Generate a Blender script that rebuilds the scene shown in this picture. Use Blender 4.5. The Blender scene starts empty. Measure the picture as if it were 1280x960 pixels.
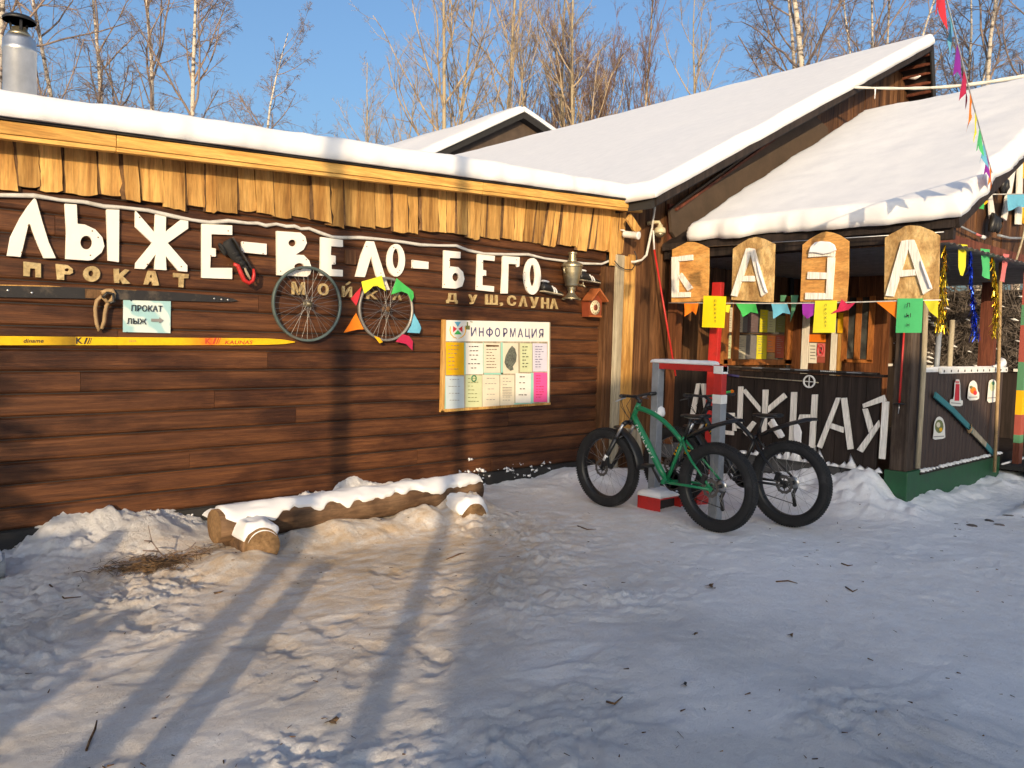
import bpy, math, random
import numpy as np
from mathutils import Vector, Matrix
from mathutils.geometry import tessellate_polygon

SC = bpy.context.scene
COL = SC.collection
# ------------------------------------------------------------------ camera, sky, sun, exposure
FPX = 985.0                      # focal length in pixels of the 1280 x 960 photograph
YAW, PITCH, ROLL = math.radians(48.1), math.radians(3.28), math.radians(1.5)
EYE = Vector((0, 0, 1.57))
_f0 = Vector((math.cos(YAW), math.sin(YAW), 0))
CF = Vector((_f0.x*math.cos(PITCH), _f0.y*math.cos(PITCH), -math.sin(PITCH)))
_r0 = Vector((_f0.y, -_f0.x, 0)); _u0 = _r0.cross(CF)
CR = _r0*math.cos(ROLL)+_u0*math.sin(ROLL)
CU = _u0*math.cos(ROLL)-_r0*math.sin(ROLL)
cd = bpy.data.cameras.new("camera"); cam = bpy.data.objects.new("camera", cd); COL.objects.link(cam)
cd.sensor_width = 36; cd.lens = FPX/1280*36; cd.clip_start = 0.05; cd.clip_end = 2000
cam.matrix_world = Matrix(((CR.x, CU.x, -CF.x, EYE.x), (CR.y, CU.y, -CF.y, EYE.y), (CR.z, CU.z, -CF.z, EYE.z), (0, 0, 0, 1)))
SC.camera = cam

SUN_EL = math.radians(10.5)
SUN_AZ = (0.674, 0.739)          # the way the light travels over the ground
W = bpy.data.worlds.new("World"); SC.world = W; W.use_nodes = True
nt = W.node_tree; bg = nt.nodes["Background"]
sky = nt.nodes.new("ShaderNodeTexSky"); sky.sky_type = 'NISHITA'; sky.sun_disc = False
sky.sun_elevation = SUN_EL; sky.sun_rotation = math.atan2(-SUN_AZ[0], -SUN_AZ[1])
sky.air_density = 1.0; sky.dust_density = 5.8; sky.ozone_density = 3.3; sky.altitude = 100
nt.links.new(sky.outputs[0], bg.inputs[0]); bg.inputs[1].default_value = 0.15
sl = bpy.data.lights.new("sun", 'SUN'); sl.energy = 2.5; sl.angle = math.radians(0.42); sl.color = (1, 0.76, 0.47)
so = bpy.data.objects.new("sun", sl); COL.objects.link(so)
_d = Vector((SUN_AZ[0]*math.cos(SUN_EL), SUN_AZ[1]*math.cos(SUN_EL), -math.sin(SUN_EL))).normalized()
so.rotation_euler = _d.to_track_quat('-Z', 'Y').to_euler(); so.location = (-20, -20, 15)
SUN_DIR = _d
SC.view_settings.view_transform = 'Standard'; SC.view_settings.look = 'None'
SC.view_settings.exposure = 0.86; SC.view_settings.gamma = 1; SC.view_settings.use_curve_mapping = False
SC.cycles.max_bounces = 6; SC.cycles.diffuse_bounces = 3; SC.cycles.glossy_bounces = 3

# ------------------------------------------------------------------ projecting the photograph's pixels onto real planes
def ray(px, py): return CF + CR*((px-640)/FPX) + CU*((480-py)/FPX)
def on(ax, v, px, py):
    d = ray(px, py); return EYE + d*((v-EYE[ax])/d[ax])
def onY(Y, pts): return [on(1, Y, *p) for p in pts]
def onX(X, pts): return [on(0, X, *p) for p in pts]

# ------------------------------------------------------------------ noise
def _hash(ix, iy, iz, seed):
    n = (ix*374761393 + iy*668265263 + iz*2147483647 + seed*144665) & 0xFFFFFFFF
    n = ((n ^ (n >> 13))*1274126177) & 0xFFFFFFFF
    return ((n ^ (n >> 16)) & 0xFFFF)/65535.0
def vnoise(x, y, seed=0):
    x = np.asarray(x, float); y = np.asarray(y, float)
    ix = np.floor(x).astype(np.int64); iy = np.floor(y).astype(np.int64)
    fx = x-ix; fy = y-iy; fx = fx*fx*fx*(fx*(fx*6-15)+10); fy = fy*fy*fy*(fy*(fy*6-15)+10)
    a = _hash(ix, iy, 0, seed); b = _hash(ix+1, iy, 0, seed); c = _hash(ix, iy+1, 0, seed); d = _hash(ix+1, iy+1, 0, seed)
    return (a+(b-a)*fx)*(1-fy) + (c+(d-c)*fx)*fy - 0.5
def fbm(x, y, seed=0, octs=4, gain=0.5):
    s = 0; a = 1.0
    for i in range(octs):
        s = s + a*vnoise(np.asarray(x)*2**i, np.asarray(y)*2**i, seed+i*17); a *= gain
    return s

# ------------------------------------------------------------------ mesh building
class MB:
    def __init__(s): s.v = []; s.f = []; s.m = []; s.sm = []
    def add(s, vs, fs, mi=0, smooth=False):
        o = len(s.v); s.v.extend([tuple(p) for p in vs])
        for f in fs: s.f.append(tuple(i+o for i in f)); s.m.append(mi); s.sm.append(smooth)
        return s
    def box(s, lo, hi, mi=0):
        x0, y0, z0 = lo; x1, y1, z1 = hi
        return s.add([(x0,y0,z0),(x1,y0,z0),(x1,y1,z0),(x0,y1,z0),(x0,y0,z1),(x1,y0,z1),(x1,y1,z1),(x0,y1,z1)],
                     [(0,3,2,1),(4,5,6,7),(0,1,5,4),(1,2,6,5),(2,3,7,6),(3,0,4,7)], mi)
    def beam(s, a, b, w, h, side=None, mi=0, w2=None, h2=None):
        """a box from a to b; w across 'side', h across the third direction"""
        a = Vector(a); b = Vector(b); t = (b-a).normalized()
        if side is None: side = Vector((0,0,1)) if abs(t.z) < 0.9 else Vector((1,0,0))
        side = Vector(side); u = (side - t*side.dot(t)).normalized(); n = t.cross(u)
        w2 = w if w2 is None else w2; h2 = h if h2 is None else h2
        vs = []
        for p, ww, hh in ((a, w, h), (b, w2, h2)):
            for i, j in ((-1,-1),(1,-1),(1,1),(-1,1)): vs.append(p+u*(i*ww/2)+n*(j*hh/2))
        return s.add(vs, [(0,1,2,3),(7,6,5,4),(0,4,5,1),(1,5,6,2),(2,6,7,3),(3,7,4,0)], mi)
    def tube(s, pts, r, n=8, mi=0, cap=True, smooth=True, closed=False):
        pts = [Vector(p) for p in pts]; k = len(pts)
        rs = [r]*k if isinstance(r, (int, float)) else list(r)
        vs = []; ref = None
        for i, p in enumerate(pts):
            if closed: t = pts[(i+1) % k]-pts[i-1]
            else: t = pts[min(i+1, k-1)]-pts[max(i-1, 0)]
            t = t.normalized() if t.length > 1e-9 else Vector((0,0,1))
            if ref is None: ref = Vector((0,0,1)) if abs(t.z) < 0.9 else Vector((1,0,0))
            u = ref - t*ref.dot(t)
            if u.length < 1e-5: u = t.orthogonal()
            u.normalize(); w = t.cross(u); ref = u
            for j in range(n):
                a = 2*math.pi*j/n; vs.append(p+(u*math.cos(a)+w*math.sin(a))*rs[i])
        fs = []
        for i in range(k if closed else k-1):
            i2 = (i+1) % k
            for j in range(n): fs.append((i*n+j, i*n+(j+1) % n, i2*n+(j+1) % n, i2*n+j))
        s.add(vs, fs, mi, smooth)
        if cap and not closed:
            o = len(s.v)-len(vs)
            s.f.append(tuple(o+j for j in reversed(range(n)))); s.m.append(mi); s.sm.append(False)
            s.f.append(tuple(o+(k-1)*n+j for j in range(n))); s.m.append(mi); s.sm.append(False)
        return s
    def lathe(s, prof, c, n=24, mi=0, M=None, smooth=True):
        """prof: (radius, height) along local z of frame M at c"""
        c = Vector(c); M = M or Matrix.Identity(3); vs = []
        for r, z in prof:
            for j in range(n):
                a = 2*math.pi*j/n; vs.append(c + M @ Vector((r*math.cos(a), r*math.sin(a), z)))
        fs = [(i*n+j, i*n+(j+1) % n, (i+1)*n+(j+1) % n, (i+1)*n+j) for i in range(len(prof)-1) for j in range(n)]
        s.add(vs, fs, mi, smooth)
        o = len(s.v)-len(vs)
        if prof[0][0] > 1e-4: s.f.append(tuple(o+j for j in reversed(range(n)))); s.m.append(mi); s.sm.append(False)
        if prof[-1][0] > 1e-4: s.f.append(tuple(o+(len(prof)-1)*n+j for j in range(n))); s.m.append(mi); s.sm.append(False)
        return s
    def prism(s, loops, vec, mi=0):
        """a flat outline (list of loops, the first outer, others holes) given thickness vec"""
        if not isinstance(loops[0][0], (list, tuple, Vector)): loops = [loops]
        loops = [[Vector(p) for p in l] for l in loops]; vec = Vector(vec)
        flat = [p for l in loops for p in l]; n = len(flat)
        tris = tessellate_polygon(loops)
        fs = [tuple(t) for t in tris] + [tuple(i+n for i in reversed(t)) for t in tris]
        o = 0
        for l in loops:
            k = len(l)
            for i in range(k): a, b = o+i, o+(i+1) % k; fs.append((a, b, b+n, a+n))
            o += k
        return s.add(flat+[p+vec for p in flat], fs, mi)
    def build(s, name, mats, parent=None, org=None, bevel=0, fix=True):
        if org is None: org = Vector(parent.get('org', (0,0,0))) if parent is not None else Vector((0,0,0))
        org = Vector(org)
        me = bpy.data.meshes.new(name)
        me.from_pydata([(p[0]-org.x, p[1]-org.y, p[2]-org.z) for p in s.v], [], s.f)
        if not isinstance(mats, (list, tuple)): mats = [mats]
        for m in mats: me.materials.append(m)
        me.polygons.foreach_set('material_index', s.m); me.polygons.foreach_set('use_smooth', s.sm)
        if fix:
            import bmesh
            bm = bmesh.new(); bm.from_mesh(me); bmesh.ops.recalc_face_normals(bm, faces=bm.faces); bm.to_mesh(me); bm.free()
        me.update()
        o = bpy.data.objects.new(name, me); COL.objects.link(o)
        if parent is not None: o.parent = parent; o['org'] = tuple(org)
        else: o.location = org; o['org'] = tuple(org)
        if bevel:
            b = o.modifiers.new('bevel', 'BEVEL'); b.width = bevel; b.segments = 2; b.limit_method = 'ANGLE'
        return o

def tag(o, label, cat, group=None):
    o['label'] = label; o['category'] = cat
    if group: o['group'] = group
    return o
def thing(name, label, cat, loc, group=None):
    o = bpy.data.objects.new(name, None); COL.objects.link(o); o.location = loc; o['org'] = tuple(loc); o.empty_display_size = 0.1
    return tag(o, label, cat, group)
def struct(o): o['kind'] = 'structure'; return o
def lab(o, s): o['label'] = s; return o

def grid_mesh(name, P, mats, parent=None, org=None, smooth=True, closed_bottom=None):
    """P: (nu, nv, 3) array"""
    nu, nv = P.shape[:2]
    mb = MB(); idx = np.arange(nu*nv).reshape(nu, nv)
    fs = np.stack([idx[:-1,:-1], idx[1:,:-1], idx[1:,1:], idx[:-1,1:]], -1).reshape(-1, 4)
    mb.v = [tuple(p) for p in P.reshape(-1, 3)]; mb.f = [tuple(int(i) for i in f) for f in fs]
    mb.m = [0]*len(mb.f); mb.sm = [smooth]*len(mb.f)
    if closed_bottom:
        ring = list(idx[:,0])+list(idx[-1,1:])+list(idx[-2::-1,-1])+list(idx[0,-2:0:-1])
        mb.f.append(tuple(int(i) for i in ring)); mb.m.append(0); mb.sm.append(False)
    return mb.build(name, mats, parent, org)

def snow_slab(name, P0, U, V, T, mat, parent=None, org=None, seed=1, step=0.12, edge=0.035, up=(0,0,1), lump=0.03, bulge=0.0, wave=0.3, rnd_=0.75):
    """a snow layer of thickness T with rounded irregular edges, on the parallelogram P0 + u U + v V"""
    P0 = Vector(P0); U = Vector(U); V = Vector(V); up = Vector(up)
    Lu, Lv = U.length, V.length
    def ax(L):
        n = max(4, int(L/step)); e = [0, .004, .012, .03, .06, .10, .15]
        e = [x for x in e if x < L*0.4]
        mid = np.linspace(e[-1], L-e[-1], n)[1:-1]
        return np.array(e+list(mid)+[L-x for x in reversed(e)])
    us, vs = ax(Lu), ax(Lv); uu, vv = np.meshgrid(us, vs, indexing='ij')
    e = np.minimum(np.minimum(uu, Lu-uu), np.minimum(vv, Lv-vv))
    R = T*rnd_
    h = T*np.sqrt(np.clip(1-(1-np.clip(e/R, 0, 1))**2, 0, 1))
    h = h*(1+wave*fbm(uu*0.8, vv*0.8, seed, 3)) + lump*fbm(uu*2.5, vv*2.5, seed+5, 3)*np.clip(h/T, 0, 1)
    un, vn, nn = np.array(U.normalized()), np.array(V.normalized()), np.array(up)
    wob = np.clip(1-e/0.3, 0, 1)
    du = edge*fbm(uu*3, vv*3, seed+9, 3)*wob*2; dv = edge*fbm(uu*3+50, vv*3, seed+13, 3)*wob*2
    du = du+.020*fbm(uu*13, vv*13, seed+19, 3)*wob; dv = dv+.020*fbm(uu*13+9, vv*13, seed+23, 3)*wob; h = h+.009*fbm(uu*9, vv*9, seed+29, 3)*wob*np.clip(h/T, 0, 1)
    out = np.where(uu < Lu/2, -1, 1)*bulge*np.clip(1-np.minimum(uu, Lu-uu)/0.15, 0, 1)*np.sin(np.clip(h/T, 0, 1)*math.pi)
    out2 = np.where(vv < Lv/2, -1, 1)*bulge*np.clip(1-np.minimum(vv, Lv-vv)/0.15, 0, 1)*np.sin(np.clip(h/T, 0, 1)*math.pi)
    P = np.array(P0)[None,None,:] + (uu+du+out)[...,None]*un + (vv+dv+out2)[...,None]*vn + h[...,None]*nn
    return grid_mesh(name, P, mat, parent, org, True, True)

# ------------------------------------------------------------------ writing
_tc = {}
def text_geo(s, bold=0.0):
    if (s, bold) not in _tc:
        c = bpy.data.curves.new('writing', 'FONT'); c.body = s; c.offset = bold; c.resolution_u = 3; c.space_character = 1.05
        o = bpy.data.objects.new('writing', c); COL.objects.link(o)
        dg = bpy.context.evaluated_depsgraph_get(); me = bpy.data.meshes.new_from_object(o.evaluated_get(dg))
        v = np.array([tuple(p.co)[:2] for p in me.vertices]); f = [tuple(p.vertices) for p in me.polygons]
        bpy.data.objects.remove(o); bpy.data.curves.remove(c); bpy.data.meshes.remove(me)
        lo, hi = v.min(0), v.max(0); v = (v-lo)/(hi-lo)
        # edges used once are the outline
        cnt = {}
        for fc in f:
            for i in range(len(fc)):
                a, b = fc[i], fc[(i+1) % len(fc)]; k = (min(a,b), max(a,b)); cnt[k] = None if k in cnt else (a, b)
        _tc[(s, bold)] = (v, f, [e for e in cnt.values() if e])
    return _tc[(s, bold)]
def put_text(mb, s, tl, tr, bl, out, bold=0.0, mi=0):
    """writing s filling the parallelogram tl, tr, bl; 'out' is the thickness vector towards the reader"""
    v, f, ed = text_geo(s, bold); tl, tr, bl, out = Vector(tl), Vector(tr), Vector(bl), Vector(out)
    pts = [bl+(tr-tl)*float(p[0])+(tl-bl)*float(p[1]) for p in v]; n = len(pts)
    fs = [tuple(i+n for i in fc) for fc in f]+[tuple(reversed(fc)) for fc in f]+[(a, b, b+n, a+n) for a, b in ed]
    mb.add(pts+[p+out for p in pts], fs, mi)

# ------------------------------------------------------------------ materials
def newmat(name):
    m = bpy.data.materials.new(name); m.use_nodes = True
    return m, m.node_tree, m.node_tree.nodes['Principled BSDF']
def node(nt, t, ins=None, **kw):
    n = nt.nodes.new(t)
    for k, v in kw.items(): setattr(n, k, v)
    for k, v in (ins or {}).items():
        if isinstance(v, bpy.types.NodeSocket): nt.links.new(v, n.inputs[k])
        else: n.inputs[k].default_value = v
    return n
def ramp(nt, fac, stops):
    r = nt.nodes.new('ShaderNodeValToRGB'); nt.links.new(fac, r.inputs[0]); e = r.color_ramp.elements
    while len(e) < len(stops): e.new(0.5)
    for el, (p, c) in zip(e, stops): el.position = p; el.color = (*c, 1)
    return r.outputs[0]
def objco(nt, scale=(1,1,1), island=False):
    tc = node(nt, 'ShaderNodeTexCoord'); co = tc.outputs['Object']
    if island:
        g = node(nt, 'ShaderNodeNewGeometry')
        w = node(nt, 'ShaderNodeTexWhiteNoise', {'W': g.outputs['Random Per Island']}, noise_dimensions='1D')
        m = node(nt, 'ShaderNodeVectorMath', {0: w.outputs['Color'], 1: (7, 7, 7)}, operation='MULTIPLY')
        co = node(nt, 'ShaderNodeVectorMath', {0: co, 1: m.outputs[0]}, operation='ADD').outputs[0]
    return node(nt, 'ShaderNodeMapping', {'Vector': co, 'Scale': scale}).outputs[0]
def mul(nt, a, b): return node(nt, 'ShaderNodeMix', {0: 1.0, 6: a, 7: b}, data_type='RGBA', blend_type='MULTIPLY').outputs[2]
def mixc(nt, f, a, b): return node(nt, 'ShaderNodeMix', {0: f, 6: a, 7: b}, data_type='RGBA').outputs[2]
def bump(nt, b, h, s, d=0.01):
    n = node(nt, 'ShaderNodeBump', {'Strength': s, 'Distance': d, 'Height': h}); nt.links.new(n.outputs[0], b.inputs['Normal']); return n

def wood(name, cols, stretch, rough=0.6, var=0.35, blotch=None, knots=0.0, bmp=0.35, spec=0.3):
    """cols: dark, mid, light; stretch: mapping scale (small along the grain)"""
    m, nt, b = newmat(name)
    co = objco(nt, stretch, True)
    n1 = node(nt, 'ShaderNodeTexNoise', {'Vector': co, 'Scale': 1.0, 'Detail': 6.0, 'Roughness': 0.65, 'Distortion': 0.6})
    c = ramp(nt, n1.outputs[0], [(0.3, cols[0]), (0.52, cols[1]), (0.74, cols[2])])
    fine = node(nt, 'ShaderNodeTexNoise', {'Vector': co, 'Scale': 5.0, 'Detail': 4.0, 'Roughness': 0.7})
    c = mul(nt, c, ramp(nt, fine.outputs[0], [(0.3, (0.62,)*3), (0.6, (1.08,)*3)]))
    g = node(nt, 'ShaderNodeNewGeometry')
    c = mul(nt, c, ramp(nt, g.outputs['Random Per Island'], [(0, (1-var,)*3), (1, (1+var*0.6,)*3)]))
    if blotch:
        co2 = objco(nt, blotch[1], True)
        n2 = node(nt, 'ShaderNodeTexNoise', {'Vector': co2, 'Scale': 1.0, 'Detail': 5.0, 'Roughness': 0.6})
        f = ramp(nt, n2.outputs[0], [(0.45, (0,0,0)), (0.62, (1,1,1))])
        c = mixc(nt, f, c, mul(nt, c, (*blotch[0], 1)))
    if knots:
        co3 = objco(nt, tuple(max(1.2, s*0.45) for s in stretch), True)
        vo = node(nt, 'ShaderNodeTexVoronoi', {'Vector': co3, 'Scale': 2.2})
        f = ramp(nt, vo.outputs['Distance'], [(0.05, (1,1,1)), (0.16, (0,0,0))])
        c = mixc(nt, node(nt, 'ShaderNodeMath', {0: f, 1: knots}, operation='MULTIPLY').outputs[0], c, (*cols[0], 1))
    nt.links.new(c, b.inputs['Base Color']); b.inputs['Roughness'].default_value = rough; b.inputs['Specular IOR Level'].default_value = spec
    bump(nt, b, fine.outputs[0], bmp, 0.004)
    return m
def paint(name, rgb, rough=0.5, metal=0.0, var=0.18, scale=9.0, bmp=0.15, dirt=None, spec=0.5):
    m, nt, b = newmat(name)
    n1 = node(nt, 'ShaderNodeTexNoise', {'Vector': objco(nt), 'Scale': scale, 'Detail': 5.0, 'Roughness': 0.65})
    c = mul(nt, (*rgb, 1), ramp(nt, n1.outputs[0], [(0.3, (1-var,)*3), (0.7, (1+var*0.4,)*3)]))
    if dirt:
        n2 = node(nt, 'ShaderNodeTexNoise', {'Vector': objco(nt), 'Scale': scale*0.6, 'Detail': 7.0, 'Roughness': 0.7})
        c = mixc(nt, ramp(nt, n2.outputs[0], [(0.52, (0,0,0)), (0.68, (1,1,1))]), c, (*dirt, 1))
    nt.links.new(c, b.inputs['Base Color'])
    b.inputs['Roughness'].default_value = rough; b.inputs['Metallic'].default_value = metal; b.inputs['Specular IOR Level'].default_value = spec
    n3 = node(nt, 'ShaderNodeTexNoise', {'Vector': objco(nt), 'Scale': scale*8, 'Detail': 3.0})
    bump(nt, b, n3.outputs[0], bmp, 0.002)
    return m
def snowmat(name, dirty=False):
    m, nt, b = newmat(name)
    co = objco(nt)
    n1 = node(nt, 'ShaderNodeTexNoise', {'Vector': co, 'Scale': 6.0, 'Detail': 8.0, 'Roughness': 0.6})
    c = ramp(nt, n1.outputs[0], [(0.3, (0.84, 0.85, 0.87) if dirty else (0.74, 0.745, 0.76)), (0.65, (0.90, 0.905, 0.915) if dirty else (0.80, 0.80, 0.81))])
    if dirty:
        at = node(nt, 'ShaderNodeAttribute', attribute_name='dirt')
        n4 = node(nt, 'ShaderNodeTexNoise', {'Vector': objco(nt, (5, 9, 5)), 'Scale': 1.0, 'Detail': 9.0, 'Roughness': 0.7})
        f = node(nt, 'ShaderNodeMath', {0: at.outputs['Fac'], 1: ramp(nt, n4.outputs[0], [(0.3, (0.15,)*3), (0.62, (1,1,1))])}, operation='MULTIPLY').outputs[0]
        c = mixc(nt, f, c, (0.68, 0.51, 0.335, 1))
        n5 = node(nt, 'ShaderNodeTexNoise', {'Vector': co, 'Scale': 26.0, 'Detail': 4.0, 'Roughness': 0.75})
        c = mul(nt, c, ramp(nt, n5.outputs[0], [(0.26, (0.74, 0.71, 0.68)), (0.38, (1, 1, 1))]))
    nt.links.new(c, b.inputs['Base Color']); b.inputs['Roughness'].default_value = 0.55; b.inputs['Specular IOR Level'].default_value = 0.25
    n2 = node(nt, 'ShaderNodeTexNoise', {'Vector': co, 'Scale': 20.0 if dirty else 16.0, 'Detail': 10.0, 'Roughness': 0.82 if dirty else 0.75})
    if dirty:
        ar = node(nt, 'ShaderNodeAttribute', attribute_name='rough')
        k = node(nt, 'ShaderNodeMath', {0: ar.outputs['Fac'], 1: 2.0, 2: 0.75}, operation='MULTIPLY_ADD').outputs[0]
        hh = node(nt, 'ShaderNodeMath', {0: n2.outputs[0], 1: k}, operation='MULTIPLY').outputs[0]
        bump(nt, b, hh, 0.8, 0.03)
    else: bump(nt, b, n2.outputs[0], 0.7 if dirty else 0.14, 0.03 if dirty else 0.02)
    return m

M = {}
M['shed'] = wood('stained_planks', ((0.050, 0.019, 0.008), (0.110, 0.041, 0.015), (0.185, 0.073, 0.026)), (1.3, 9, 34), 0.5, 0.16, ((0.42, 0.38, 0.40), (1.4, 3, 4)), knots=0.6, bmp=0.9)
M['gable'] = wood('gable_planks', ((0.06, 0.026, 0.011), (0.155, 0.072, 0.030), (0.27, 0.135, 0.060)), (16, 16, 0.8), 0.65, 0.4, ((0.5, 0.45, 0.42), (5, 5, 0.8)), bmp=0.5)
M['oldred'] = wood('red_brown_timber', ((0.06, 0.02, 0.013), (0.16, 0.05, 0.03), (0.25, 0.09, 0.05)), (12, 12, 1), 0.7, 0.3)
M['pine'] = wood('raw_pine', ((0.33, 0.155, 0.04), (0.64, 0.36, 0.105), (0.74, 0.46, 0.155)), (14, 14, 1.0), 0.7, 0.32, ((0.72, 0.66, 0.58), (5, 5, 1.2)), knots=0.6)
M['pinex'] = wood('planed_pine', ((0.46, 0.22, 0.05), (0.74, 0.42, 0.11), (0.82, 0.50, 0.15)), (0.9, 16, 16), 0.6, 0.12, None, knots=0.7, bmp=0.15)
M['greyboard'] = wood('weathered_board', ((0.24, 0.20, 0.14), (0.42, 0.36, 0.25), (0.52, 0.47, 0.36)), (14, 14, 0.9), 0.8, 0.25)
M['bark'] = wood('bark_edge', ((0.05, 0.025, 0.012), (0.14, 0.075, 0.035), (0.25, 0.14, 0.06)), (20, 20, 5), 0.9, 0.4)
M['whitewood'] = wood('white_painted_wood', ((0.66, 0.63, 0.57), (0.80, 0.77, 0.71), (0.84, 0.81, 0.76)), (18, 18, 1.0), 0.6, 0.07, None, bmp=0.2)
M['letterpaint'] = paint('cream_white_paint', (0.86, 0.81, 0.72), 0.5, var=0.06, scale=5, bmp=0.06)
M['cut'] = wood('sawn_letter_wood', ((0.30, 0.20, 0.09), (0.50, 0.37, 0.18), (0.60, 0.47, 0.25)), (9, 9, 9), 0.7, 0.2, None, knots=0.6)
M['dark'] = wood('dark_stained_boards', ((0.010, 0.007, 0.006), (0.026, 0.018, 0.015), (0.05, 0.034, 0.028)), (16, 16, 0.9), 0.7, 0.35)
M['postwood'] = wood('old_timber', ((0.035, 0.024, 0.018), (0.085, 0.06, 0.045), (0.16, 0.12, 0.09)), (14, 14, 0.9), 0.8, 0.2, ((0.5,0.46,0.43), (6,6,2)))
M['osb'] = wood('chipboard', ((0.34, 0.19, 0.07), (0.64, 0.43, 0.18), (0.80, 0.60, 0.31)), (9, 9, 5), 0.75, 0.3, ((0.62, 0.56, 0.5), (4, 4, 2)))
M['ply'] = wood('orange_plywood', ((0.40, 0.18, 0.05), (0.58, 0.30, 0.085), (0.64, 0.37, 0.13)), (3, 3, 11), 0.6, 0.15)
M['logbark'] = wood('peeled_log', ((0.07, 0.04, 0.022), (0.17, 0.10, 0.055), (0.27, 0.165, 0.09)), (1.2, 9, 9), 0.75, 0.2, ((0.5, 0.45, 0.42), (3, 4, 4)))
M['logend'] = wood('log_end_grain', ((0.10, 0.055, 0.025), (0.22, 0.13, 0.06), (0.32, 0.20, 0.10)), (7, 7, 7), 0.8, 0.1)
M['inside'] = wood('porch_inner_boards', ((0.05, 0.018, 0.008), (0.15, 0.055, 0.022), (0.26, 0.11, 0.045)), (15, 15, 0.8), 0.55, 0.35)
M['orangewood'] = wood('varnished_frame', ((0.20, 0.065, 0.018), (0.36, 0.13, 0.035), (0.45, 0.18, 0.055)), (9, 9, 2), 0.45, 0.15)
M['snow'] = snowmat('snow')
M['gsnow'] = snowmat('trodden_snow', True)
M['tar'] = paint('roofing_felt', (0.018, 0.017, 0.017), 0.8)
M['flatboard'] = paint('flat_brown_board', (0.085, 0.058, 0.040), 0.75, var=0.3, scale=4)
M['black'] = paint('black_plastic', (0.014, 0.014, 0.015), 0.45)
M['rubber'] = paint('tyre_rubber', (0.010, 0.010, 0.011), 0.8, bmp=0.4, scale=14, dirt=(0.028, 0.028, 0.03))
M['bikegreen'] = paint('green_frame_paint', (0.010, 0.19, 0.075), 0.3, var=0.1)
M['bikeblack'] = paint('black_frame_paint', (0.010, 0.010, 0.011), 0.35)
M['steel'] = paint('steel', (0.50, 0.50, 0.50), 0.35, 1.0, 0.15)
M['galv'] = paint('galvanised_steel', (0.68, 0.68, 0.66), 0.36, 0.9, 0.25, scale=4)
M['greymetal'] = paint('grey_painted_metal', (0.24, 0.26, 0.29), 0.5, 0.0, 0.25)
M['spoke'] = paint('spoke_steel', (0.38, 0.37, 0.35), 0.4, 0.9)
M['rim'] = paint('worn_alloy', (0.36, 0.34, 0.30), 0.5, 0.6, 0.3)
M['rimteal'] = paint('worn_teal_rim', (0.12, 0.16, 0.15), 0.5, 0.3, 0.4, scale=5, dirt=(0.16, 0.13, 0.09))
M['samovar'] = paint('tarnished_nickel', (0.42, 0.37, 0.25), 0.38, 0.85, 0.3, scale=12, dirt=(0.24, 0.19, 0.10))
M['cable'] = paint('white_cable', (0.62, 0.60, 0.55), 0.5, dirt=(0.42, 0.39, 0.33))
M['red'] = paint('red_paint', (0.48, 0.022, 0.018), 0.45, dirt=(0.30, 0.02, 0.015))
M['white'] = paint('white_paint', (0.76, 0.76, 0.74), 0.5)
M['cream'] = paint('cream_plastic', (0.62, 0.55, 0.36), 0.45)
M['greenpaint'] = paint('green_paint', (0.012, 0.085, 0.030), 0.5, dirt=(0.02, 0.06, 0.03))
M['brownmetal'] = paint('brown_corrugated_sheet', (0.035, 0.019, 0.015), 0.45, var=0.3)
M['brick'] = paint('grey_block', (0.10, 0.10, 0.105), 0.9, var=0.4, bmp=0.6)
M['greycorr'] = paint('grey_corrugated_ceiling', (0.17, 0.17, 0.175), 0.7, var=0.3)
M['skiyellow'] = None
M['clockred'] = paint('red_clock_wood', (0.23, 0.05, 0.02), 0.45)
M['clockorange'] = paint('orange_clock_wood', (0.36, 0.105, 0.032), 0.45)
M['discsteel'] = paint('brake_steel', (0.16, 0.15, 0.14), 0.45, 0.8)
M['ivory'] = paint('ivory_dial', (0.66, 0.58, 0.38), 0.4)
M['ink'] = paint('black_ink', (0.02, 0.02, 0.022), 0.7)
M['greyink'] = paint('grey_ink', (0.24, 0.23, 0.22), 0.8)
M['inkblue'] = paint('violet_ink', (0.045, 0.04, 0.14), 0.6)
M['skired'] = paint('red_print', (0.52, 0.06, 0.02), 0.5)
M['leather'] = paint('black_leather', (0.016, 0.015, 0.015), 0.45)
M['strap'] = paint('canvas_strap', (0.36, 0.24, 0.12), 0.8, var=0.35)
M['darkski'] = paint('old_black_ski', (0.022, 0.019, 0.017), 0.5, dirt=(0.09, 0.07, 0.05), scale=14)
M['glass'] = None
M['mapink'] = paint('map_print', (0.14, 0.15, 0.12), 0.8, var=0.75, scale=55)
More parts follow.
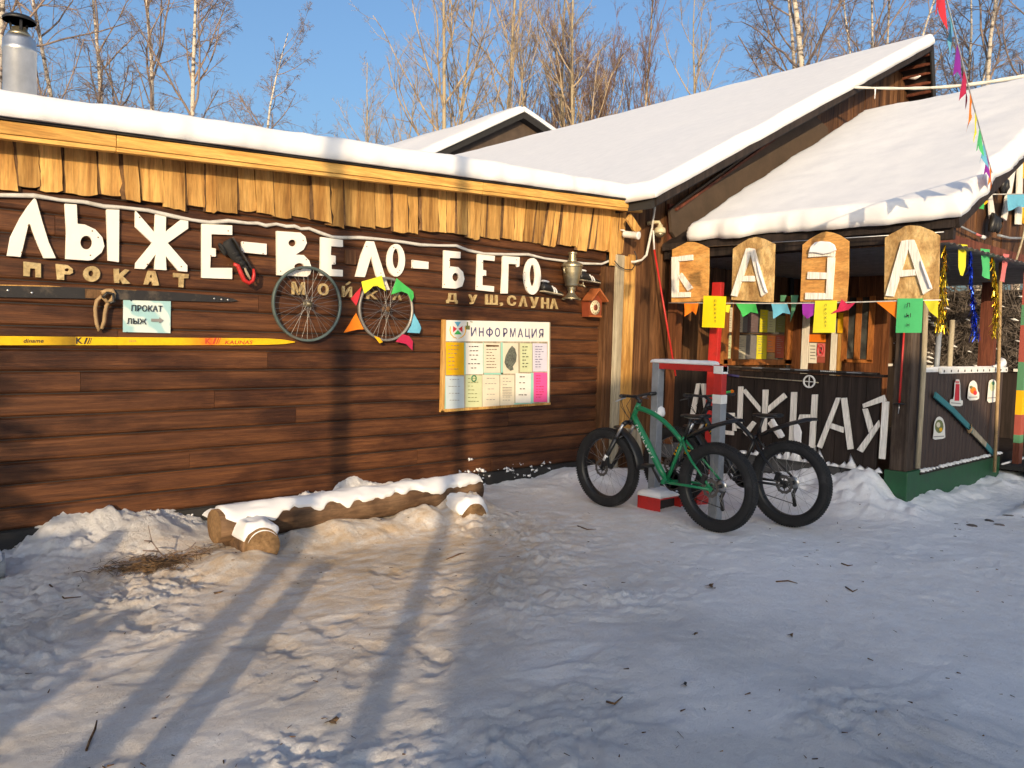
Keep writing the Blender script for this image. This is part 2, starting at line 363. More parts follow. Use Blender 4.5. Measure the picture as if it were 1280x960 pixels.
for nm, rgb in (('yellow', (0.78, 0.62, 0.01)), ('lemon', (0.72, 0.66, 0.04)), ('fgreen', (0.06, 0.44, 0.10)), ('mint', (0.075, 0.45, 0.16)), ('fblue', (0.13, 0.40, 0.55)), ('fpurple', (0.24, 0.025, 0.30)),
                ('crimson', (0.46, 0.022, 0.075)), ('forange', (0.80, 0.20, 0.015)), ('fred', (0.58, 0.035, 0.05)), ('pink', (0.80, 0.10, 0.32)), ('salmon', (0.62, 0.17, 0.17)), ('sheetgreen', (0.075, 0.46, 0.17)),
                ('olive', (0.16, 0.18, 0.07)), ('fdkgreen', (0.09, 0.24, 0.13)), ('teal', (0.05, 0.20, 0.22)), ('pwhite', (0.74, 0.72, 0.66)), ('pcream', (0.68, 0.62, 0.48)), ('plav', (0.60, 0.58, 0.68)), ('ppale', (0.52, 0.60, 0.64)),
                ('pgreenish', (0.56, 0.60, 0.36)), ('pgold', (0.78, 0.42, 0.01)), ('pgrey', (0.22, 0.21, 0.22)), ('pmauve', (0.17, 0.12, 0.13)), ('pred', (0.34, 0.08, 0.06)), ('porange', (0.78, 0.26, 0.08)), ('poster', (0.46, 0.62, 0.62)), ('mintedge', (0.30, 0.58, 0.48))):
    M[nm] = paint(nm+('_cloth' if nm[0] == 'f' else '_paper'), rgb, 0.8, var=0.1, scale=6, bmp=0.05, spec=0.2)
# ------------------------------------------------------------------ more materials
def glassmat():
    m, nt, b = newmat('window_glass'); b.inputs['Base Color'].default_value = (0.05, 0.055, 0.06, 1); b.inputs['Roughness'].default_value = 0.08
    n = node(nt, 'ShaderNodeTexNoise', {'Vector': objco(nt), 'Scale': 5.0, 'Detail': 4.0})
    nt.links.new(ramp(nt, n.outputs[0], [(0.35, (0.03, 0.032, 0.035)), (0.7, (0.10, 0.105, 0.10))]), b.inputs['Base Color']); return m
M['glass'] = glassmat()
def tinsel(name, rgb):
    m, nt, b = newmat(name); b.inputs['Metallic'].default_value = 1; b.inputs['Roughness'].default_value = 0.22
    g = node(nt, 'ShaderNodeNewGeometry')
    c = mul(nt, (*rgb, 1), ramp(nt, g.outputs['Random Per Island'], [(0, (0.35,)*3), (1, (1.1,)*3)])); nt.links.new(c, b.inputs['Base Color']); return m
M['tgold'] = tinsel('gold_tinsel', (0.85, 0.56, 0.04)); M['tblue'] = tinsel('blue_tinsel', (0.03, 0.08, 0.62))
def barkmat(name, base, dark, scale, amt):
    m, nt, b = newmat(name)
    n = node(nt, 'ShaderNodeTexNoise', {'Vector': objco(nt, scale), 'Scale': 1.0, 'Detail': 5.0, 'Roughness': 0.7})
    nt.links.new(ramp(nt, n.outputs[0], [(amt, dark), (amt+0.1, base)]), b.inputs['Base Color']); b.inputs['Roughness'].default_value = 0.85; return m
M['birch'] = barkmat('birch_bark', (0.50, 0.44, 0.36), (0.07, 0.055, 0.045), (3, 3, 9), 0.40)
M['palebark'] = barkmat('pale_poplar_bark', (0.36, 0.29, 0.18), (0.15, 0.115, 0.07), (6, 6, 2), 0.38)
M['twig'] = barkmat('brown_twigs', (0.25, 0.185, 0.15), (0.14, 0.105, 0.09), (2, 2, 2), 0.42)
M['twigpale'] = barkmat('pale_twigs', (0.38, 0.29, 0.19), (0.17, 0.125, 0.085), (2, 2, 2), 0.42)
M['twigred'] = barkmat('reddish_twigs', (0.21, 0.125, 0.085), (0.10, 0.06, 0.045), (2, 2, 2), 0.42)
M['brush'] = barkmat('dry_brushwood', (0.15, 0.125, 0.11), (0.06, 0.048, 0.042), (5, 5, 5), 0.45)
M['spruce'] = barkmat('spruce_needles', (0.03, 0.055, 0.025), (0.015, 0.03, 0.015), (5, 5, 5), 0.45)
M['straw'] = barkmat('dry_twig_straw', (0.20, 0.115, 0.05), (0.07, 0.04, 0.02), (9, 9, 9), 0.45)

# ------------------------------------------------------------------ ground: one sheet of trodden snow out to the horizon
YW = 6.2                    # face of the long plank wall
XP = 8.07                   # front face of the porch
def smooth(a, b, x): t = np.clip((x-a)/(b-a), 0, 1); return t*t*(3-2*t)
def ground_h(x, y):
    x = np.asarray(x, float); y = np.asarray(y, float)
    near = smooth(40, 16, np.hypot(x-5, y-3))
    h = 0.05*fbm(x*0.35, y*0.35, 3, 2)*near
    tread = smooth(-.15, .35, fbm(x*0.9+9, y*0.9, 12, 3)+0.06)
    sx_ = x*.743-y*.669; sy_ = x*.669+y*.743
    lit_ = smooth(5.2, 3.6, x+(y-4)*-.3); wx_ = .35*fbm(x*1.3, y*1.3, 71, 3); wy_ = .35*fbm(x*1.3+7, y*1.3, 72, 3); sx_ = sx_+wx_; sy_ = sy_+wy_
    h += near*(0.022*fbm(x*1.3, y*1.3, 5, 3) + (0.0035+0.010*tread*(.25+.75*lit_))*fbm(sx_*3.1, sy_*6.5, 8, 5, .62) + (0.004+0.030*tread*lit_)*fbm(sx_*12, sy_*17, 21, 4, .8))
    lump = np.abs(fbm(x*3.0+4, y*4.5, 31, 3)); h += near*0.006*tread*(0.20-np.clip(lump, 0, 0.2))/0.2
    cl = fbm(sx_*5+3, sy_*9, 61, 5, .65); h += near*tread*(.25+.75*lit_)*(0.060*np.clip(cl-0.17, 0, .3)+0.012*np.clip(fbm(sx_*19, sy_*36, 63, 2)-.1, 0, .4))
    h -= near*tread*lit_*0.030*np.clip(fbm(sx_*2.6, sy_*5.5, 65, 3)-0.16, 0, .3)
    rb = random.Random(71); pm = np.zeros_like(x)
    for i in range(210):                  # boot prints, mostly on the way along the bench and to the porch
        if i < 120: px_, py_ = rb.gauss(2.6, 1.3), rb.gauss(3.9, .8)
        else: px_, py_ = rb.uniform(3, 8), rb.uniform(1.8, 4.6)
        a = rb.gauss(.75, .7); L_ = rb.uniform(.11, .15); dx, dy = x-px_, y-py_; m_ = (np.abs(dx) < .3) & (np.abs(dy) < .3)
        if not m_.any(): continue
        lx = dx[m_]*math.cos(a)+dy[m_]*math.sin(a); ly = -dx[m_]*math.sin(a)+dy[m_]*math.cos(a); r_ = (lx/L_)**4+(ly/(.045+.012*np.cos(lx*18)))**4
        pm[m_] += rb.uniform(.004, .013)*(1 if i < 120 else .55)*(-1.0/(1+r_)+.55*np.exp(-((r_**.25-1.22)/.2)**2))
    h += pm*near
    # bank against the left of the wall
    c = 6.2-y
    b1 = smooth(0.9, 1.35, x)*smooth(2.6, 1.9, x)*0.19*smooth(0.80, 0.02, c)*(c > -0.5)
    b1 += smooth(-3.0, 0.4, x)*smooth(1.1, 0.5, x)*0.06*smooth(0.9, 0.1, c)
    b1 *= 1+0.9*fbm(x*2.2, y*2.2, 41, 3)
    # low bank from the log to the corner
    b2 = smooth(2.3, 3, x)*smooth(7.6, 7.0, x)*(0.05*smooth(0.9, 0.2, c)+0.12*smooth(0.40, 0.0, c)*smooth(5.0,4.4,x))*(1+1.2*fbm(x*3, y*3, 43, 3))
    b2 += 0.13*np.exp(-((x-6.55)/0.45)**2-((y-5.75)/0.35)**2)*(1+0.9*fbm(x*4, y*4, 44, 3))
    # pile shovelled against the porch front
    d = XP-x
    p = 0.23*smooth(1.05, 0.10, d)*smooth(3.0, 3.45, y)*smooth(5.4, 4.2, y)*(x < XP+0.8)*(1+1.1*fbm(x*2.5, y*2.5, 47, 4))
    p2 = 0.10*np.exp(-((x-7.75)/0.35)**2-((y-3.05)/0.3)**2)*(1+fbm(x*5, y*5, 48, 3))
    # ridge by the porch side and the dirty kerb at the right
    q = 0.07*smooth(8.0, 8.4, x)*smooth(2.45, 3.1, y)*(y < 4.5)*(1+1.4*fbm(x*3.3, y*3.3, 49, 3))
    k = 0.06*np.exp(-((y-2.35)/0.10)**2)*smooth(8.5, 9.1, x)*(1+1.5*fbm(x*5, y*5, 50, 3))
    # snow piled round the bench
    s = 0.10*np.exp(-((x-2.2)/0.30)**2-((y-5.15)/0.28)**2)+0.10*np.exp(-((x-4.25)/0.35)**2-((y-5.15)/0.30)**2)
    s += 0.12*smooth(2.3, 2.7, x)*smooth(4.7, 4.3, x)*np.exp(-((y-5.36)/0.22)**2)
    s *= 1+0.9*fbm(x*4, y*4, 51, 3)
    h = h+b1+b2+p+p2+q+k+s
    # wheels and the rack stand on firm trodden snow
    firm = np.zeros_like(x)
    for wx, wy in ((5.67, 3.72), (5.67, 4.94), (6.37, 3.44), (6.37, 4.66)): firm = np.maximum(firm, np.exp(-((x-wx)/0.14)**2-((y-wy)/0.16)**2))
    h = h*(1-firm) - 0.004*firm
    return h
def axis(lo, hi, step, far):
    mid = list(np.arange(lo, hi+1e-6, step)); a = []; s = step; x = lo
    while x > -far: s *= 1.35; x -= s; a.append(x)
    b = []; s = step; x = mid[-1]
    while x < far: s *= 1.35; x += s; b.append(x)
    return np.array(list(reversed(a))+mid+b)
gx, gy = axis(-0.6, 11.8, 0.021, 500), axis(1.4, 6.35, 0.0175, 500)
GX, GY = np.meshgrid(gx, gy, indexing='ij')
g = grid_mesh('snow_ground', np.stack([GX, GY, ground_h(GX, GY)], -1), M['gsnow'])
struct(g)
dirt = np.exp(-((GX-3.3)/2.4)**2-((GY-4.8)/1.05)**2)*0.9 + 0.8*np.exp(-((GX-1.75)/0.55)**2-((GY-5.35)/0.35)**2) + 0.5*np.exp(-((GX-2.6)/1.8)**2-((GY-3.6)/1.0)**2)
dirt += 0.9*np.exp(-((GY-2.33)/0.10)**2)*smooth(8.5, 9.2, GX)*smooth(-0.1, 0.15, fbm(GX*3, GY*3, 77, 3)) + 0.18*smooth(-0.1, 0.4, fbm(GX*0.6, GY*0.6, 78, 3))
at = g.data.attributes.new('dirt', 'FLOAT', 'POINT'); at.data.foreach_set('value', np.clip(dirt, 0, 1).ravel())
lit2 = smooth(5.4, 3.4, GX+(GY-4)*-.3)*smooth(.3, 1.0, GX+.6)
at2 = g.data.attributes.new('rough', 'FLOAT', 'POINT'); at2.data.foreach_set('value', (lit2*(.35+.65*smooth(-.2, .2, fbm(GX*1.7, GY*2.2, 91, 3)))).ravel())
def GZ(x, y): return float(ground_h(np.array([x]), np.array([y]))[0])

# ------------------------------------------------------------------ the long plank shed
rnd = random.Random(4)
shed = thing('ski_shed', 'long low shed of dark brown horizontal planks with raw pine skirt boards and snowy eave', 'shed', (2.9, YW, 0))
mb = MB(); pitch = 0.1549; z0 = 0.176; X0, X1 = -2.5, 6.99
k = 0
while z0+pitch*k < 3.0:
    za = z0+pitch*k; cuts = [X0]; x = X0+rnd.uniform(0.5, 6)
    while x < X1-0.6: cuts.append(x); x += 6.0
    cuts.append(X1)
    for a, b in zip(cuts[:-1], cuts[1:]):
        oy = YW+rnd.uniform(-.002, .002)
        prof = [(.022, 0.002), (.004, .016), (0, .030), (0, .120), (.003, .140), (.022, pitch-.002)]
        vs = [(xx, oy+py, za+pz) for xx in (a+.0015, b-.0015) for py, pz in prof]; n = len(prof)
        mb.add(vs, [(i, i+1, n+i+1, n+i) for i in range(n-1)]+[tuple(range(n)), tuple(range(2*n-1, n-1, -1))])
    k += 1
wall = mb.build('wall', M['shed'], shed)
mb = MB().box((X0, YW+.02, -0.2), (X1-.01, YW+.1, 3.1)); mb.build('wall_backing', M['tar'], shed)
mb = MB().box((X0, YW-.012, -0.25), (X1-.02, YW+.02, 0.172)); mb.build('plinth', M['tar'], shed)
mb = MB().box((X0, 10.6, -0.2), (X1, 10.7, 3.0)).box((X0, YW+.1, -.2), (X0+.1, 10.6, 3.0)).box((X1-.1, YW+.1, -.2), (X1, 10.6, 3.0)); mb.build('side_wall', M['tar'], shed)
sl_x = (3.196-2.864)/(7.324-0.94)
def eav(x): return 2.864+sl_x*(x-0.94)
xa, xb = -2.6, 7.33
def slopebox(mb, x0, x1, y0, y1, d0, d1, mi=0):
    vs = [(x, y, eav(x)+d) for x in (x0, x1) for y, d in ((y0, d0), (y1, d0), (y1, d1), (y0, d1))]
    mb.add(vs, [(0,1,2,3),(7,6,5,4),(0,4,5,1),(1,5,6,2),(2,6,7,3),(3,7,4,0)], mi)
mb = MB()
for a, b in ((xa, 1.62), (1.624, 4.9), (4.904, xb)):
    slopebox(mb, a, b, 5.95, 5.985, -.080, 0.0); slopebox(mb, a, b, 5.958, 6.02, -.112, -.083)
mb.build('fascia', M['pinex'], shed, bevel=0.004)
mb = MB(); slopebox(mb, xa, xb, 5.99, 6.25, -.075, -.05); mb.build('soffit', M['pinex'], shed)
mb = MB(); slopebox(mb, xa, xb+.05, 5.93, 10.8, 0.004, 0.022); mb.build('roof', M['tar'], shed)
# skirt of waney-edged offcuts
mb = MB(); x = xa
while x < 7.30:
    w = rnd.choice((.085, .11, .13, .15, .18))*rnd.uniform(.85, 1.15); t = smooth(4.2, 7.0, np.array(x)).item()
    lean = -0.02+t*rnd.uniform(.05, .15)+rnd.uniform(-.015, .015)
    zt = eav(x)-.06; zb = 2.475+0.0235*(x-0.97)+rnd.uniform(-.026, .024)+(.012 if x < 1.6 else 0)
    y = 6.163+rnd.choice((-.022, 0, .0)) + rnd.uniform(-.006, .006); n = 6; L, R_ = [], []; sk_ = rnd.uniform(-.02, .02)
    for i in range(n+1):
        f = i/n; z = zt+(zb-zt)*f; o = -lean*f
        L.append((x+o+rnd.uniform(-.003, .003), z)); R_.append((x+w+o+rnd.uniform(-.003, .003), z+sk_*f))
    arc = [(L[-1][0]+(R_[-1][0]-L[-1][0])*q, zb-.007*math.sin(q*math.pi)*rnd.uniform(-.3, 1.3)) for q in (.25, .5, .75)]
    out = L+arc+list(reversed(R_)); ins = .013
    mb.prism([(p[0], y, p[1]) for p in out], (0, .024, 0), 0)
    # bark on the wane at one or both sides
    for side, E in ((-1, L), (1, R_)):
        if rnd.random() < .85:
            vs = [(p[0]+side*.001, y+.001, p[1]) for p in E]+[(p[0]+side*rnd.uniform(.012, .032), y+.022, p[1]) for p in E]; m_ = len(E)
            vs += [(p[0]+side*.001, y+.023, p[1]) for p in E]
            mb.add(vs, [(i, i+1, m_+i+1, m_+i) for i in range(m_-1)]+[(m_+i, m_+i+1, 2*m_+i+1, 2*m_+i) for i in range(m_-1)], 1)
    x += w+rnd.choice((.003, .006, .010, .022))
mb.build('skirt_boards', [M['pine'], M['bark']], shed)
U = Vector((xb+.06-xa, 0, sl_x*(xb+.06-xa)))
snow_slab('roof_snow', (xa, 5.905, eav(xa)+.02), U, (0, 4.8, .12), 0.175, M['snow'], shed, seed=3, step=.06, edge=.02, lump=.015, wave=.16, rnd_=.32, bulge=.0)
mb = MB()                               # board ends and block under the eave at the corner
mb.beam((7.12, 6.0, 3.02), (7.30, 5.99, 2.86), .10, .03); mb.beam((7.02, 6.12, 3.0), (7.02, 6.12, 2.45), .10, .03, (1,0,0)); mb.build('eave_bracket', M['pine'], shed)

# light corner boards beside the wall's end
cb = thing('corner_boards', 'tall pale and yellow vertical boards nailed at the corner of the brown shed', 'boards', (7.2, 6.1, 0))
def vboard(mb, px0, px1, pyt, pyb, Y, th=.03, mi=0):
    a, b = on(1, Y, px0, pyt), on(1, Y, px1, pyt); zb = on(1, Y, px0, pyb).z
    mb.box((a.x, Y, zb), (b.x, Y+th, a.z), mi)
mb = MB(); vboard(mb, 757.5, 761, 333, 612, 6.12, .1); vboard(mb, 761.5, 770, 333, 612, 6.11); mb.build('brown_board', M['gable'], cb)
mb = MB(); vboard(mb, 771.5, 781, 318, 614, 6.08); mb.build('pale_board', M['greyboard'], cb)
mb = MB(); vboard(mb, 781.6, 787, 320, 540, 6.088); vboard(mb, 787.6, 795, 318, 540, 6.083); mb.build('yellow_board', M['pine'], cb)
mb = MB(); rr = random.Random(8)
for i in range(26):                     # foam and snow squeezed out along the wall's end
    p = on(1, 6.185, 757.5+rr.uniform(-.8, .8), 338+i*7.3+rr.uniform(-3, 3)); mb.lathe([(0, -.022), (rr.uniform(.006, .014), 0), (0, .028)], p, 6)
mb.build('foam_bead', M['cream'], cb)

# ------------------------------------------------------------------ the main building with its big snowy roof
YG, YR = 6.15, 5.6
A = Vector((7.113, YR, 3.206)); B = Vector((14.49, YR, 6.80)); sr = (B.z-A.z)/(B.x-A.x)
Cr = Vector((15.80, 5.93, 5.45)); sq = (Cr.z-B.z)/(Cr.x-B.x); YB = 19.1
house = thing('main_building', 'tall brown plank building with a gable and a big snow covered roof behind the shed', 'building', (11, YG, 0))
mb = MB(); x = 7.06; rnd = random.Random(11)
while x < 15.72:
    w = rnd.uniform(.11, .17); x1 = min(x+w, 15.72)
    zt = [A.z+sr*(xx-A.x)-.02 if xx < B.x else B.z+sq*(xx-B.x)-.03 for xx in (x, x1)]
    y = YG+rnd.uniform(-.006, .006)
    mb.add([(x, y, -.2), (x1-.004, y, -.2), (x1-.004, y, zt[1]), (x, y, zt[0]), (x, y+.03, -.2), (x1-.004, y+.03, -.2), (x1-.004, y+.03, zt[1]), (x, y+.03, zt[0])],
           [(0,1,2,3),(4,7,6,5),(0,4,5,1),(1,5,6,2),(2,6,7,3),(3,7,4,0)])
    x = x1
mb.build('gable_wall', M['gable'], house)
mb = MB(); mb.prism([(7.07, YG+.032, -.2), (15.7, YG+.032, -.2), (15.7, YG+.032, B.z+sq*(15.7-B.x)-.06), (14.45, YG+.032, 6.68), (7.07, YG+.032, 3.15)], (0, .05, 0)); mb.box((7.06, YG+.09, -.2), (7.1, YB, 3.15)); mb.box((15.66, YG+.09, -.2), (15.7, YB, 5.3)); mb.build('wall_backing', M['tar'], house)
def rslab(mb, y0, y1, t0, t1, xa_, xb_, mi=0):
    vs = [(xx, y, A.z+sr*(xx-A.x)+t) for y in (y0, y1) for xx, t in ((xa_, t0), (xb_, t0), (xb_, t1), (xa_, t1))]
    mb.add(vs, [(0,1,2,3),(7,6,5,4),(0,4,5,1),(1,5,6,2),(2,6,7,3),(3,7,4,0)], mi)
mb = MB(); rslab(mb, YR, YB, -.12, -.004, A.x-.05, B.x); mb.build('roof', M['tar'], house)
mb = MB(); rslab(mb, YR-.03, YR, -.10, .0, A.x-.02, B.x+.02); mb.build('bargeboard', M['dark'], house)
mb = MB()
top = [Vector((B.x, YR, B.z)), Vector((B.x, YB, B.z)), Vector((Cr.x, YB, Cr.z)), Cr]; dn_ = Vector((-.06, 0, -.07))
mb.add([*top, *[p+dn_ for p in top]], [(0,1,2,3),(7,6,5,4),(0,3,7,4),(1,5,6,2),(3,2,6,7),(0,4,5,1)]); mb.build('steep_roof', M['tar'], house)
mb = MB(); ms = MB(); rr = random.Random(5)
for i in range(11):                     # weathered soffit boards under the steep side, snow caught between them
    q = (i+.5)/11; a = B.lerp(Cr, q)+dn_*1.35; a.y = YR+(Cr.y-YR)*q; c = Vector((a.x, YG, a.z))
    mb.beam(a, c, .02, .105*(1 if i % 4 != 2 else .6), (1, 0, sq))
    if i in (2, 5, 6, 9): p = a.lerp(c, rr.uniform(.2, .4))+dn_*.3; ms.tube([p, p.lerp(c, .3)+Vector((.02, 0, -.02)), p.lerp(c, .8)], [.012, .035, .012], 7)
mb.build('soffit_boards', M['oldred'], house); ms.build('snow_patch', M['snow'], house)
mb = MB(); mb.beam(B+Vector((0, -.012, -.10)), Cr+Vector((0, -.012, -.10)), .024, .15, (0, 1, 0)); mb.build('bargeboard', M['tar'], house)
Lr = math.hypot(B.x-A.x, B.z-A.z); sv = Vector((B.x-A.x, 0, B.z-A.z)).normalized()
snow_slab('roof_snow', A+Vector((-.10, -.06, -.045)), sv*(Lr+.16), (0, YB-YR+.05, 0), 0.19, M['snow'], house, seed=21, step=.22, edge=.02, lump=.006, wave=.10, rnd_=.30, up=(-sv.z*.55, 0, sv.x), bulge=.0)
mb = MB(); pts = onY(YG-.12, [(838, 262), (852, 251), (1012, 138), (1035, 160), (1036, 172), (870, 297), (848, 302), (840, 290)])
mb.prism(pts, (0, .04, 0)); mb.build('flat_panel', M['flatboard'], house)
mb = MB(); q0, q1 = onY(YG-.14, [(845, 262), (1010, 144)]); mb.beam(q0, q1, .035, .03, (0,1,0)); mb.build('panel_batten', M['oldred'], house)
mb = MB(); q0, q1 = onY(YG-.03, [(838, 255), (838, 310)]); mb.beam(q0, q1, .09, .04, (1,0,0)); mb.build('corner_post', M['oldred'], house)

# smaller roof rising behind
ann = thing('small_gabled_roof', 'smaller brown gabled roof with snow rising behind the big snowy roof', 'building', (17, 19.6, 0))
y2 = 19.6; P1, P2, P3 = on(1, y2, 478, 222), on(1, y2, 655, 140), on(1, y2, 684, 160)
s1 = (P2.z-P1.z)/(P2.x-P1.x); s2 = (P3.z-P2.z)/(P3.x-P2.x); P4 = P2+Vector((P2.x-P1.x, 0, s2*(P2.x-P1.x)))
mb = MB().prism([(P1.x, y2+.3, 0), (P4.x, y2+.3, 0), (P4.x, y2+.3, P4.z-.1), (P2.x, y2+.3, P2.z-.15), (P1.x, y2+.3, P1.z-.1)], (0, .1, 0)); mb.build('wall', M['flatboard'], ann)
mb = MB()
for a, b in ((P1, P2), (P2, P4)):
    mb.add([(p.x, y, p.z+t) for y in (y2, y2+12) for p, t in ((a, -.2), (b, -.2), (b, 0), (a, 0))], [(0,1,2,3),(7,6,5,4),(0,4,5,1),(1,5,6,2),(2,6,7,3),(3,7,4,0)])
mb.build('roof', M['tar'], ann)
snow_slab('roof_snow', P1+Vector((-.05, -.05, -.02)), (P2-P1)*1.01, (0, 12, 0), .26, M['snow'], ann, seed=31, step=.5)
snow_slab('roof_snow', P2+Vector((.0, -.05, .02)), (P4-P2), (0, 12, 0), .22, M['snow'], ann, seed=33, step=.5)

# chimney of polished steel behind the shed's eave
c0 = on(1, 8.0, 25, 120); ch = thing('chimney', 'shiny round steel chimney with a black cowl behind the left of the snowy eave', 'chimney', (c0.x, 8.0, 3.0))
ct = on(1, 8.0, 25, 52).z
MB().lathe([(.126, 3.0), (.126, ct-.10), (.131, ct-.095), (.131, ct-.06), (.126, ct-.055), (.126, ct), (.10, ct+.04)], (c0.x, 8.0, 0), 40).build('pipe', M['galv'], ch)
MB().lathe([(.10, ct+.038), (.075, ct+.075), (.06, ct+.08), (.06, ct+.11)], (c0.x, 8.0, 0), 32).build('collar', M['samovar'], ch)
mb = MB().lathe([(.125, ct+.165), (.128, ct+.18), (.10, ct+.205), (0, ct+.22)], (c0.x, 8.0, 0), 32); mb.lathe([(0, ct+.164), (.125, ct+.164)], (c0.x, 8.0, 0), 32)
for i in range(3):
    a = i*2.1+.5; mb.beam((c0.x+.058*math.cos(a), 8+.058*math.sin(a), ct+.07), (c0.x+.075*math.cos(a), 8+.075*math.sin(a), ct+.17), .02, .006)
mb.build('cowl', M['black'], ch)
# ------------------------------------------------------------------ the porch in front of the main building
YN = 3.15                   # plane of its near end
porch = thing('porch', 'open timber porch with dark front panel, green base and steep snow covered roof', 'porch', (9.5, 4.6, 0))
rnd = random.Random(17)
# floor
MB().box((XP+.06, YN+.06, .02), (13.4, 6.12, .30)).build('floor', M['dark'], porch)
# front panel of dark vertical boards
mb = MB(); y = YN+.28
while y < 6.10:
    w = rnd.uniform(.12, .16); y1 = min(y+w, 6.12); x = XP+rnd.uniform(-.005, .005); mb.box((x, y, .345), (x+.03, y1-.005, 1.275)); y = y1
mb.build('front_panel', M['dark'], porch)
mb = MB(); y = YN+.26
while y < 6.1:
    mb.box((XP+.02, y, .12), (XP+.12, y+.195, .335)); y += .2
mb.build('block_base', M['brick'], porch, bevel=.008)
MB().box((XP-.035, YN+.24, 1.28), (XP+.075, 6.12, 1.305)).build('rail', M['dark'], porch)
mb = MB(); rr = random.Random(3); y = 3.35           # snow caught on the foot of the panel
while y < 4.9:
    L = rr.uniform(.07, .16); h = rr.choice((.03, .05, .12, .16))*rr.uniform(.7, 1.2)
    mb.add([(XP-.002, y, .325), (XP-.002, y+L, .325), (XP-.002, y+L*rr.uniform(.2, .8), .33+h), (XP-.06, y, .322), (XP-.06, y+L, .322), (XP-.028, y+L*.5, .34+h*.55)],
           [(0,1,2),(3,5,4),(0,2,5,3),(1,4,5,2),(0,3,4,1)], smooth=True)
    y += L*.8
mb.build('caught_snow', M['snow'], porch)
# posts
pz = on(0, XP, 1115, 520).y
mb = MB().box((XP-.02, YN-.015, .35), (XP+.26, pz, 2.74)); mb.build('corner_post', M['postwood'], porch, bevel=.018)
mb = MB().box((XP-.045, YN-.045, -.15), (XP+.28, pz+.03, .362)); mb.build('post_base', M['greenpaint'], porch, bevel=.006)
mb = MB().box((XP, 5.96, .3), (XP+.12, 6.1, 2.72)); mb.build('post', M['inside'], porch)
MB().box((XP+.03, 3.2, 2.62), (XP+.14, 6.1, 2.78)).build('eave_beam', M['dark'], porch)
# near end: corrugated sheet on a green plinth
XE = 10.82; mb = MB(); n = 150; x0 = XP+.30
f = []; v = []
for i in range(n+1):
    x = x0+(XE-x0)*i/n; d = .014*math.cos((x-x0)/.105*2*math.pi)
    v += [(x, YN+d, .335), (x, YN+d, 1.34), (x, YN+d+.004, 1.34), (x, YN+d+.004, .335)]
for i in range(n): a = 4*i; f += [(a, a+4, a+5, a+1), (a+1, a+5, a+6, a+2), (a+2, a+6, a+7, a+3), (a+3, a+7, a+4, a)]
mb.add(v, f, 0, False); mb.build('corrugated_panel', M['brownmetal'], porch)
MB().box((XP+.28, YN-.03, -.15), (XE, YN+.06, .31)).build('plinth', M['greenpaint'], porch, bevel=.004)
MB().box((XP+.25, YN-.06, .312), (XE+.02, YN+.03, .332)).build('plinth_cap', M['dark'], porch)
rr = random.Random(6)
for i in range(24):
    x = x0+.04+i*.105; r = rr.uniform(.018, .034); MB().lathe([(r*1.25, 0), (r, r*.6), (r*.4, r*.95), (0, r)], (x, YN-.028, .332), 8).build('snow_lump', M['snow'], porch)
mb = MB().box((XP+.2, YN-.012, 1.342), (XE, YN+.03, 1.37)); mb.build('end_rail', M['white'], porch)
mb = MB(); xs = on(1, YN-.03, 1175, 462).x
mb.box((xs, YN-.05, 1.325), (XE+.02, YN-.018, 1.385))
mb.build('perforated_strip', M['white'], porch, bevel=.006)
mb = MB(); n = 11
for i in range(n):
    x = xs+.06+(XE-xs-.1)*i/(n-1); mb.lathe([(.014, 0), (.014, .003)], (x, YN-.0505, 1.352), 10, M=Matrix(((1,0,0),(0,0,-1),(0,1,0))))
mb.build('hole_dot', M['ink'], porch)  # black discs on the strip paint the dark of its holes
mb = MB()
mb.tube([(XP+.3, YN+.01, 1.375), (XP+.7, YN+.01, 1.378), (10.4, YN+.01, 1.378), (10.62, YN, 1.39), (10.75, YN, 1.44), (10.88, YN, 1.39)], [.008, .02, .018, .03, .06, .02], 8); mb.build('rail_snow', M['snow'], porch)
# rear parapet and uprights far inside
MB().box((13.2, 2.4, .3), (13.26, 6.1, 1.28)).build('rear_parapet', M['dark'], porch)
mb = MB()
for i in range(11): mb.box((13.12, 2.5+i*.33, 1.285), (13.3, 2.5+i*.33+.19, 1.325))
mb.build('rear_sill_board', M['whitewood'], porch)
for px in (1233,):
    p = on(0, 13.1, px, 440); MB().box((13.06, p.y-.10, .3), (13.18, p.y+.10, 2.6)).build('rear_post', M['oldred'], porch)
# ceiling of corrugated sheet (ridges along Y)
mb = MB(); n = 190; v = []; f = []
for i in range(n+1):
    x = XP+.12+(13.6-XP-.12)*i/n; z = 2.60+.014*math.cos(x/.16*2*math.pi); v += [(x, 2.9, z), (x, 6.12, z)]
for i in range(n): f.append((2*i, 2*i+2, 2*i+3, 2*i+1))
mb.add(v, f); mb.build('ceiling', M['greycorr'], porch, fix=False)
# inner partition with the darker door and window
mb = MB(); y = 4.66; XI = 11.15
while y < 6.12:
    w = rnd.uniform(.10, .15); y1 = min(y+w, 6.12); mb.box((XI, y, .3), (XI+.03, y1-.004, 2.58)); y = y1
mb.build('partition', M['inside'], porch)
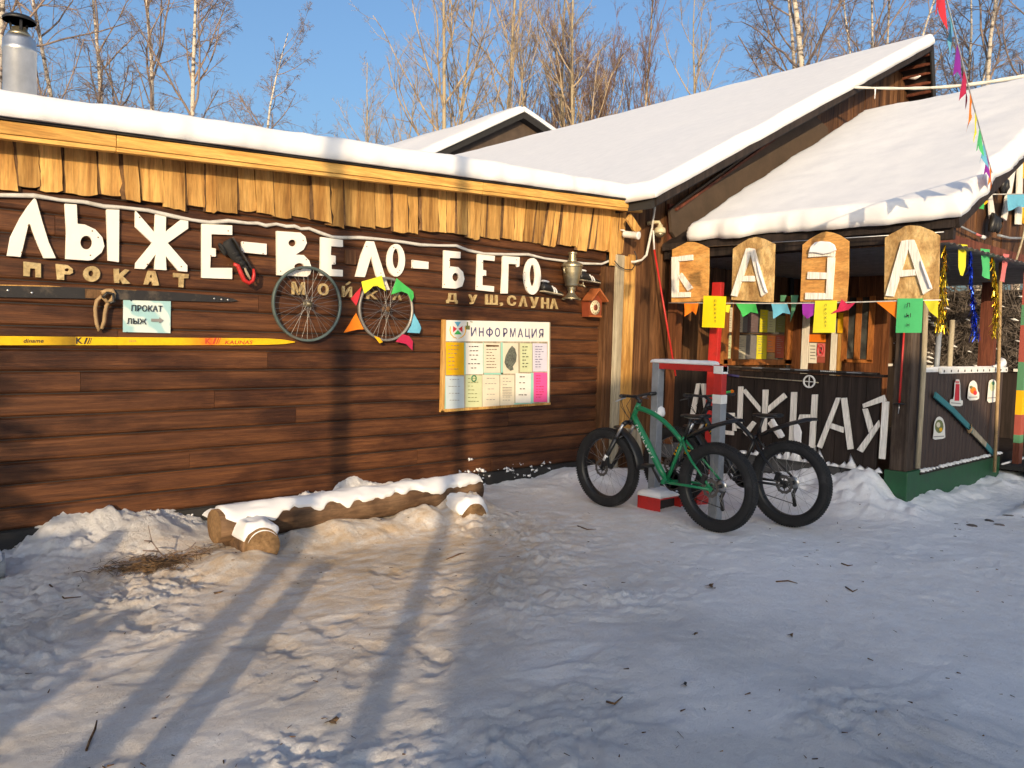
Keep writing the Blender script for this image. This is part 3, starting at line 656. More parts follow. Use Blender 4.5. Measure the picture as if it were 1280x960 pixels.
# roof
E0 = Vector((7.9, 2.72, 2.80)); rs = (4.98-2.79)/(12.15-7.9); LX = 12.15-7.9
def proof(x): return E0.z+rs*(x-7.9)
mb = MB()
def pslab(mb, x0, x1, y0, y1, t0, t1):
    vs = [(x, y, proof(x)+t) for y in (y0, y1) for x, t in ((x0, t0), (x1, t0), (x1, t1), (x0, t1))]
    mb.add(vs, [(0,1,2,3),(7,6,5,4),(0,4,5,1),(1,5,6,2),(2,6,7,3),(3,7,4,0)])
pslab(mb, 7.88, 12.15, 2.76, 6.08, -.09, -.01); mb.build('roof', M['dark'], porch)
mb = MB(); x1 = 16.0; vs = [(x, y, z) for y in (2.76, 6.08) for x, z in ((12.15, proof(12.15)-.09), (x1, proof(12.15)-2.2), (x1, proof(12.15)-2.1), (12.15, proof(12.15)-.01))]
mb.add(vs, [(0,1,2,3),(7,6,5,4),(0,4,5,1),(1,5,6,2),(2,6,7,3),(3,7,4,0)]); mb.build('rear_roof', M['tar'], porch)
sv2 = Vector((1, 0, rs)).normalized()
snow_slab('roof_snow', (7.83, 2.68, E0.z-.02), Vector((LX+.12, 0, rs*(LX+.12))), (0, 2.98, 0), .185, M['snow'], porch, seed=52, step=.07, edge=.035, lump=.010, wave=.12, rnd_=.36, up=(-.30, -.05, 1), bulge=.01)
MB().box((7.93, 2.78, 2.60), (7.99, 6.08, 2.74)).build('eave_board', M['dark'], porch)
# near gable boards under the rake
mb = MB(); x = XP+.28
while x < 12.1:
    w = rnd.uniform(.12, .17); x1 = min(x+w, 12.1); y = YN-.10+rnd.uniform(-.006, .006)
    mb.add([(x, y, 2.74), (x1-.004, y, 2.74), (x1-.004, y, proof(x1)-.09), (x, y, proof(x)-.09), (x, y+.03, 2.74), (x1-.004, y+.03, 2.74), (x1-.004, y+.03, proof(x1)-.09), (x, y+.03, proof(x)-.09)],
           [(0,1,2,3),(4,7,6,5),(0,4,5,1),(1,5,6,2),(2,6,7,3),(3,7,4,0)]); x = x1
mb.build('gable_boards', M['gable'], porch)
MB().box((XP+.2, YN-.115, 2.60), (13.6, YN-.04, 2.738)).build('gable_beam', M['oldred'], porch)
mb = MB(); mb.beam((7.9, 2.75, proof(7.9)-.05), (12.15, 2.75, proof(12.15)-.05), .05, .12, (0,1,0)); mb.build('bargeboard', M['dark'], porch)

# window with coloured notices (in the wall inside the porch)
win = thing('notice_window', 'orange framed window inside the porch with coloured sheets behind its panes', 'window', (10, YG-.05, 1.5))
Yw = YG-.03
def wbox(mb, x0, y0, x1, y1, d0, d1, mi=0):
    a, b = on(1, Yw, x0, y0), on(1, Yw, x1, y1); mb.box((min(a.x, b.x), Yw-d1, min(a.z, b.z)), (max(a.x, b.x), Yw-d0, max(a.z, b.z)), mi)
mb = MB(); wbox(mb, 905, 372, 984, 452, 0, .006); mb.build('pane', M['glass'], win)
mb = MB()
for r in ((902, 370, 907, 455), (915.5, 376, 920.5, 451), (982, 370, 987, 455), (902, 368, 987, 377), (907, 415.8, 982, 418.6), (902, 449, 987, 456)): wbox(mb, *r, .007, .035)
mb.build('frame', M['orangewood'], win, bevel=.004)
shs = [('pcream', 909, 384, 915.2, 415), ('pcream', 921, 384.5, 927.6, 415.4), ('pgrey', 928, 395, 933.3, 415.5), ('pmauve', 934, 391, 946.2, 415.6), ('lemon', 950, 387, 958.4, 415.6), ('pgreenish', 959, 389, 968, 415.6), ('olive', 970, 394, 981, 415.6),
       ('pgreenish', 908, 419, 914.5, 448), ('pcream', 921, 419, 930.8, 448.8), ('pgrey', 932, 419, 944.2, 448.5), ('lemon', 945.2, 419, 957, 448.8), ('porange', 957.7, 419, 968, 440.5), ('strap', 958, 441, 968, 448.8), ('pred', 968.5, 419, 980.5, 447.5)]
for i, (c, x0, y0, x1, y1) in enumerate(shs):
    mb = MB(); wbox(mb, x0, y0, x1, y1, .008, .012); mb.build('notice_sheet', M[c], win)
mb = MB(); rr = random.Random(2)
for c, x0, y0, x1, y1 in shs:
    yy = y0+3
    while yy < y1-3:
        wbox(mb, x0+1.5, yy, x0+1.5+(x1-x0-3)*rr.uniform(.4, 1), yy+.7, .013, .0145); yy += rr.uniform(2, 4.5)
mb.build('print', M['greyink'], win)

door = thing('porch_doorway', 'doorway, its dark painted as a black sheet, with pale uprights inside the porch', 'doorway', (11, YG-.05, .3))
mb = MB(); wbox(mb, 987.5, 340, 999.5, 470, 0, .02); mb.build('dark_sheet', M['ink'], door)  # black sheet on the wall, painted in place of the doorway's inner shade
mb = MB(); wbox(mb, 1000, 345, 1003.5, 470, .0, .06); mb.build('jamb', M['whitewood'], door)
st = []
def inY(x): return YG-.03
# stuff on the partition X = XI
def ibox(mb, x0, y0, x1, y1, d0, d1, mi=0):
    a, b = on(0, XI, x0, y0), on(0, XI, x1, y1); mb.box((XI-d1, min(a.y, b.y), min(a.z, b.z)), (XI-d0, max(a.y, b.y), max(a.z, b.z)), mi)
sg = thing('warning_sign', 'small white and pink sign with a red prohibition ring on the brown porch post', 'sign', tuple(on(0, XI, 1021, 440)))
mb = MB(); ibox(mb, 1012, 428.5, 1021, 454, .002, .008); mb.build('text_sheet', M['pwhite'], sg)
mb = MB(); ibox(mb, 1021.3, 429, 1031, 446, .002, .008); mb.build('ring_sheet', M['salmon'], sg)
mb = MB(); ibox(mb, 1021.3, 446.2, 1031, 453.5, .002, .008); mb.build('caption_strip', M['pred'], sg)
mb = MB(); ibox(mb, 1012, 418, 1032, 427.8, .002, .008); mb.build('orange_strip', M['forange'], sg)
mb = MB(); c = on(0, XI, 1026.2, 437.6); R_ = .085
for i in range(24):
    a, b = 2*math.pi*i/24, 2*math.pi*(i+1)/24
    mb.beam((XI-.011, c.y+R_*.62*math.cos(a), c.z+R_*math.sin(a)), (XI-.011, c.y+R_*.62*math.cos(b), c.z+R_*math.sin(b)), .016, .004, (1,0,0))
mb.beam((XI-.011, c.y+.036, c.z+.06), (XI-.011, c.y-.036, c.z-.06), .004, .016, (1,0,0)); mb.build('ring', M['fred'], sg)
mb = MB()
for k in range(5): ibox(mb, 1013, 432+k*4, 1019.5, 433+k*4, .009, .010)
ibox(mb, 1025, 434, 1027.5, 442, .009, .0105); mb.build('print', M['ink'], sg)
for nm, lb, x0, x1, y0, y1, mt in (('upright_board', 'pale upright board left of the small pink prohibition sign', 1006.5, 1009.5, 352, 470, 'whitewood'), ('upright_board', 'white knotted stick between the pink sign and the grey window', 1041, 1045, 398, 470, 'whitewood'), ('upright_board', 'yellow pine lath right of the white stick inside the porch', 1049.5, 1052, 395, 470, 'pine')):
    mb = MB(); ibox(mb, x0, y0, x1, y1, .010, .022); o = mb.build(nm, M[mt], org=on(0, XI, x0, y1)); tag(o, lb, 'board', 'upright boards inside the porch')
mb = MB(); ibox(mb, 1050, 391, 1055.5, 416.5, .055, .058); tag(mb.build('yellow_slip', M['pgold'], org=on(0, XI, 1052, 404)), 'narrow yellow slip hanging beside the grey porch window', 'paper')
w2 = thing('porch_window', 'grey glazed window behind the crimson pennant inside the porch', 'window', tuple(on(0, XI, 1072, 420)))
mb = MB(); ibox(mb, 1058, 372, 1090, 449, .002, .008); mb.build('pane', M['glass'], w2)
mb = MB()
for r in ((1056, 370, 1058.5, 452), (1072, 372, 1075, 449), (1088.5, 370, 1091, 452), (1056, 449, 1091, 454)): ibox(mb, *r, .004, .03)
mb.build('frame', M['orangewood'], w2)

# entrance step right of the end panel
stp = thing('entrance_step', 'low green edged step with a black mat at the porch entrance', 'step', (11.4, 3.0, 0))
MB().box((XE+.03, 2.78, -.1), (12.9, 2.84, .20)).build('front_board', M['greenpaint'], stp); MB().box((XE+.03, 2.84, .14), (12.9, 4.6, .19)).build('tread', M['tar'], stp)
mb = MB(); mb.tube([(XE+.03, 2.80, .205), (11.5, 2.80, .21), (12.9, 2.8, .21)], [.012, .02, .014], 7); mb.tube([(XE+.03, 3.1, .20), (11.6, 3.1, .205), (12.9, 3.1, .2)], [.012, .018, .014], 7); mb.build('snow_edge', M['snow'], stp)
p0 = on(1, 3.0, 1268, 450)+Vector((.40, 0, 0)); mp = thing('painted_post', 'post painted in green, red and yellow blocks at the right edge of the porch', 'post', (p0.x+.07, 3.05, 0))
mb = MB(); zz = [0, .45, .55, .80, 1.10, 1.45, 1.9, 2.15, 2.6]; cs = [3, 0, 1, 2, 0, 1, 0, 1]
for i in range(8): mb.box((p0.x, 3.0, zz[i]), (p0.x+.14, 3.07, zz[i+1]), cs[i])
mb.build('shaft', [M['fdkgreen'], M['pred'], M['pgold'], M['oldred']], mp)
tag(MB().box((11.2, 2.2, GZ(11.5, 2.4)-.01), (13.2, 2.72, GZ(11.5, 2.4)+.03)).build('door_mat', M['tar'], org=(12, 2.5, .02)), 'black rubber mat on the snow before the porch step', 'mat')

# brushwood fence seen through the porch
rnd = random.Random(23)
fen = thing('brush_fence', 'tall grey fence of woven brushwood seen through the open porch', 'fence', (15, 4, 0))
mb = MB().box((15.25, 0.5, 0), (15.3, 7.5, 2.62)); mb.build('backing', M['brush'], fen)
mb = MB()
for i in range(2600):
    y = rnd.uniform(.6, 7.4); z = rnd.uniform(.9, 2.7); a = rnd.choice((rnd.gauss(.35, .5), rnd.gauss(2.2, .6), rnd.uniform(0, 3.14))); L = rnd.uniform(.15, .6); x = rnd.uniform(14.95, 15.22)
    d = Vector((rnd.uniform(-.2, .2), math.cos(a), math.sin(a)))*L; p = Vector((x, y, z))
    r = rnd.uniform(.004, .012); mb.tube([p-d*.5, p+Vector((rnd.uniform(-.03, .03), 0, rnd.uniform(-.03, .03))), p+d*.5], [r, r*.9, r*.5], 4, cap=False)
mb.build('woven_twigs', M['brush'], fen)
mb = MB()
for i in range(150):
    y = rnd.uniform(.6, 7.4); z = rnd.uniform(1.0, 2.6); r = rnd.uniform(.015, .04); p = Vector((rnd.uniform(14.9, 15), y, z)); mb.tube([p, p+Vector((0, r*2, r*.6)), p+Vector((0, r*4, r))], [.004, r*.6, .003], 6)
mb.build('caught_snow', M['snow'], fen)
# ------------------------------------------------------------------ things on the shed wall
def ell(cx, cy, rx, ry, n=22, a0=0.0): return [(cx+rx*math.cos(a0+2*math.pi*i/n), cy+ry*math.sin(a0+2*math.pi*i/n)) for i in range(n)]
def loops_world(loops, Y): return [onY(Y, l) for l in loops]
def rounded(pts, k=2):
    for _ in range(k):
        q = []
        for i in range(len(pts)):
            a, b = pts[i], pts[(i+1) % len(pts)]; q += [(a[0]*.8+b[0]*.2, a[1]*.8+b[1]*.2), (a[0]*.2+b[0]*.8, a[1]*.2+b[1]*.8)]
        pts = q
    return pts
YL = YW-.004
BIG = [
 ('large white letter Л, first of the row above the golden word ПРОКАТ', [[(42,248),(34,258),(24,273),(12,297),(8,320),(25,321.5),(28,310),(35,280),(37,281),(45,303),(54,323),(69,323),(60,303),(52,277),(44.5,250)]], []),
 ('large white letter Ы cut in two pieces between Л and Ж', [[(80,255),(95,256),(96,280),(105,281),(118,287),(127,297),(129.5,308),(126,316),(115,325),(110,326),(81,324),(82,290)], ell(107,303.5,7.5,8.5)], [[(132,262),(148,262.5),(147.5,328),(134,326)]]),
 ('large white letter Ж with six arms above the golden letters АТ', [[(168,263),(192,291),(193,267),(206.5,269),(206,290),(226,274),(234,275),(234,286),(208.5,304),(233,332),(233,340),(222,339),(206,320),(207,338),(192,337),(193.5,318),(180,336.5),(168,336),(168.5,329),(189,304),(168,284)]], []),
 ('large white letter Е beside the old black and red ski boot', [[(251,280),(289,282),(289,294),(263,293),(263,310),(268.5,311),(268.5,321),(262,321),(261.5,335),(289,335),(289,349),(251,347.5)]], []),
 ('white hyphen bar above the black and red ski boot', [[(301,302),(332,305),(332,318.7),(300,315.5)]], []),
 ('large white letter В partly behind the teal bicycle rim', [[(344.5,289),(374,291),(380,296),(382,304),(378,312),(368,318.5),(378,319),(385,326),(388,335),(386,343),(382,346),(345,344)], ell(364,304,5,4.3), ell(372.7,333.5,6.3,4.5)], []),
 ('white letter Е right of the В, above the teal bicycle rim', [[(399.5,296.5),(427,300),(427.3,309),(412.5,308),(412,319),(418,320),(418,330.5),(413,331),(413,336.5),(427,337.5),(427,346),(399,344.5)]], []),
 ('white letter Л with one long leg reaching into the flagged wheel', [[(457,301.5),(466,302),(479,343),(485.6,362.5),(480.5,362.5),(469,345),(462.5,320.5),(454.5,346.6),(443,346),(450,319)]], []),
 ('narrow white letter О above the green flag on the wheel', [ell(493.5,325.5,11.3,20.5), ell(493.5,323.5,4.3,12.5)], []),
 ('white hyphen bar between О and Б', [[(514,325),(534,327.5),(534,336.5),(514,335.5)]], []),
 ('white letter Б above the golden word ДУШ', [[(553.5,313),(574,315),(574,323),(560.5,322.5),(560.5,333),(571,334),(577,340),(579,349),(576,358),(568,361),(552.5,360)], ell(568,346.5,4.2,5.2)], []),
 ('white letter Е between Б and Г above the information board', [[(595.5,317.5),(617,320),(616.5,326.5),(602,325),(602,337.5),(606,338),(606,345),(601.5,345),(601.5,356.5),(616,358),(615.5,365),(594,362.5)]], []),
 ('white letter Г above the golden word САУНА', [[(627,320),(648,321.5),(647.5,333),(645,334),(644,330.5),(634,330),(633,367),(625,367),(626.5,340)]], []),
 ('tall white letter О beside the samovar', [ell(664,345.5,10.5,23), ell(664,344.5,3.6,13.7)], []),
]
rr = random.Random(9)
for lb, loops, extra in BIG:
    pts = loops[0]; cx = sum(p[0] for p in pts)/len(pts); cy = max(p[1] for p in pts)
    o_ = on(1, YL, cx, cy); nm = 'hyphen_bar' if 'hyphen' in lb else 'wooden_letter'
    def nails(ps):
        mb = MB()
        for p in ps:
            c = on(1, YL-.0245, *p); mb.lathe([(.0055, 0), (.0045, .002), (0, .003)], c, 8, M=Matrix(((1,0,0),(0,0,-1),(0,1,0))))
        return mb
    nl = []
    cand = pts if not extra else pts+extra[0]
    for k in range(3):
        a = cand[rr.randrange(len(cand))]; b = (cx, sum(p[1] for p in pts)/len(pts)); nl.append((a[0]*.8+b[0]*.2, a[1]*.8+b[1]*.2))
    if extra:
        root = thing(nm, lb, 'letter', o_, 'white letters of the big wall sign')
        MB().prism(loops_world(loops, YL), (0, -.024, 0)).build('left_piece', M['letterpaint'], root, bevel=.002)
        MB().prism(loops_world(extra, YL), (0, -.024, 0)).build('right_piece', M['letterpaint'], root, bevel=.002)
    else:
        root = MB().prism(loops_world(loops, YL), (0, -.024, 0)).build(nm, M['letterpaint'], org=o_, bevel=.002)
        tag(root, lb, 'letter', 'white letters of the big wall sign')
    nails(nl).build('nails', M['bark'], root)

def small_letter(s, x0, y0, x1, y1, lb, tilt=0.0, grp='small golden letters on the wall', pts=None):
    o_ = on(1, YL, (x0+x1)/2, y1)
    mb = MB()
    if pts: mb.prism(loops_world(pts, YL), (0, -.018, 0))
    else:
        tl, tr, bl = on(1, YL, x0+tilt, y0), on(1, YL, x1+tilt, y0+(x1-x0)*.06), on(1, YL, x0, y1); put_text(mb, s, tl, tr, bl, (0, -.018, 0), bold=0.032)
    o = mb.build('wooden_letter', M['cut'], org=o_); tag(o, lb, 'letter', grp)
small_letter('П', 0, 0, 0, 0, 'small sawn golden letter П, first of the word under the white Л', pts=[[(29,327),(50.5,329.5),(50.5,347),(44,346.5),(43.5,336),(37,335.5),(36.5,345.5),(29,345)]])
small_letter('Р', 0, 0, 0, 0, 'small sawn golden letter Р under the white Ы', pts=[[(69,330),(84,331.5),(90,336),(90.5,341),(86,343.5),(79.5,343),(79.5,350),(71,349.5)], ell(83,337.5,3,2,10)])
small_letter('О', 0, 0, 0, 0, 'round sawn golden letter О under the right half of the white Ы', pts=[ell(114,342.5,10.5,9.8), ell(113,342,3.3,3.7,12)])
small_letter('К', 0, 0, 0, 0, 'small sawn golden letter К below the gap between white Ы and Ж', pts=[[(141.5,336),(148,336),(148,342.5),(156,336.5),(161,338),(153,345.5),(162,354.5),(153,355),(148.5,348.5),(148,354),(142.5,353.5)]])
small_letter('А', 0, 0, 0, 0, 'small sawn golden letter А under the white Ж', pts=[[(184,338.5),(193.5,339),(198,357),(190.5,357),(189,352),(186,352),(184,356),(179,355.5)], ell(188,345.5,1.5,2,8)])
small_letter('Т', 0, 0, 0, 0, 'small sawn golden letter Т at the end of the word under the white Ж', pts=[[(216,341),(235,343),(234.5,348),(229,348),(228.5,359.5),(223,359),(223,347),(216,346.5)]])
for a in (('М', 364, 352, 380, 368, 'golden letter М behind the spokes of the teal rim'), ('О', 397, 354, 410, 369, 'golden letter О behind the spokes of the teal rim'), ('И', 427, 358, 439, 371, None),
          ('К', 457, 363, 471, 373.5, 'golden letter К half hidden by the yellow flag on the wheel'), ('А', 490, 364, 501, 375, 'golden letter А half hidden by the green flag on the wheel'),
          ('Д', 557.5, 366, 571, 379, 'golden letter Д under the white Б'), ('У', 585, 368, 595.5, 380, 'golden letter У just left of the golden Ш'), ('Ш', 606, 368, 621, 380.5, 'golden letter Ш with three prongs'),
          (',', 624.5, 378, 628, 382.5, 'golden comma after the letter Ш'), ('С', 633.5, 369, 644, 382, 'golden letter С under the white Г'), ('А', 648, 369.5, 658, 383, 'golden letter А between С and У, under the white О'),
          ('У', 662, 371, 672.5, 385, 'golden letter У below the tall white О'), ('Н', 676, 372, 685, 385.5, 'golden letter Н below the left black shoe'), ('А', 687, 373, 696.5, 386, 'golden letter А, last of the row below the black shoe')):
    if a[5]: small_letter(*a, tilt=rr.uniform(-.6, .6))
root = thing('wooden_letter', 'golden letter Й with its little breve between the two wheels', 'letter', on(1, YL, 433, 371), 'small golden letters on the wall')
mb = MB(); put_text(mb, 'И', on(1, YL, 427, 357.5), on(1, YL, 439, 358.5), on(1, YL, 427, 371), (0, -.018, 0), bold=.032); mb.build('body', M['cut'], root)
mb = MB(); mb.prism(onY(YL, [(431, 355.5), (436, 352), (437.5, 353.5), (432.5, 357)]), (0, -.018, 0)); mb.build('breve', M['cut'], root)

# white cable loosely strung along the wall
cpx = [(-60,240),(0,244),(42,244.5),(75,250),(105,252.5),(130,258),(150,259),(185,263),(215,270),(240,275),(262,278),(285,276),(310,279),(322,279),(332,282),(345,280),(358,283),(368,282.5),(376,286),(386,285.5),(400,291),(415,296),(428,297),(450,297),(475,299),(500,302),(525,306),(550,307),(570,307),(585,313),(605,317),(630,318),(660,318),(680,323),(710,327),(730,329.5),(752,330),(762,326),(768,323.5),(776,323.5),(785,327)]
p = [on(1, YW-.03, *q) for q in cpx]
p = [Vector((-2.4, p[0].y, p[0].z+.05)), Vector((-.9, p[0].y, p[0].z-.01))]+p
p += [on(1, YG-.13, *q) for q in ((793,327.5),(802,325),(808,319),(812,300),(815,285),(818,262),(819,250))]
mb = MB(); rad = [.0145+.002*math.sin(i*2.1) for i in range(len(p))]; mb.tube(p, rad, 8)
o = mb.build('cable', M['cable'], org=on(1, YW-.03, 400, 291)); tag(o, 'long white cable sagging above the big white letters along the wall', 'cable')
mb = MB(); mb.tube([on(1, YG-.11, *q) for q in ((768,326),(774,333),(782,337),(790,337),(794,331),(796,322),(793,314))], .006, 6)
tag(mb.build('thin_cable', M['black'], org=on(1, YG-.1, 780, 335)), 'thin black cable looped under the white cable at the pale boards', 'cable')

# old black ski with its leather binding
def ski_strip(mb, px, Y0, th, mi=0):
    """px: list of (x, ytop, ybottom)"""
    top = onY(Y0, [(x, a) for x, a, b in px]); bot = onY(Y0, [(x, b) for x, a, b in px]); mb.prism(top+list(reversed(bot)), (0, -th, 0), mi)
old = thing('old_ski', 'worn black wooden ski with a strap binding above the yellow ski', 'ski', on(1, YW, 120, 372))
mb = MB(); ski_strip(mb, [(-70, 353, 369), (0, 357, 371.5), (90, 359, 373), (150, 362, 374.5), (220, 365.5, 376), (270, 369.5, 377.5), (290, 373, 377), (296, 375.5, 376)], YW-.014, .012); mb.build('blade', M['darkski'], old)
mb = MB(); ski_strip(mb, [(-70, 352.2, 353), (0, 355.8, 356.9), (60, 357, 358.9), (87, 359.5, 360.5)], YW-.012, .012); ski_strip(mb, [(143, 361.5, 363.2), (170, 362.8, 363.6)], YW-.012, .012); mb.build('bare_edge', M['pine'], old)
mb = MB()
for q in ((268, 373.3), (277, 374.2), (285, 374.8), (10, 363), (40, 366)): mb.lathe([(.010, 0), (.007, .004), (0, .005)], on(1, YW-.026, *q), 8, M=Matrix(((1,0,0),(0,0,-1),(0,1,0))))
mb.build('rivet', M['steel'], old)
bd = MB(); a, b = on(1, YW-.06, 108, 361), on(1, YW-.06, 142, 374); bd.box((a.x, YW-.036, b.z), (b.x, YW-.027, a.z)); bo = bd.build('binding', M['bark'], old)
def ribbon(mb, pts, w, th=.006, Y=None):
    for a, b in zip(pts[:-1], pts[1:]): mb.beam(a, b, th, w, (0, 1, 0))
mb = MB(); mb.tube([on(1, YW-.05, *q) for q in ((127,366),(134,363.5),(140,363),(142.5,367),(141,374),(136,378),(133,382),(131,392),(130,402),(127,411),(124,413),(121,405),(119.5,395),(119,385),(121,376),(126,371),(131,374),(136,380))], [.016]*5+[.013]*13, 6); mb.build('strap', M['strap'], bo)
mb = MB(); mb.tube([on(1, YW-.07, *q) for q in ((128,372),(134,366),(141,367),(142.5,377),(137,379))], .010, 6); mb.build('buckle', M['leather'], bo)

# the long yellow ski
m, nt, b = newmat('yellow_ski_lacquer'); tc = node(nt, 'ShaderNodeTexCoord'); sx = node(nt, 'ShaderNodeSeparateXYZ', {0: tc.outputs['Object']})
xs = [on(1, YW, q, 427).x for q in (40, 92, 97, 225, 262, 268, 290)]; x_o = on(1, YW, 200, 428).x
mr = node(nt, 'ShaderNodeMapRange', {0: sx.outputs[0], 1: xs[0]-x_o, 2: xs[-1]-x_o})
rel = lambda i: (xs[i]-xs[0])/(xs[-1]-xs[0]); ye = (0.80, 0.49, 0.004)
c = ramp(nt, mr.outputs[0], [(0.0, ye), (rel(1), (0.22, 0.13, 0.006)), (rel(2), ye), (rel(3), ye), (rel(4), (0.66, 0.14, 0.012)), (rel(5), (0.70, 0.26, 0.01)), (1, ye)])
n_ = node(nt, 'ShaderNodeTexNoise', {'Vector': tc.outputs['Object'], 'Scale': 30.0, 'Detail': 4.0}); c = mul(nt, c, ramp(nt, n_.outputs[0], [(0.3, (.86,)*3), (.6, (1,)*3)]))
nt.links.new(c, b.inputs['Base Color']); b.inputs['Roughness'].default_value = 0.35
ys = thing('yellow_ski', 'long yellow racing ski hung level under the black ski', 'ski', on(1, YW, 200, 428))
mb = MB(); ski_strip(mb, [(-70, 420, 432.5), (0, 420, 431.5), (160, 421.5, 431.5), (290, 422.5, 431.5), (335, 423, 431), (355, 424.5, 430), (368, 427, 428)], YW-.014, .014); mb.build('blade', m, ys, bevel=.002)
def wall_text(s, x0, y0, x1, y1, Y, mat, root, nm='print', slant=0.0, bold=.0, th=.0012):
    mb = MB(); put_text(mb, s, on(1, Y, x0+slant, y0), on(1, Y, x1+slant, y0), on(1, Y, x0, y1), (0, -th, 0), bold); return mb.build(nm, M[mat], root)
Yy = YW-.0285
wall_text('diname', 29, 423.5, 54, 428.5, Yy, 'ink', ys, slant=1.2, bold=.02); wall_text('K', 95, 421.8, 103.5, 429.8, Yy, 'ink', ys, bold=.03)
wall_text('K', 256.5, 422.8, 264, 430, Yy, 'skired', ys, bold=.03); wall_text('KAUNAS', 281, 425.6, 315, 430.4, Yy, 'skired', ys, slant=1.2, bold=.02)
for x, mt in ((104.5, 'ink'), (265.5, 'skired')):
    mb = MB()
    for k, w in ((0, 2.4), (4.2, 1.4), (7, .7)): mb.prism(onY(Yy, [(x+k+3, 422.2), (x+k+3+w, 422.2), (x+k+w, 430), (x+k, 430)]), (0, -.0012, 0))
    mb.build('print', M[mt], ys)
wall_text('2010', 161, 425, 170, 427.5, Yy, 'strap', ys)

# paper sign
def sheet(name, pts, Y, mat, label, cat='notice', th=.002, group=None, curl=0.0):
    c = onY(Y, pts); nseg = 8; P = np.zeros((nseg+1, nseg+1, 3))
    for i in range(nseg+1):
        for j in range(nseg+1):
            u, v = i/nseg, j/nseg; p = (c[0]*(1-u)+c[1]*u)*(1-v)+(c[3]*(1-u)+c[2]*u)*v
            P[i, j] = (p.x, p.y-curl*abs(fbm(np.array(u*2.5+p.x), np.array(v*2.5), 5, 2).item())*(1 if 0 < i < nseg else .4), p.z)
    o = grid_mesh(name, P, M[mat], org=c[3])
    return tag(o, label, cat, group)
sp = thing('paper_sign', 'pale blue laminated sign with an arrow reading ПРОКАТ ЛЫЖ', 'sign', on(1, YW, 183, 416))
o = sheet('tmp', [(154, 375), (213.5, 376.5), (213, 416.5), (153.5, 415)], YW-.016, 'poster', '', curl=.004); o.name = 'sheet'; o.parent = sp; o.location = Vector(o['org'])-Vector(sp['org']); del o['label']; del o['category']
m, nt, b = newmat('pale_printed_poster'); co = objco(nt, (7, 7, 7)); w_ = node(nt, 'ShaderNodeTexWave', {'Vector': co, 'Scale': 0.35, 'Distortion': 9.0, 'Detail': 3.0}, bands_direction='DIAGONAL')
nt.links.new(ramp(nt, w_.outputs[0], [(0.25, (0.34, 0.56, 0.58)), (0.6, (0.62, 0.72, 0.68))]), b.inputs['Base Color']); b.inputs['Roughness'].default_value = .35; o.data.materials[0] = m
mb = MB(); Yp = YW-.026
put_text(mb, 'ПРОКАТ', on(1, Yp, 164.5, 381), on(1, Yp, 203, 382), on(1, Yp, 164, 389), (0, -.0012, 0), .015); put_text(mb, 'ЛЫЖ', on(1, Yp, 158.5, 397.5), on(1, Yp, 183, 398.3), on(1, Yp, 158.5, 404.8), (0, -.0012, 0), .015)
mb.build('lettering', M['ink'], sp)
mb = MB(); mb.prism(onY(Yp, [(189, 398.3), (199, 398.5), (199, 396.6), (204.5, 400.4), (199, 404), (199, 402.2), (189, 402)]), (0, -.0012, 0)); mb.build('arrow', M['greyink'], sp)
mb = MB()
for q in ((164, 375.5), (159, 415.6)): mb.lathe([(.006, 0), (0, .003)], on(1, YW-.026, *q), 6, M=Matrix(((1,0,0),(0,0,-1),(0,1,0))))
mb.build('nail', M['ink'], sp)

# bicycle wheels hung on the wall
def wall_wheel(name, cx, cy, R, lb, rimmat, hubmat, nsp):
    c = on(1, YW-.07, cx, cy); t = thing(name, lb, 'wheel', c, 'bare bicycle wheels on the wall'); rg = random.Random(int(cx))
    pr = [(R-.022, -.011), (R-.006, -.013), (R, -.011), (R-.004, -.007), (R-.004, .007), (R, .011), (R-.006, .013), (R-.022, .011)]
    mb = MB(); n = 64; vs = [c+Vector((r*math.cos(2*math.pi*i/n), z, r*math.sin(2*math.pi*i/n))) for i in range(n) for r, z in pr]; k = len(pr)
    mb.add(vs, [(i*k+j, i*k+(j+1) % k, ((i+1) % n)*k+(j+1) % k, ((i+1) % n)*k+j) for i in range(n) for j in range(k)], 0, True); mb.build('rim', M[rimmat], t)
    Ml = Matrix(((1,0,0),(0,0,1),(0,-1,0)))
    MB().lathe([(.006, -.055), (.006, -.04), (.026, -.036), (.026, -.032), (.014, -.026), (.014, .026), (.026, .032), (.026, .036), (.006, .04), (.006, .05)], c, 20, M=Ml).build('hub', M[hubmat], t)
    mb = MB()
    for i in range(nsp):
        a = 2*math.pi*i/nsp; s = 1 if i % 2 else -1; a2 = a+(.95 if (i//2) % 2 else -.95)
        mb.tube([c+Vector((.023*math.cos(a2), s*.033, .023*math.sin(a2))), c+Vector(((R-.02)*math.cos(a), 0, (R-.02)*math.sin(a)))], .0016, 4, cap=False)
    mb.build('spokes', M['spoke'], t); return t
wall_wheel('wheel', 384.5, 380, .318, 'bare wheel with a faded teal rim and no flags', 'rimteal', 'samovar', 36)
wall_wheel('wheel', 483, 386.5, .292, 'bare wheel with coloured flags tied round its worn rim', 'rim', 'bark', 36)
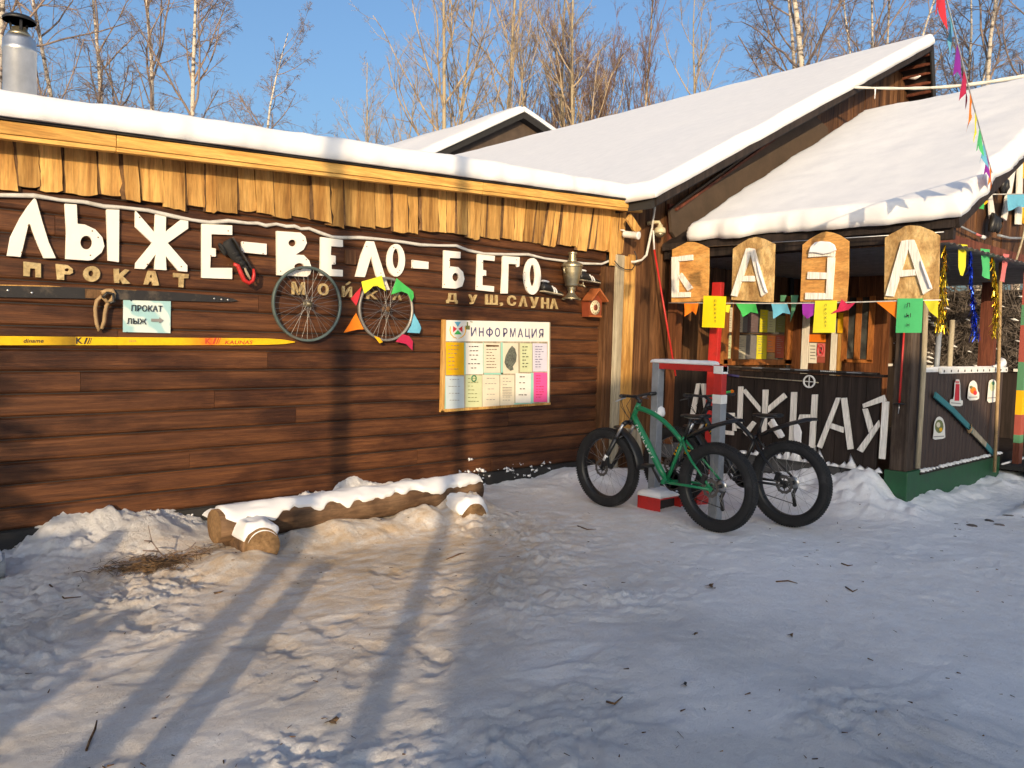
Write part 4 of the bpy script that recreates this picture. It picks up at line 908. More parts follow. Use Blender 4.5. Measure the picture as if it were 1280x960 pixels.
def flag(name, pts, Y, mat, lb, group, bend=.02, ax=1, seed=1):
    """a cloth pennant: outline in pixels on a plane, with folds"""
    W_ = [on(ax, Y, *p) for p in pts]; out = Vector((0, -1, 0)) if ax == 1 else Vector((-1, 0, 0))
    # subdivide outline triangles so that the cloth can fold
    tris = [tuple(t) for t in tessellate_polygon([W_])]; V = [p.copy() for p in W_]
    for _ in range(2):
        mid = {}; nt_ = []
        def mp_(a, b):
            k = (min(a, b), max(a, b))
            if k not in mid: V.append((V[a]+V[b])/2); mid[k] = len(V)-1
            return mid[k]
        for a, b, c in tris: ab, bc, ca = mp_(a, b), mp_(b, c), mp_(c, a); nt_ += [(a, ab, ca), (ab, b, bc), (ca, bc, c), (ab, bc, ca)]
        tris = nt_
    ztop = max(p.z for p in V); h = max(.01, ztop-min(p.z for p in V))
    Q = []
    for p in V:
        s = (p.x if ax == 1 else p.y); w = (ztop-p.z)/h
        Q.append(p+out*(bend*(fbm(np.array(s*9+seed*3.1), np.array(p.z*4), seed, 2).item()*2+.25)*(.25+w)))
    mb = MB().add(Q, tris, 0, True); o = mb.build(name, M[mat], org=W_[0])
    return tag(o, lb, 'flag', group)
G1 = 'flags tied to the wheel on the wall'
flag('pennant', [(452.5,352),(477,344.5),(481,364),(471,357.5),(465,358),(456,367)], YW-.10, 'lemon', 'yellow swallowtail flag tied at the top of the wheel', G1, seed=1)
flag('pennant', [(495.5,347.5),(516.5,364.5),(517,371),(513.5,377.5),(509,367),(502.5,364),(490,368)], YW-.10, 'fgreen', 'bright green flag draped over the wheel at its upper right', G1, seed=2)
flag('pennant', [(452,358),(449,371),(445.5,382),(437.5,373.5)], YW-.09, 'fred', 'small red flag at the upper left of the flagged wheel', G1, seed=3)
flag('pennant', [(445.5,391),(454.5,411.5),(447,412),(429,416)], YW-.09, 'forange', 'orange flag pointing left from the flagged wheel', G1, seed=4)
flag('pennant', [(517.5,392),(525.5,410),(522.5,416.5),(508,415.5),(514,407)], YW-.09, 'fblue', 'light blue flag at the right rim of the flagged wheel', G1, seed=5)
flag('pennant', [(495,427),(503,417.5),(511.5,420),(516.5,427),(516,438),(508,430)], YW-.10, 'crimson', 'crimson flag hanging under the flagged wheel', G1, seed=6)
flag('pennant', [(467,420),(473.5,422),(477.5,427.5),(472.5,429)], YW-.10, 'pgold', 'scrap of yellow and purple flag at the bottom of the flagged wheel', G1, seed=7)
# small brown board patch beside the letter Е
tag(MB().prism(onY(YL, [(431, 311.5), (444, 313), (444, 331), (431, 330)]), (0, -.012, 0)).build('board_patch', M['gable'], org=on(1, YL, 437, 331)), 'small bare brown board patch left of the long legged Л', 'board')

# ------------------------------------------------------------------ information board
ib = thing('information_board', 'white and wood framed notice board headed ИНФОРМАЦИЯ on the plank wall', 'notice board', on(1, YW, 618, 514))
Yb = YW-.022
mb = MB().prism(onY(YW-.004, [(551.5,400),(686.5,403),(686,505.5),(549,515)]), (0, -.018, 0)); mb.build('backing', M['greyboard'], ib)
mb = MB()
for q in ([(551.5,399.5),(555.5,399.6),(553.5,514.5),(549,515)], [(549,511.5),(686,503),(686,505.5),(549,515)]): mb.prism(onY(YW-.006, q), (0, -.028, 0))
mb.build('frame', M['pine'], ib)
mb = MB().prism(onY(Yb-.001, [(555.8,400),(686.5,402.8),(686.3,427),(556,426.5)]), (0, -.002, 0)).prism(onY(Yb-.001, [(684.6,427),(686.5,427),(686,504),(684.3,504)]), (0, -.002, 0)); mb.build('header_sheet', M['pwhite'], ib)
mb = MB()
for ch_, a_, b_ in (('И',588.7,595.3),('Н',598.7,604.5),('О',618.6,625),('Р',628.9,634.3),('М',637.5,644.4),('А',647.2,653.8),('Ц',656.4,662.4),('И',664.4,670.8),('Я',673.4,679.3)):
    y_ = 409.2+(a_-588)*.022; put_text(mb, ch_, on(1, Yb-.0035, a_, y_), on(1, Yb-.0035, b_, y_), on(1, Yb-.0035, a_, y_+(12.6 if ch_ == 'Ц' else 11.2)), (0, -.0015, 0), .014)
c_ = on(1, Yb-.0042, 611.9, 415.2); nn = 24
def fring(rx, rz): return [c_+Vector((rx*math.cos(2*math.pi*q/nn), 0, rz*math.sin(2*math.pi*q/nn))) for q in range(nn)]
mb.prism([fring(.046, .036), fring(.031, .024)], (0, -.001, 0)); mb.prism([c_+Vector((x_, -.0012, z_)) for x_, z_ in ((-.008, -.049), (.008, -.049), (.008, .049), (-.008, .049))], (0, -.001, 0))
mb.build('lettering', M['inkblue'], ib)
# the emblem: four triangles in a wreath
def wp(mbx, pts, Y, th=.001): mbx.prism(onY(Y, pts), (0, -th, 0))
mb = MB(); wp(mb, [(568, 402.3), (576.2, 402.3), (572.2, 408.8)], Yb-.004); mb.build('emblem', M['fblue'], ib)
mb = MB(); wp(mb, [(566.3, 407.5), (571.3, 411), (566.3, 415.5)], Yb-.004); wp(mb, [(578, 407.5), (573, 411), (578, 415.5)], Yb-.004); mb.build('emblem', M['fred'], ib)
mb = MB(); wp(mb, [(572.2, 412.5), (577, 418), (567.4, 418)], Yb-.004); mb.build('emblem', M['fgreen'], ib)
mb = MB()
for s in (-1, 1): mb.tube([on(1, Yb-.004, 572.2+s*x, y) for x, y in ((9, 408), (9.8, 413), (8.5, 418), (5, 421.5), (1, 423))], [.004, .006, .006, .005, .003], 5)
mb.build('emblem', M['pgold'], ib)
wp_ = MB(); [wp_.prism(onY(Yb-.004, q), (0, -.001, 0)) for q in ([(583.5, 402.5), (585, 402.5), (585, 407), (587.3, 407), (587.3, 412), (582, 412), (582, 407), (583.5, 407)], [(587.8, 401.5), (591, 402.2), (590.5, 403.2), (587.8, 402.6)])]; wp_.build('emblem', M['olive'], ib)
rr = random.Random(12)
PAP = [
 ('pgold', (557.3,427.6,580,468.8), 'deep yellow sheet at the upper left of the information board', 7, 'greyink'),
 ('pwhite', (582,428.6,603.6,467.8), 'white sheet of large print right of the deep yellow one', 6, 'ink'),
 ('pcream', (605,428.6,625.5,465.8), 'cream sheet with a bold heading left of the map', 8, 'bark'),
 ('pcream', (628.6,428.6,647.6,467), 'cream sheet with a dark grey trail map', 0, 'mapink'),
 ('pgreenish', (650,429,665,465), 'pale greenish list right of the trail map', 7, 'ink'),
 ('plav', (666,429,684,464.4), 'pale lavender sheet in the upper right corner of the board', 9, 'inkblue'),
 ('ppale', (557,470,580,511.5), 'pale blue sheet below the deep yellow one', 4, 'greyink'),
 ('pgreenish', (582,468.8,602.5,509), 'greenish sheet with a round green badge', 7, 'olive'),
 ('pcream', (603.3,468.5,624.6,508.8), 'cream sheet with four short lines below the bold heading', 5, 'greyink'),
 ('pcream', (625.4,468.5,643,506.7), 'cream form with a small table below the map', 8, 'greyink'),
 ('pwhite', (644,466.5,663,503.5), 'white sheet of big letters left of the pink one', 4, 'ink'),
 ('pink', (667,465.3,684,502.5), 'bright pink sheet at the lower right of the information board', 9, 'crimson'),
]
for i, (mt, (x0, y0, x1, y1), lb, nl, ink) in enumerate(PAP):
    r = thing('notice_sheet', lb, 'notice', on(1, Yb, (x0+x1)/2, y1), 'sheets pinned to the information board')
    a, b = rr.uniform(-.4, .4), rr.uniform(-.4, .4)
    o = sheet('tmp', [(x0+a, y0), (x1+a, y0+.5), (x1+b, y1), (x0+b, y1)], Yb-.003-.001*(i % 3), mt, '', curl=.003); o.name = 'sheet'; o.parent = r; o.location = Vector(o['org'])-Vector(r['org']); del o['label']; del o['category']
    mb = MB(); Yt = Yb-.012
    if nl:
        h = (y1-y0-7)/nl
        for k in range(nl):
            yy = y0+4+k*h; w = (x1-x0-6)*rr.uniform(.5, 1); th = 1.0 if ink == 'ink' and nl < 8 else .65
            off = (x1-x0-w)/2 if nl < 7 else 3
            segs = max(2, int(w/3.2)); xx = x0+off
            for q in range(segs):
                ww = w/segs*rr.uniform(.55, .92); mb.prism(onY(Yt, [(xx, yy), (xx+ww, yy), (xx+ww, yy+th*rr.uniform(.8, 1.3)), (xx, yy+th)]), (0, -.0006, 0)); xx += w/segs
    if 'map' in lb and 'trail' in lb and i == 3:
        mb.prism(onY(Yt, [(640,432),(644,436),(646,444),(645,452),(641,458),(642,462),(638,463.5),(633,459),(630.5,453),(632,445),(636,437)]), (0, -.0006, 0))
    if 'badge' in lb:
        mbb = MB(); c = on(1, Yt-.002, 592.5, 473)
        mbb.tube([c+Vector((.030*math.cos(q/16*2*math.pi), 0, .030*math.sin(q/16*2*math.pi))) for q in range(16)], .007, 5, closed=True); mbb.build('badge', M['fdkgreen'], r)
    if 'bold heading left' in lb: mb.prism(onY(Yt, [(607.5,431),(623.5,431.5),(623.5,433.2),(607.5,432.8)]), (0, -.0008, 0))
    if 'table' in lb:
        for k in range(6): mb.prism(onY(Yt, [(628, 484+k*2), (640, 484.2+k*2), (640, 484.7+k*2), (628, 484.5+k*2)]), (0, -.0006, 0))
    mb.build('print', M[ink], r)
mb = MB()
for q in ((580.3,428,582,468),(603.8,428,605,466),(626,428,628.5,468),(605,466,628.5,468.3),(555.5,469,557,512),(663.2,466,667,504),(626,503.8,665,507)):
    mb.prism(onY(Yb-.001, [(q[0],q[1]),(q[2],q[1]),(q[2],q[3]),(q[0],q[3])]), (0, -.0015, 0))
mb.build('backing_strip', M['mintedge'], ib)

# ------------------------------------------------------------------ samovar, shoes, boot, clock
c = on(1, YW-.12, 714, 375); k = 1/108.0
sam = thing('samovar', 'tarnished nickel samovar hung on the wall between two black shoes', 'samovar', c)
Hh = lambda y: (375-y)*k
MB().lathe([(.035, Hh(364)), (.046, Hh(362.5)), (.048, Hh(360)), (.072, Hh(358.6)), (.078, Hh(357.4)), (.074, Hh(356.4)), (.088, Hh(350)), (.099, Hh(343)), (.107, Hh(337.2)), (.109, Hh(336.2)), (.120, Hh(335.6)), (.120, Hh(333.6)), (.108, Hh(333.2)), (.100, Hh(331.6)), (.062, Hh(329.8)), (.048, Hh(329.4)), (.046, Hh(327))], c, 40, smooth=False).build('body', M['samovar'], sam)
MB().lathe([(.046, Hh(327.2)), (.050, Hh(326.8)), (.050, Hh(326)), (.041, Hh(325.6)), (.041, Hh(321)), (.050, Hh(320.4)), (.050, Hh(318.8)), (.03, Hh(318.5))], c, 28, smooth=False).build('chimney_crown', M['samovar'], sam)
MB().lathe([(.100, .012), (.100, .022), (.076, .032), (.055, .055), (.038, .078), (.036, Hh(364)), (.050, Hh(363.6)), (.050, Hh(363))], c, 28, smooth=False).build('pedestal', M['samovar'], sam)
for i in range(4):
    a = math.pi/4+i*math.pi/2; MB().lathe([(.02, 0), (.024, .01), (.014, .022), (0, .024)], c+Vector((.085*math.cos(a), .085*math.sin(a), 0)), 10).build('foot', M['samovar'], sam)
for s in (-1, 1): MB().tube([c+Vector((s*.098, 0, Hh(345))), c+Vector((s*.13, -.01, Hh(343.5))), c+Vector((s*.14, -.01, Hh(339))), c+Vector((s*.108, 0, Hh(337.5)))], [.008, .011, .011, .008], 8).build('handle', M['samovar'], sam)
mb = MB().tube([c+Vector((.05, -.06, Hh(357))), c+Vector((.075, -.11, Hh(357.5))), c+Vector((.085, -.13, Hh(360)))], [.012, .010, .009], 8); mb.tube([c+Vector((.072, -.105, Hh(358))), c+Vector((.072, -.105, Hh(353)))], .006, 6); mb.build('tap', M['samovar'], sam)

def shoe(name, lb, toe, heel, mats, grp=None, hi=.105, boot=False, flip=False):
    """a low shoe seen from its side; toe and heel are points on the sole line; it hangs flat along the wall"""
    t = (toe-heel); L = t.length; t.normalize(); up = Vector((0, -1, 0)).cross(t); up = up if (up.z > 0) != flip else -up; side = Vector((0, -1, 0))
    base = heel; r = thing(name, lb, 'shoe', (heel+toe)/2, grp)
    st = [(0.0, .030, .70, .42), (.06, .036, .95, .5), (.16, .040, 1.0, .5), (.30, .040, .90, .5), (.42, .042, .80, .48), (.55, .046, .62, .46), (.68, .048, .46, .44), (.80, .046, .36, .44), (.92, .036, .28, .42), (1.0, .012, .16, .3)]
    vs = []; n = 12
    for f, w, h, ce in st:
        H = h*hi
        for j in range(n):
            a = 2*math.pi*j/n; x_ = math.cos(a); y_ = math.sin(a); yy = (.5+.5*y_); ww = w*(1 if yy < .45 else 1-.45*((yy-.45)/.55)**1.5)
            vs.append(base+t*(f*L)+side*(x_*ww)+up*(.012+yy*H))
    k_ = len(st); fs = [(i*n+j, i*n+(j+1) % n, (i+1)*n+(j+1) % n, (i+1)*n+j) for i in range(k_-1) for j in range(n)]+[tuple(range(n)), tuple(range((k_-1)*n, k_*n))]
    MB().add(vs, fs, 0, True).build('upper', M[mats[0]], r)
    so_ = [(f*L, w*1.08) for f, w, h, ce in st]; out = [base+t*a+side*w for a, w in so_]+[base+t*a-side*w for a, w in reversed(so_)]
    MB().prism(out, up*.012).build('sole', M[mats[1]], r)
    mb = MB()
    for i, f in enumerate((.44, .55)):
        pts = [base+t*((f+.10*(1-q))*L-.02)+side*(.046*(1 if q < .5 else 1-.4*((q-.5)/.5)**1.5))+up*(.014+q*hi*(.66-.10*i)) for q in (0, .25, .5, .75, 1)]
        for a, b in zip(pts[:-1], pts[1:]): mb.beam(a, b, .016, .006, t)
    if not boot: mb.build('stripe', M[mats[2]], r)
    mb = MB(); col = [base+t*(L*(.13+.13*math.cos(2*math.pi*q/14)))+side*(.024*math.sin(2*math.pi*q/14))+up*(.012+hi*1.0+.004) for q in range(14)]; mb.tube(col, .011, 6, closed=True); mb.build('collar', M[mats[2] if not boot else mats[0]], r)
    return r
G2 = 'black striped ski shoes on the wall'
shoe('striped_shoe', 'black shoe with white stripes left of the samovar', on(1, YW-.06, 703, 370), on(1, YW-.06, 677, 364.5), ('leather', 'greyboard', 'white'), G2, .10)
shoe('striped_shoe', 'black shoe with white stripes right of the samovar', on(1, YW-.06, 750, 355), on(1, YW-.06, 724, 350.5), ('leather', 'greyboard', 'white'), G2, .10)
bt = shoe('ski_boot', 'old dark ski boot with a red trim hung toe down by the letter Е', on(1, YW-.06, 317, 345), on(1, YW-.06, 290, 297), ('rubber', 'darkski', 'red'), None, .10, True, True)
mb = MB(); mb.tube([on(1, YW-.13, *q) for q in ((292,330),(297,332),(301,341),(305,350),(311,354),(316,351),(317.5,344),(317,336))], [.012, .018, .018, .018, .016, .016, .014, .010], 8); mb.build('red_trim', M['red'], bt)
mb = MB(); mb.tube([on(1, YW-.14, *q) for q in ((306,335),(309,342),(313,349))], [.008, .012, .008], 6); mb.build('tongue', M['greyboard'], bt)
mb = MB()
for i in range(4): mb.tube([on(1, YW-.145, 291+i*4, 317+i*6), on(1, YW-.145, 299+i*4, 315+i*6)], .004, 5)
mb.build('laces', M['ink'], bt)

ck = thing('cuckoo_clock', 'red and orange house shaped clock with an ivory dial by the wall end', 'clock', on(1, YW, 743, 397))
pf = onY(YW-.125, [(744, 364.5), (752.5, 376), (751.3, 396.5), (736.8, 396), (736.2, 375.5)]); MB().prism(pf, (0, .115, 0)).build('case', M['clockred'], ck)
mb = MB(); a, b, d = onY(YW-.13, [(744.2, 361.5), (754.8, 377), (734, 375.5)])
mb.beam(a, b, .018, .14, (1, 0, 1)); mb.beam(a, d, .018, .14, (1, 0, -1)); mb.build('roof', M['clockorange'], ck)
mb = MB(); q = onY(YW-.14, [(737, 395), (751.2, 395.6)]); mb.beam(q[0], q[1], .02, .03, (0, 0, 1)); mb.build('base_trim', M['clockorange'], ck)
cc = on(1, YW-.127, 744, 384.5); Mf = Matrix(((1,0,0),(0,0,-1),(0,1,0)))
MB().lathe([(.082, 0), (.082, .004), (.04, .006)], cc, 32, M=Mf).build('dial', M['ivory'], ck)
MB().lathe([(.034, .006), (.034, .009), (0, .010)], cc, 24, M=Mf).build('dial_centre', M['clockred'], ck)
mb = MB()
for i in range(12): a = i*math.pi/6; mb.lathe([(.006, 0), (0, .002)], cc+Vector((.062*math.sin(a), -.006, .062*math.cos(a))), 6, M=Mf)
mb.build('hour_mark', M['ink'], ck)
mb = MB(); mb.beam(cc+Vector((0, -.012, 0)), cc+Vector((.01, -.012, .045)), .005, .002, (1,0,0)); mb.beam(cc+Vector((0, -.012, 0)), cc+Vector((-.03, -.012, .012)), .005, .002, (0,0,1)); mb.build('hands', M['ink'], ck)

# cameras and the red pole at the corner
c = on(1, YG-.2, 793, 294); bc = thing('bullet_camera', 'white tube camera under the eave at the shed corner', 'camera', c)
ax_ = Vector((.25, -1, -.15)).normalized(); q = ax_.to_track_quat('Z', 'Y').to_matrix()
MB().lathe([(.0, -.14), (.035, -.14), (.040, -.12), (.040, .04), (.046, .045), (.046, .06), (.036, .062)], c, 22, M=q).build('housing', M['white'], bc)
MB().lathe([(.036, .058), (.0, .06)], c, 22, M=q).build('lens', M['glass'], bc); MB().tube([c-ax_*.08, c-ax_*.1+Vector((0, .05, .05)), c-ax_*.1+Vector((0, .12, .06))], .012, 8).build('bracket', M['white'], bc)
c = on(1, YG-.16, 825, 290); dc = thing('dome_camera', 'cream dome camera on a bracket beside the white cable', 'camera', c)
MB().lathe([(.03, .085), (.032, .06), (.062, .045), (.068, .02), (.068, -.012), (.060, -.014)], c, 26).build('housing', M['cream'], dc)
MB().lathe([(.060, -.012), (.056, -.035), (.036, -.058), (0, -.066)], c, 26).build('dome', M['samovar'], dc)
MB().tube([c+Vector((0, 0, .08)), c+Vector((0, .02, .12)), c+Vector((-.04, .09, .12)), c+Vector((-.05, .15, .11))], [.022, .02, .024, .028], 10).build('arm', M['cream'], dc)
rp = thing('red_pole', 'thin red pole leaning against the brown planks under the dome camera', 'pole', on(1, YG-.05, 842, 452))
a, b, d = on(1, YG-.10, 816.5, 288), on(1, YG-.10, 817.8, 312), on(1, YG-.32, 844.5, 470)
MB().tube([a, b], .011, 8).build('tip', M['white'], rp); MB().tube([b, d], .012, 8).build('shaft', M['red'], rp)

# ------------------------------------------------------------------ log bench, pipe, twigs by the wall
ben = thing('log_bench', 'long peeled log bench lying on two cross logs, topped with snow', 'bench', (3.3, 5.4, 0))
def logmesh(mb, a, b, r0, r1, n=28, k=18, seed=1, wob=.02):
    a, b = Vector(a), Vector(b); t = (b-a).normalized(); u = t.orthogonal().normalized(); w = t.cross(u); vs = []
    for i in range(k+1):
        f = i/k; c = a+(b-a)*f+w*wob*.5*math.sin(f*3+seed); r = r0+(r1-r0)*f
        for j in range(n):
            q = 2*math.pi*j/n; rr_ = r*(1+.035*fbm(np.array(f*4.0+seed), np.array(math.cos(q)*1.5+math.sin(q)), seed, 2).item()*2); vs.append(c+(u*math.cos(q)+w*math.sin(q))*rr_)
    fs = [(i*n+j, i*n+(j+1) % n, (i+1)*n+(j+1) % n, (i+1)*n+j) for i in range(k) for j in range(n)]
    mb.add(vs, fs, 0, True); o = len(mb.v)-len(vs)
    mb.f += [tuple(o+j for j in reversed(range(n))), tuple(o+k*n+j for j in range(n))]; mb.m += [1, 1]; mb.sm += [False, False]
la, lb_ = Vector((2.10, 5.42, .205)), Vector((4.52, 5.48, .205))
mb = MB(); logmesh(mb, la, lb_, .122, .112, seed=2); mb.build('seat_log', [M['logbark'], M['logend']], ben)
S1 = ((2.30, 5.06, .105), (2.34, 5.72, .09), .125); S2 = ((4.16, 5.06, .05), (4.24, 5.75, .06), .125)
for i, (a, b, r) in enumerate((S1, S2)):
    mb = MB(); logmesh(mb, a, b, r, r*.95, seed=5+i, k=8); mb.build('cross_log', [M['logbark'], M['logend']], ben)
def cover(name, a, b, r, T, half, parent, seed, fr=0.0, side=-1):
    """snow lying on a log: an arc sheet thick on top with a ragged lower edge towards the viewer"""
    a, b = Vector(a), Vector(b); L = (b-a).length; t = (b-a).normalized(); up = Vector((0, 0, 1)); s = t.cross(up).normalized(); nu, nv = max(30, int(L/.025)), 26; P = np.zeros((nu+1, nv+1, 3))
    for i in range(nu+1):
        f = i/nu; endf = min(1, min(f, 1-f)*L/.03)
        e0 = half[0]+.9*fbm(np.array(f*L*3.5), np.array(.5), seed, 4).item()+.5*fbm(np.array(f*L*11), np.array(.5), seed+3, 2).item(); e1 = half[1]
        for j in range(nv+1):
            q = j/nv; th = e0+(e1-e0)*q; edge = min(1, min(q, 1-q)/.10); d = T*max(0, math.cos(th*.72))*math.sqrt(max(0, 1-(1-edge)**2))*endf
            d *= 1+.8*fbm(np.array(f*L*5), np.array(th*2), seed+8, 3).item(); c = a+(b-a)*f
            p = c+(s*math.sin(th)+up*math.cos(th))*(r*1.003+d-(.012 if q in (0, 1) or f in (0, 1) else 0)); P[i, j] = p
    return grid_mesh(name, P, M['snow'], parent)
cover('bench_snow', la+Vector((.02, 0, 0)), lb_, .121, .024, (.98, -1.5), ben, 61)
cover('bench_snow', S1[0], S1[1], .125, .05, (1.25, -1.25), ben, 63); cover('bench_snow', S2[0], S2[1], .125, .06, (1.3, -1.3), ben, 67)
mb = MB(); rl = random.Random(4)
for x0, x1, h in ((2.30, 2.68, .035), (3.0, 3.75, .05), (4.35, 4.75, .03)):
    nx, ny = 22, 8; P = np.zeros((nx+1, ny+1, 3))
    for i in range(nx+1):
        for j in range(ny+1):
            u, v = i/nx, j/ny; e = math.sin(u*math.pi)**.6; P[i, j] = (x0+(x1-x0)*u, 5.52+.66*v, (.12+h*e*(1+1.0*fbm(np.array(u*5+x0), np.array(v*3), 7, 3).item())*v**.7*1.4))
    b_ = len(mb.v); mb.add(P.reshape(-1, 3), [(i*(ny+1)+j, (i+1)*(ny+1)+j, (i+1)*(ny+1)+j+1, i*(ny+1)+j+1) for i in range(nx) for j in range(ny)], 0, True)
o = mb.build('drifted_snow', M['snow'], fix=False); o['kind'] = 'stuff'
pp = thing('drain_pipe', 'dark pipe end poking from the snow at the left edge by the wall', 'pipe', (.95, 5.7, .1))
e = on(1, 5.62, 6, 706)
mb = MB().tube([e+Vector((-1.2, .15, 0)), e], .075, 20, cap=False); mb.tube([e+Vector((-1.2, .15, 0)), e+Vector((.001, 0, 0))], .066, 20, cap=False); mb.build('tube', M['greymetal'], pp)
cover('pipe_snow', e+Vector((-1.2, .15, 0)), e+Vector((-.01, 0, 0)), .076, .05, (1.0, -1.3), pp, 71)
rnd = random.Random(31)
mb = MB(); c0 = on(2, .12, 190, 688)
for i in range(420):
    x, y = c0.x+rnd.gauss(0, .15), c0.y+rnd.gauss(0, .075); z = GZ(x, y)+rnd.uniform(0, .05); a = rnd.uniform(0, 6.28); L = rnd.uniform(.04, .16)
    d = Vector((math.cos(a), math.sin(a)*.8, rnd.uniform(-.25, .45)))*L; p = Vector((x, y, z)); mb.tube([p-d*.5, p+Vector((0, 0, rnd.uniform(.0, .015))), p+d*.5], [.0022, .002, .001], 3, cap=False)
o = mb.build('dry_twig_litter', M['straw']); o['kind'] = 'stuff'
br = thing('dead_branch', 'bare forked dead branch sticking up from the twig heap by the wall', 'branch', (c0.x, c0.y, GZ(c0.x, c0.y)))
B0 = Vector((c0.x+.12, c0.y+.02, GZ(c0.x+.1, c0.y)+.01)); mb = MB()
for pts in ([(0,0,0),(-.06,.03,.08),(-.10,.05,.15),(-.12,.06,.26)], [(-.06,.03,.08),(-.16,.04,.10)], [(-.1,.05,.15),(-.15,.04,.165)], [(0,0,0),(.10,-.02,.05),(.16,-.03,.12)], [(.1,-.02,.05),(.22,-.05,.04)], [(-.02,0,.03),(-.30,-.02,.05),(-.42,-.03,.06)]):
    mb.tube([B0+Vector(p) for p in pts], [.006-.0012*i for i in range(len(pts))], 5)
mb.build('stem', M['twig'], br)
mb = MB(); rnd = random.Random(77)                  # snow spattered on the plinth by the corner
for (x0, y0, x1, y1, n) in ((575, 588, 612, 606, 55), (596, 585, 640, 590, 40), (640, 578, 672, 602, 60), (672, 576, 690, 590, 14), (195, 648, 232, 662, 60), (150, 640, 190, 650, 30), (585, 573, 592, 580, 6), (212, 640, 250, 646, 12)):
    for i in range(int(n*.35)):
        cx_, cy_ = rnd.uniform(x0, x1), rnd.uniform(y0, y1); r = rnd.uniform(.6, 3.0); q = []
        for k in range(9):
            a = k*2*math.pi/9; e = r*rnd.uniform(.35, 1.25); q.append((cx_+e*math.cos(a)*1.2, cy_+e*math.sin(a)*.9))
        pts = onY(YW-.010, q); c_ = on(1, YW-.010-.004*r, cx_, cy_); o_ = len(mb.v); mb.add([c_]+pts, [(0, k+1, (k+1) % 9+1) for k in range(9)]+[tuple(range(9, 0, -1))], 0, True)
o = mb.build('snow_spatter', M['snow']); o['kind'] = 'stuff'
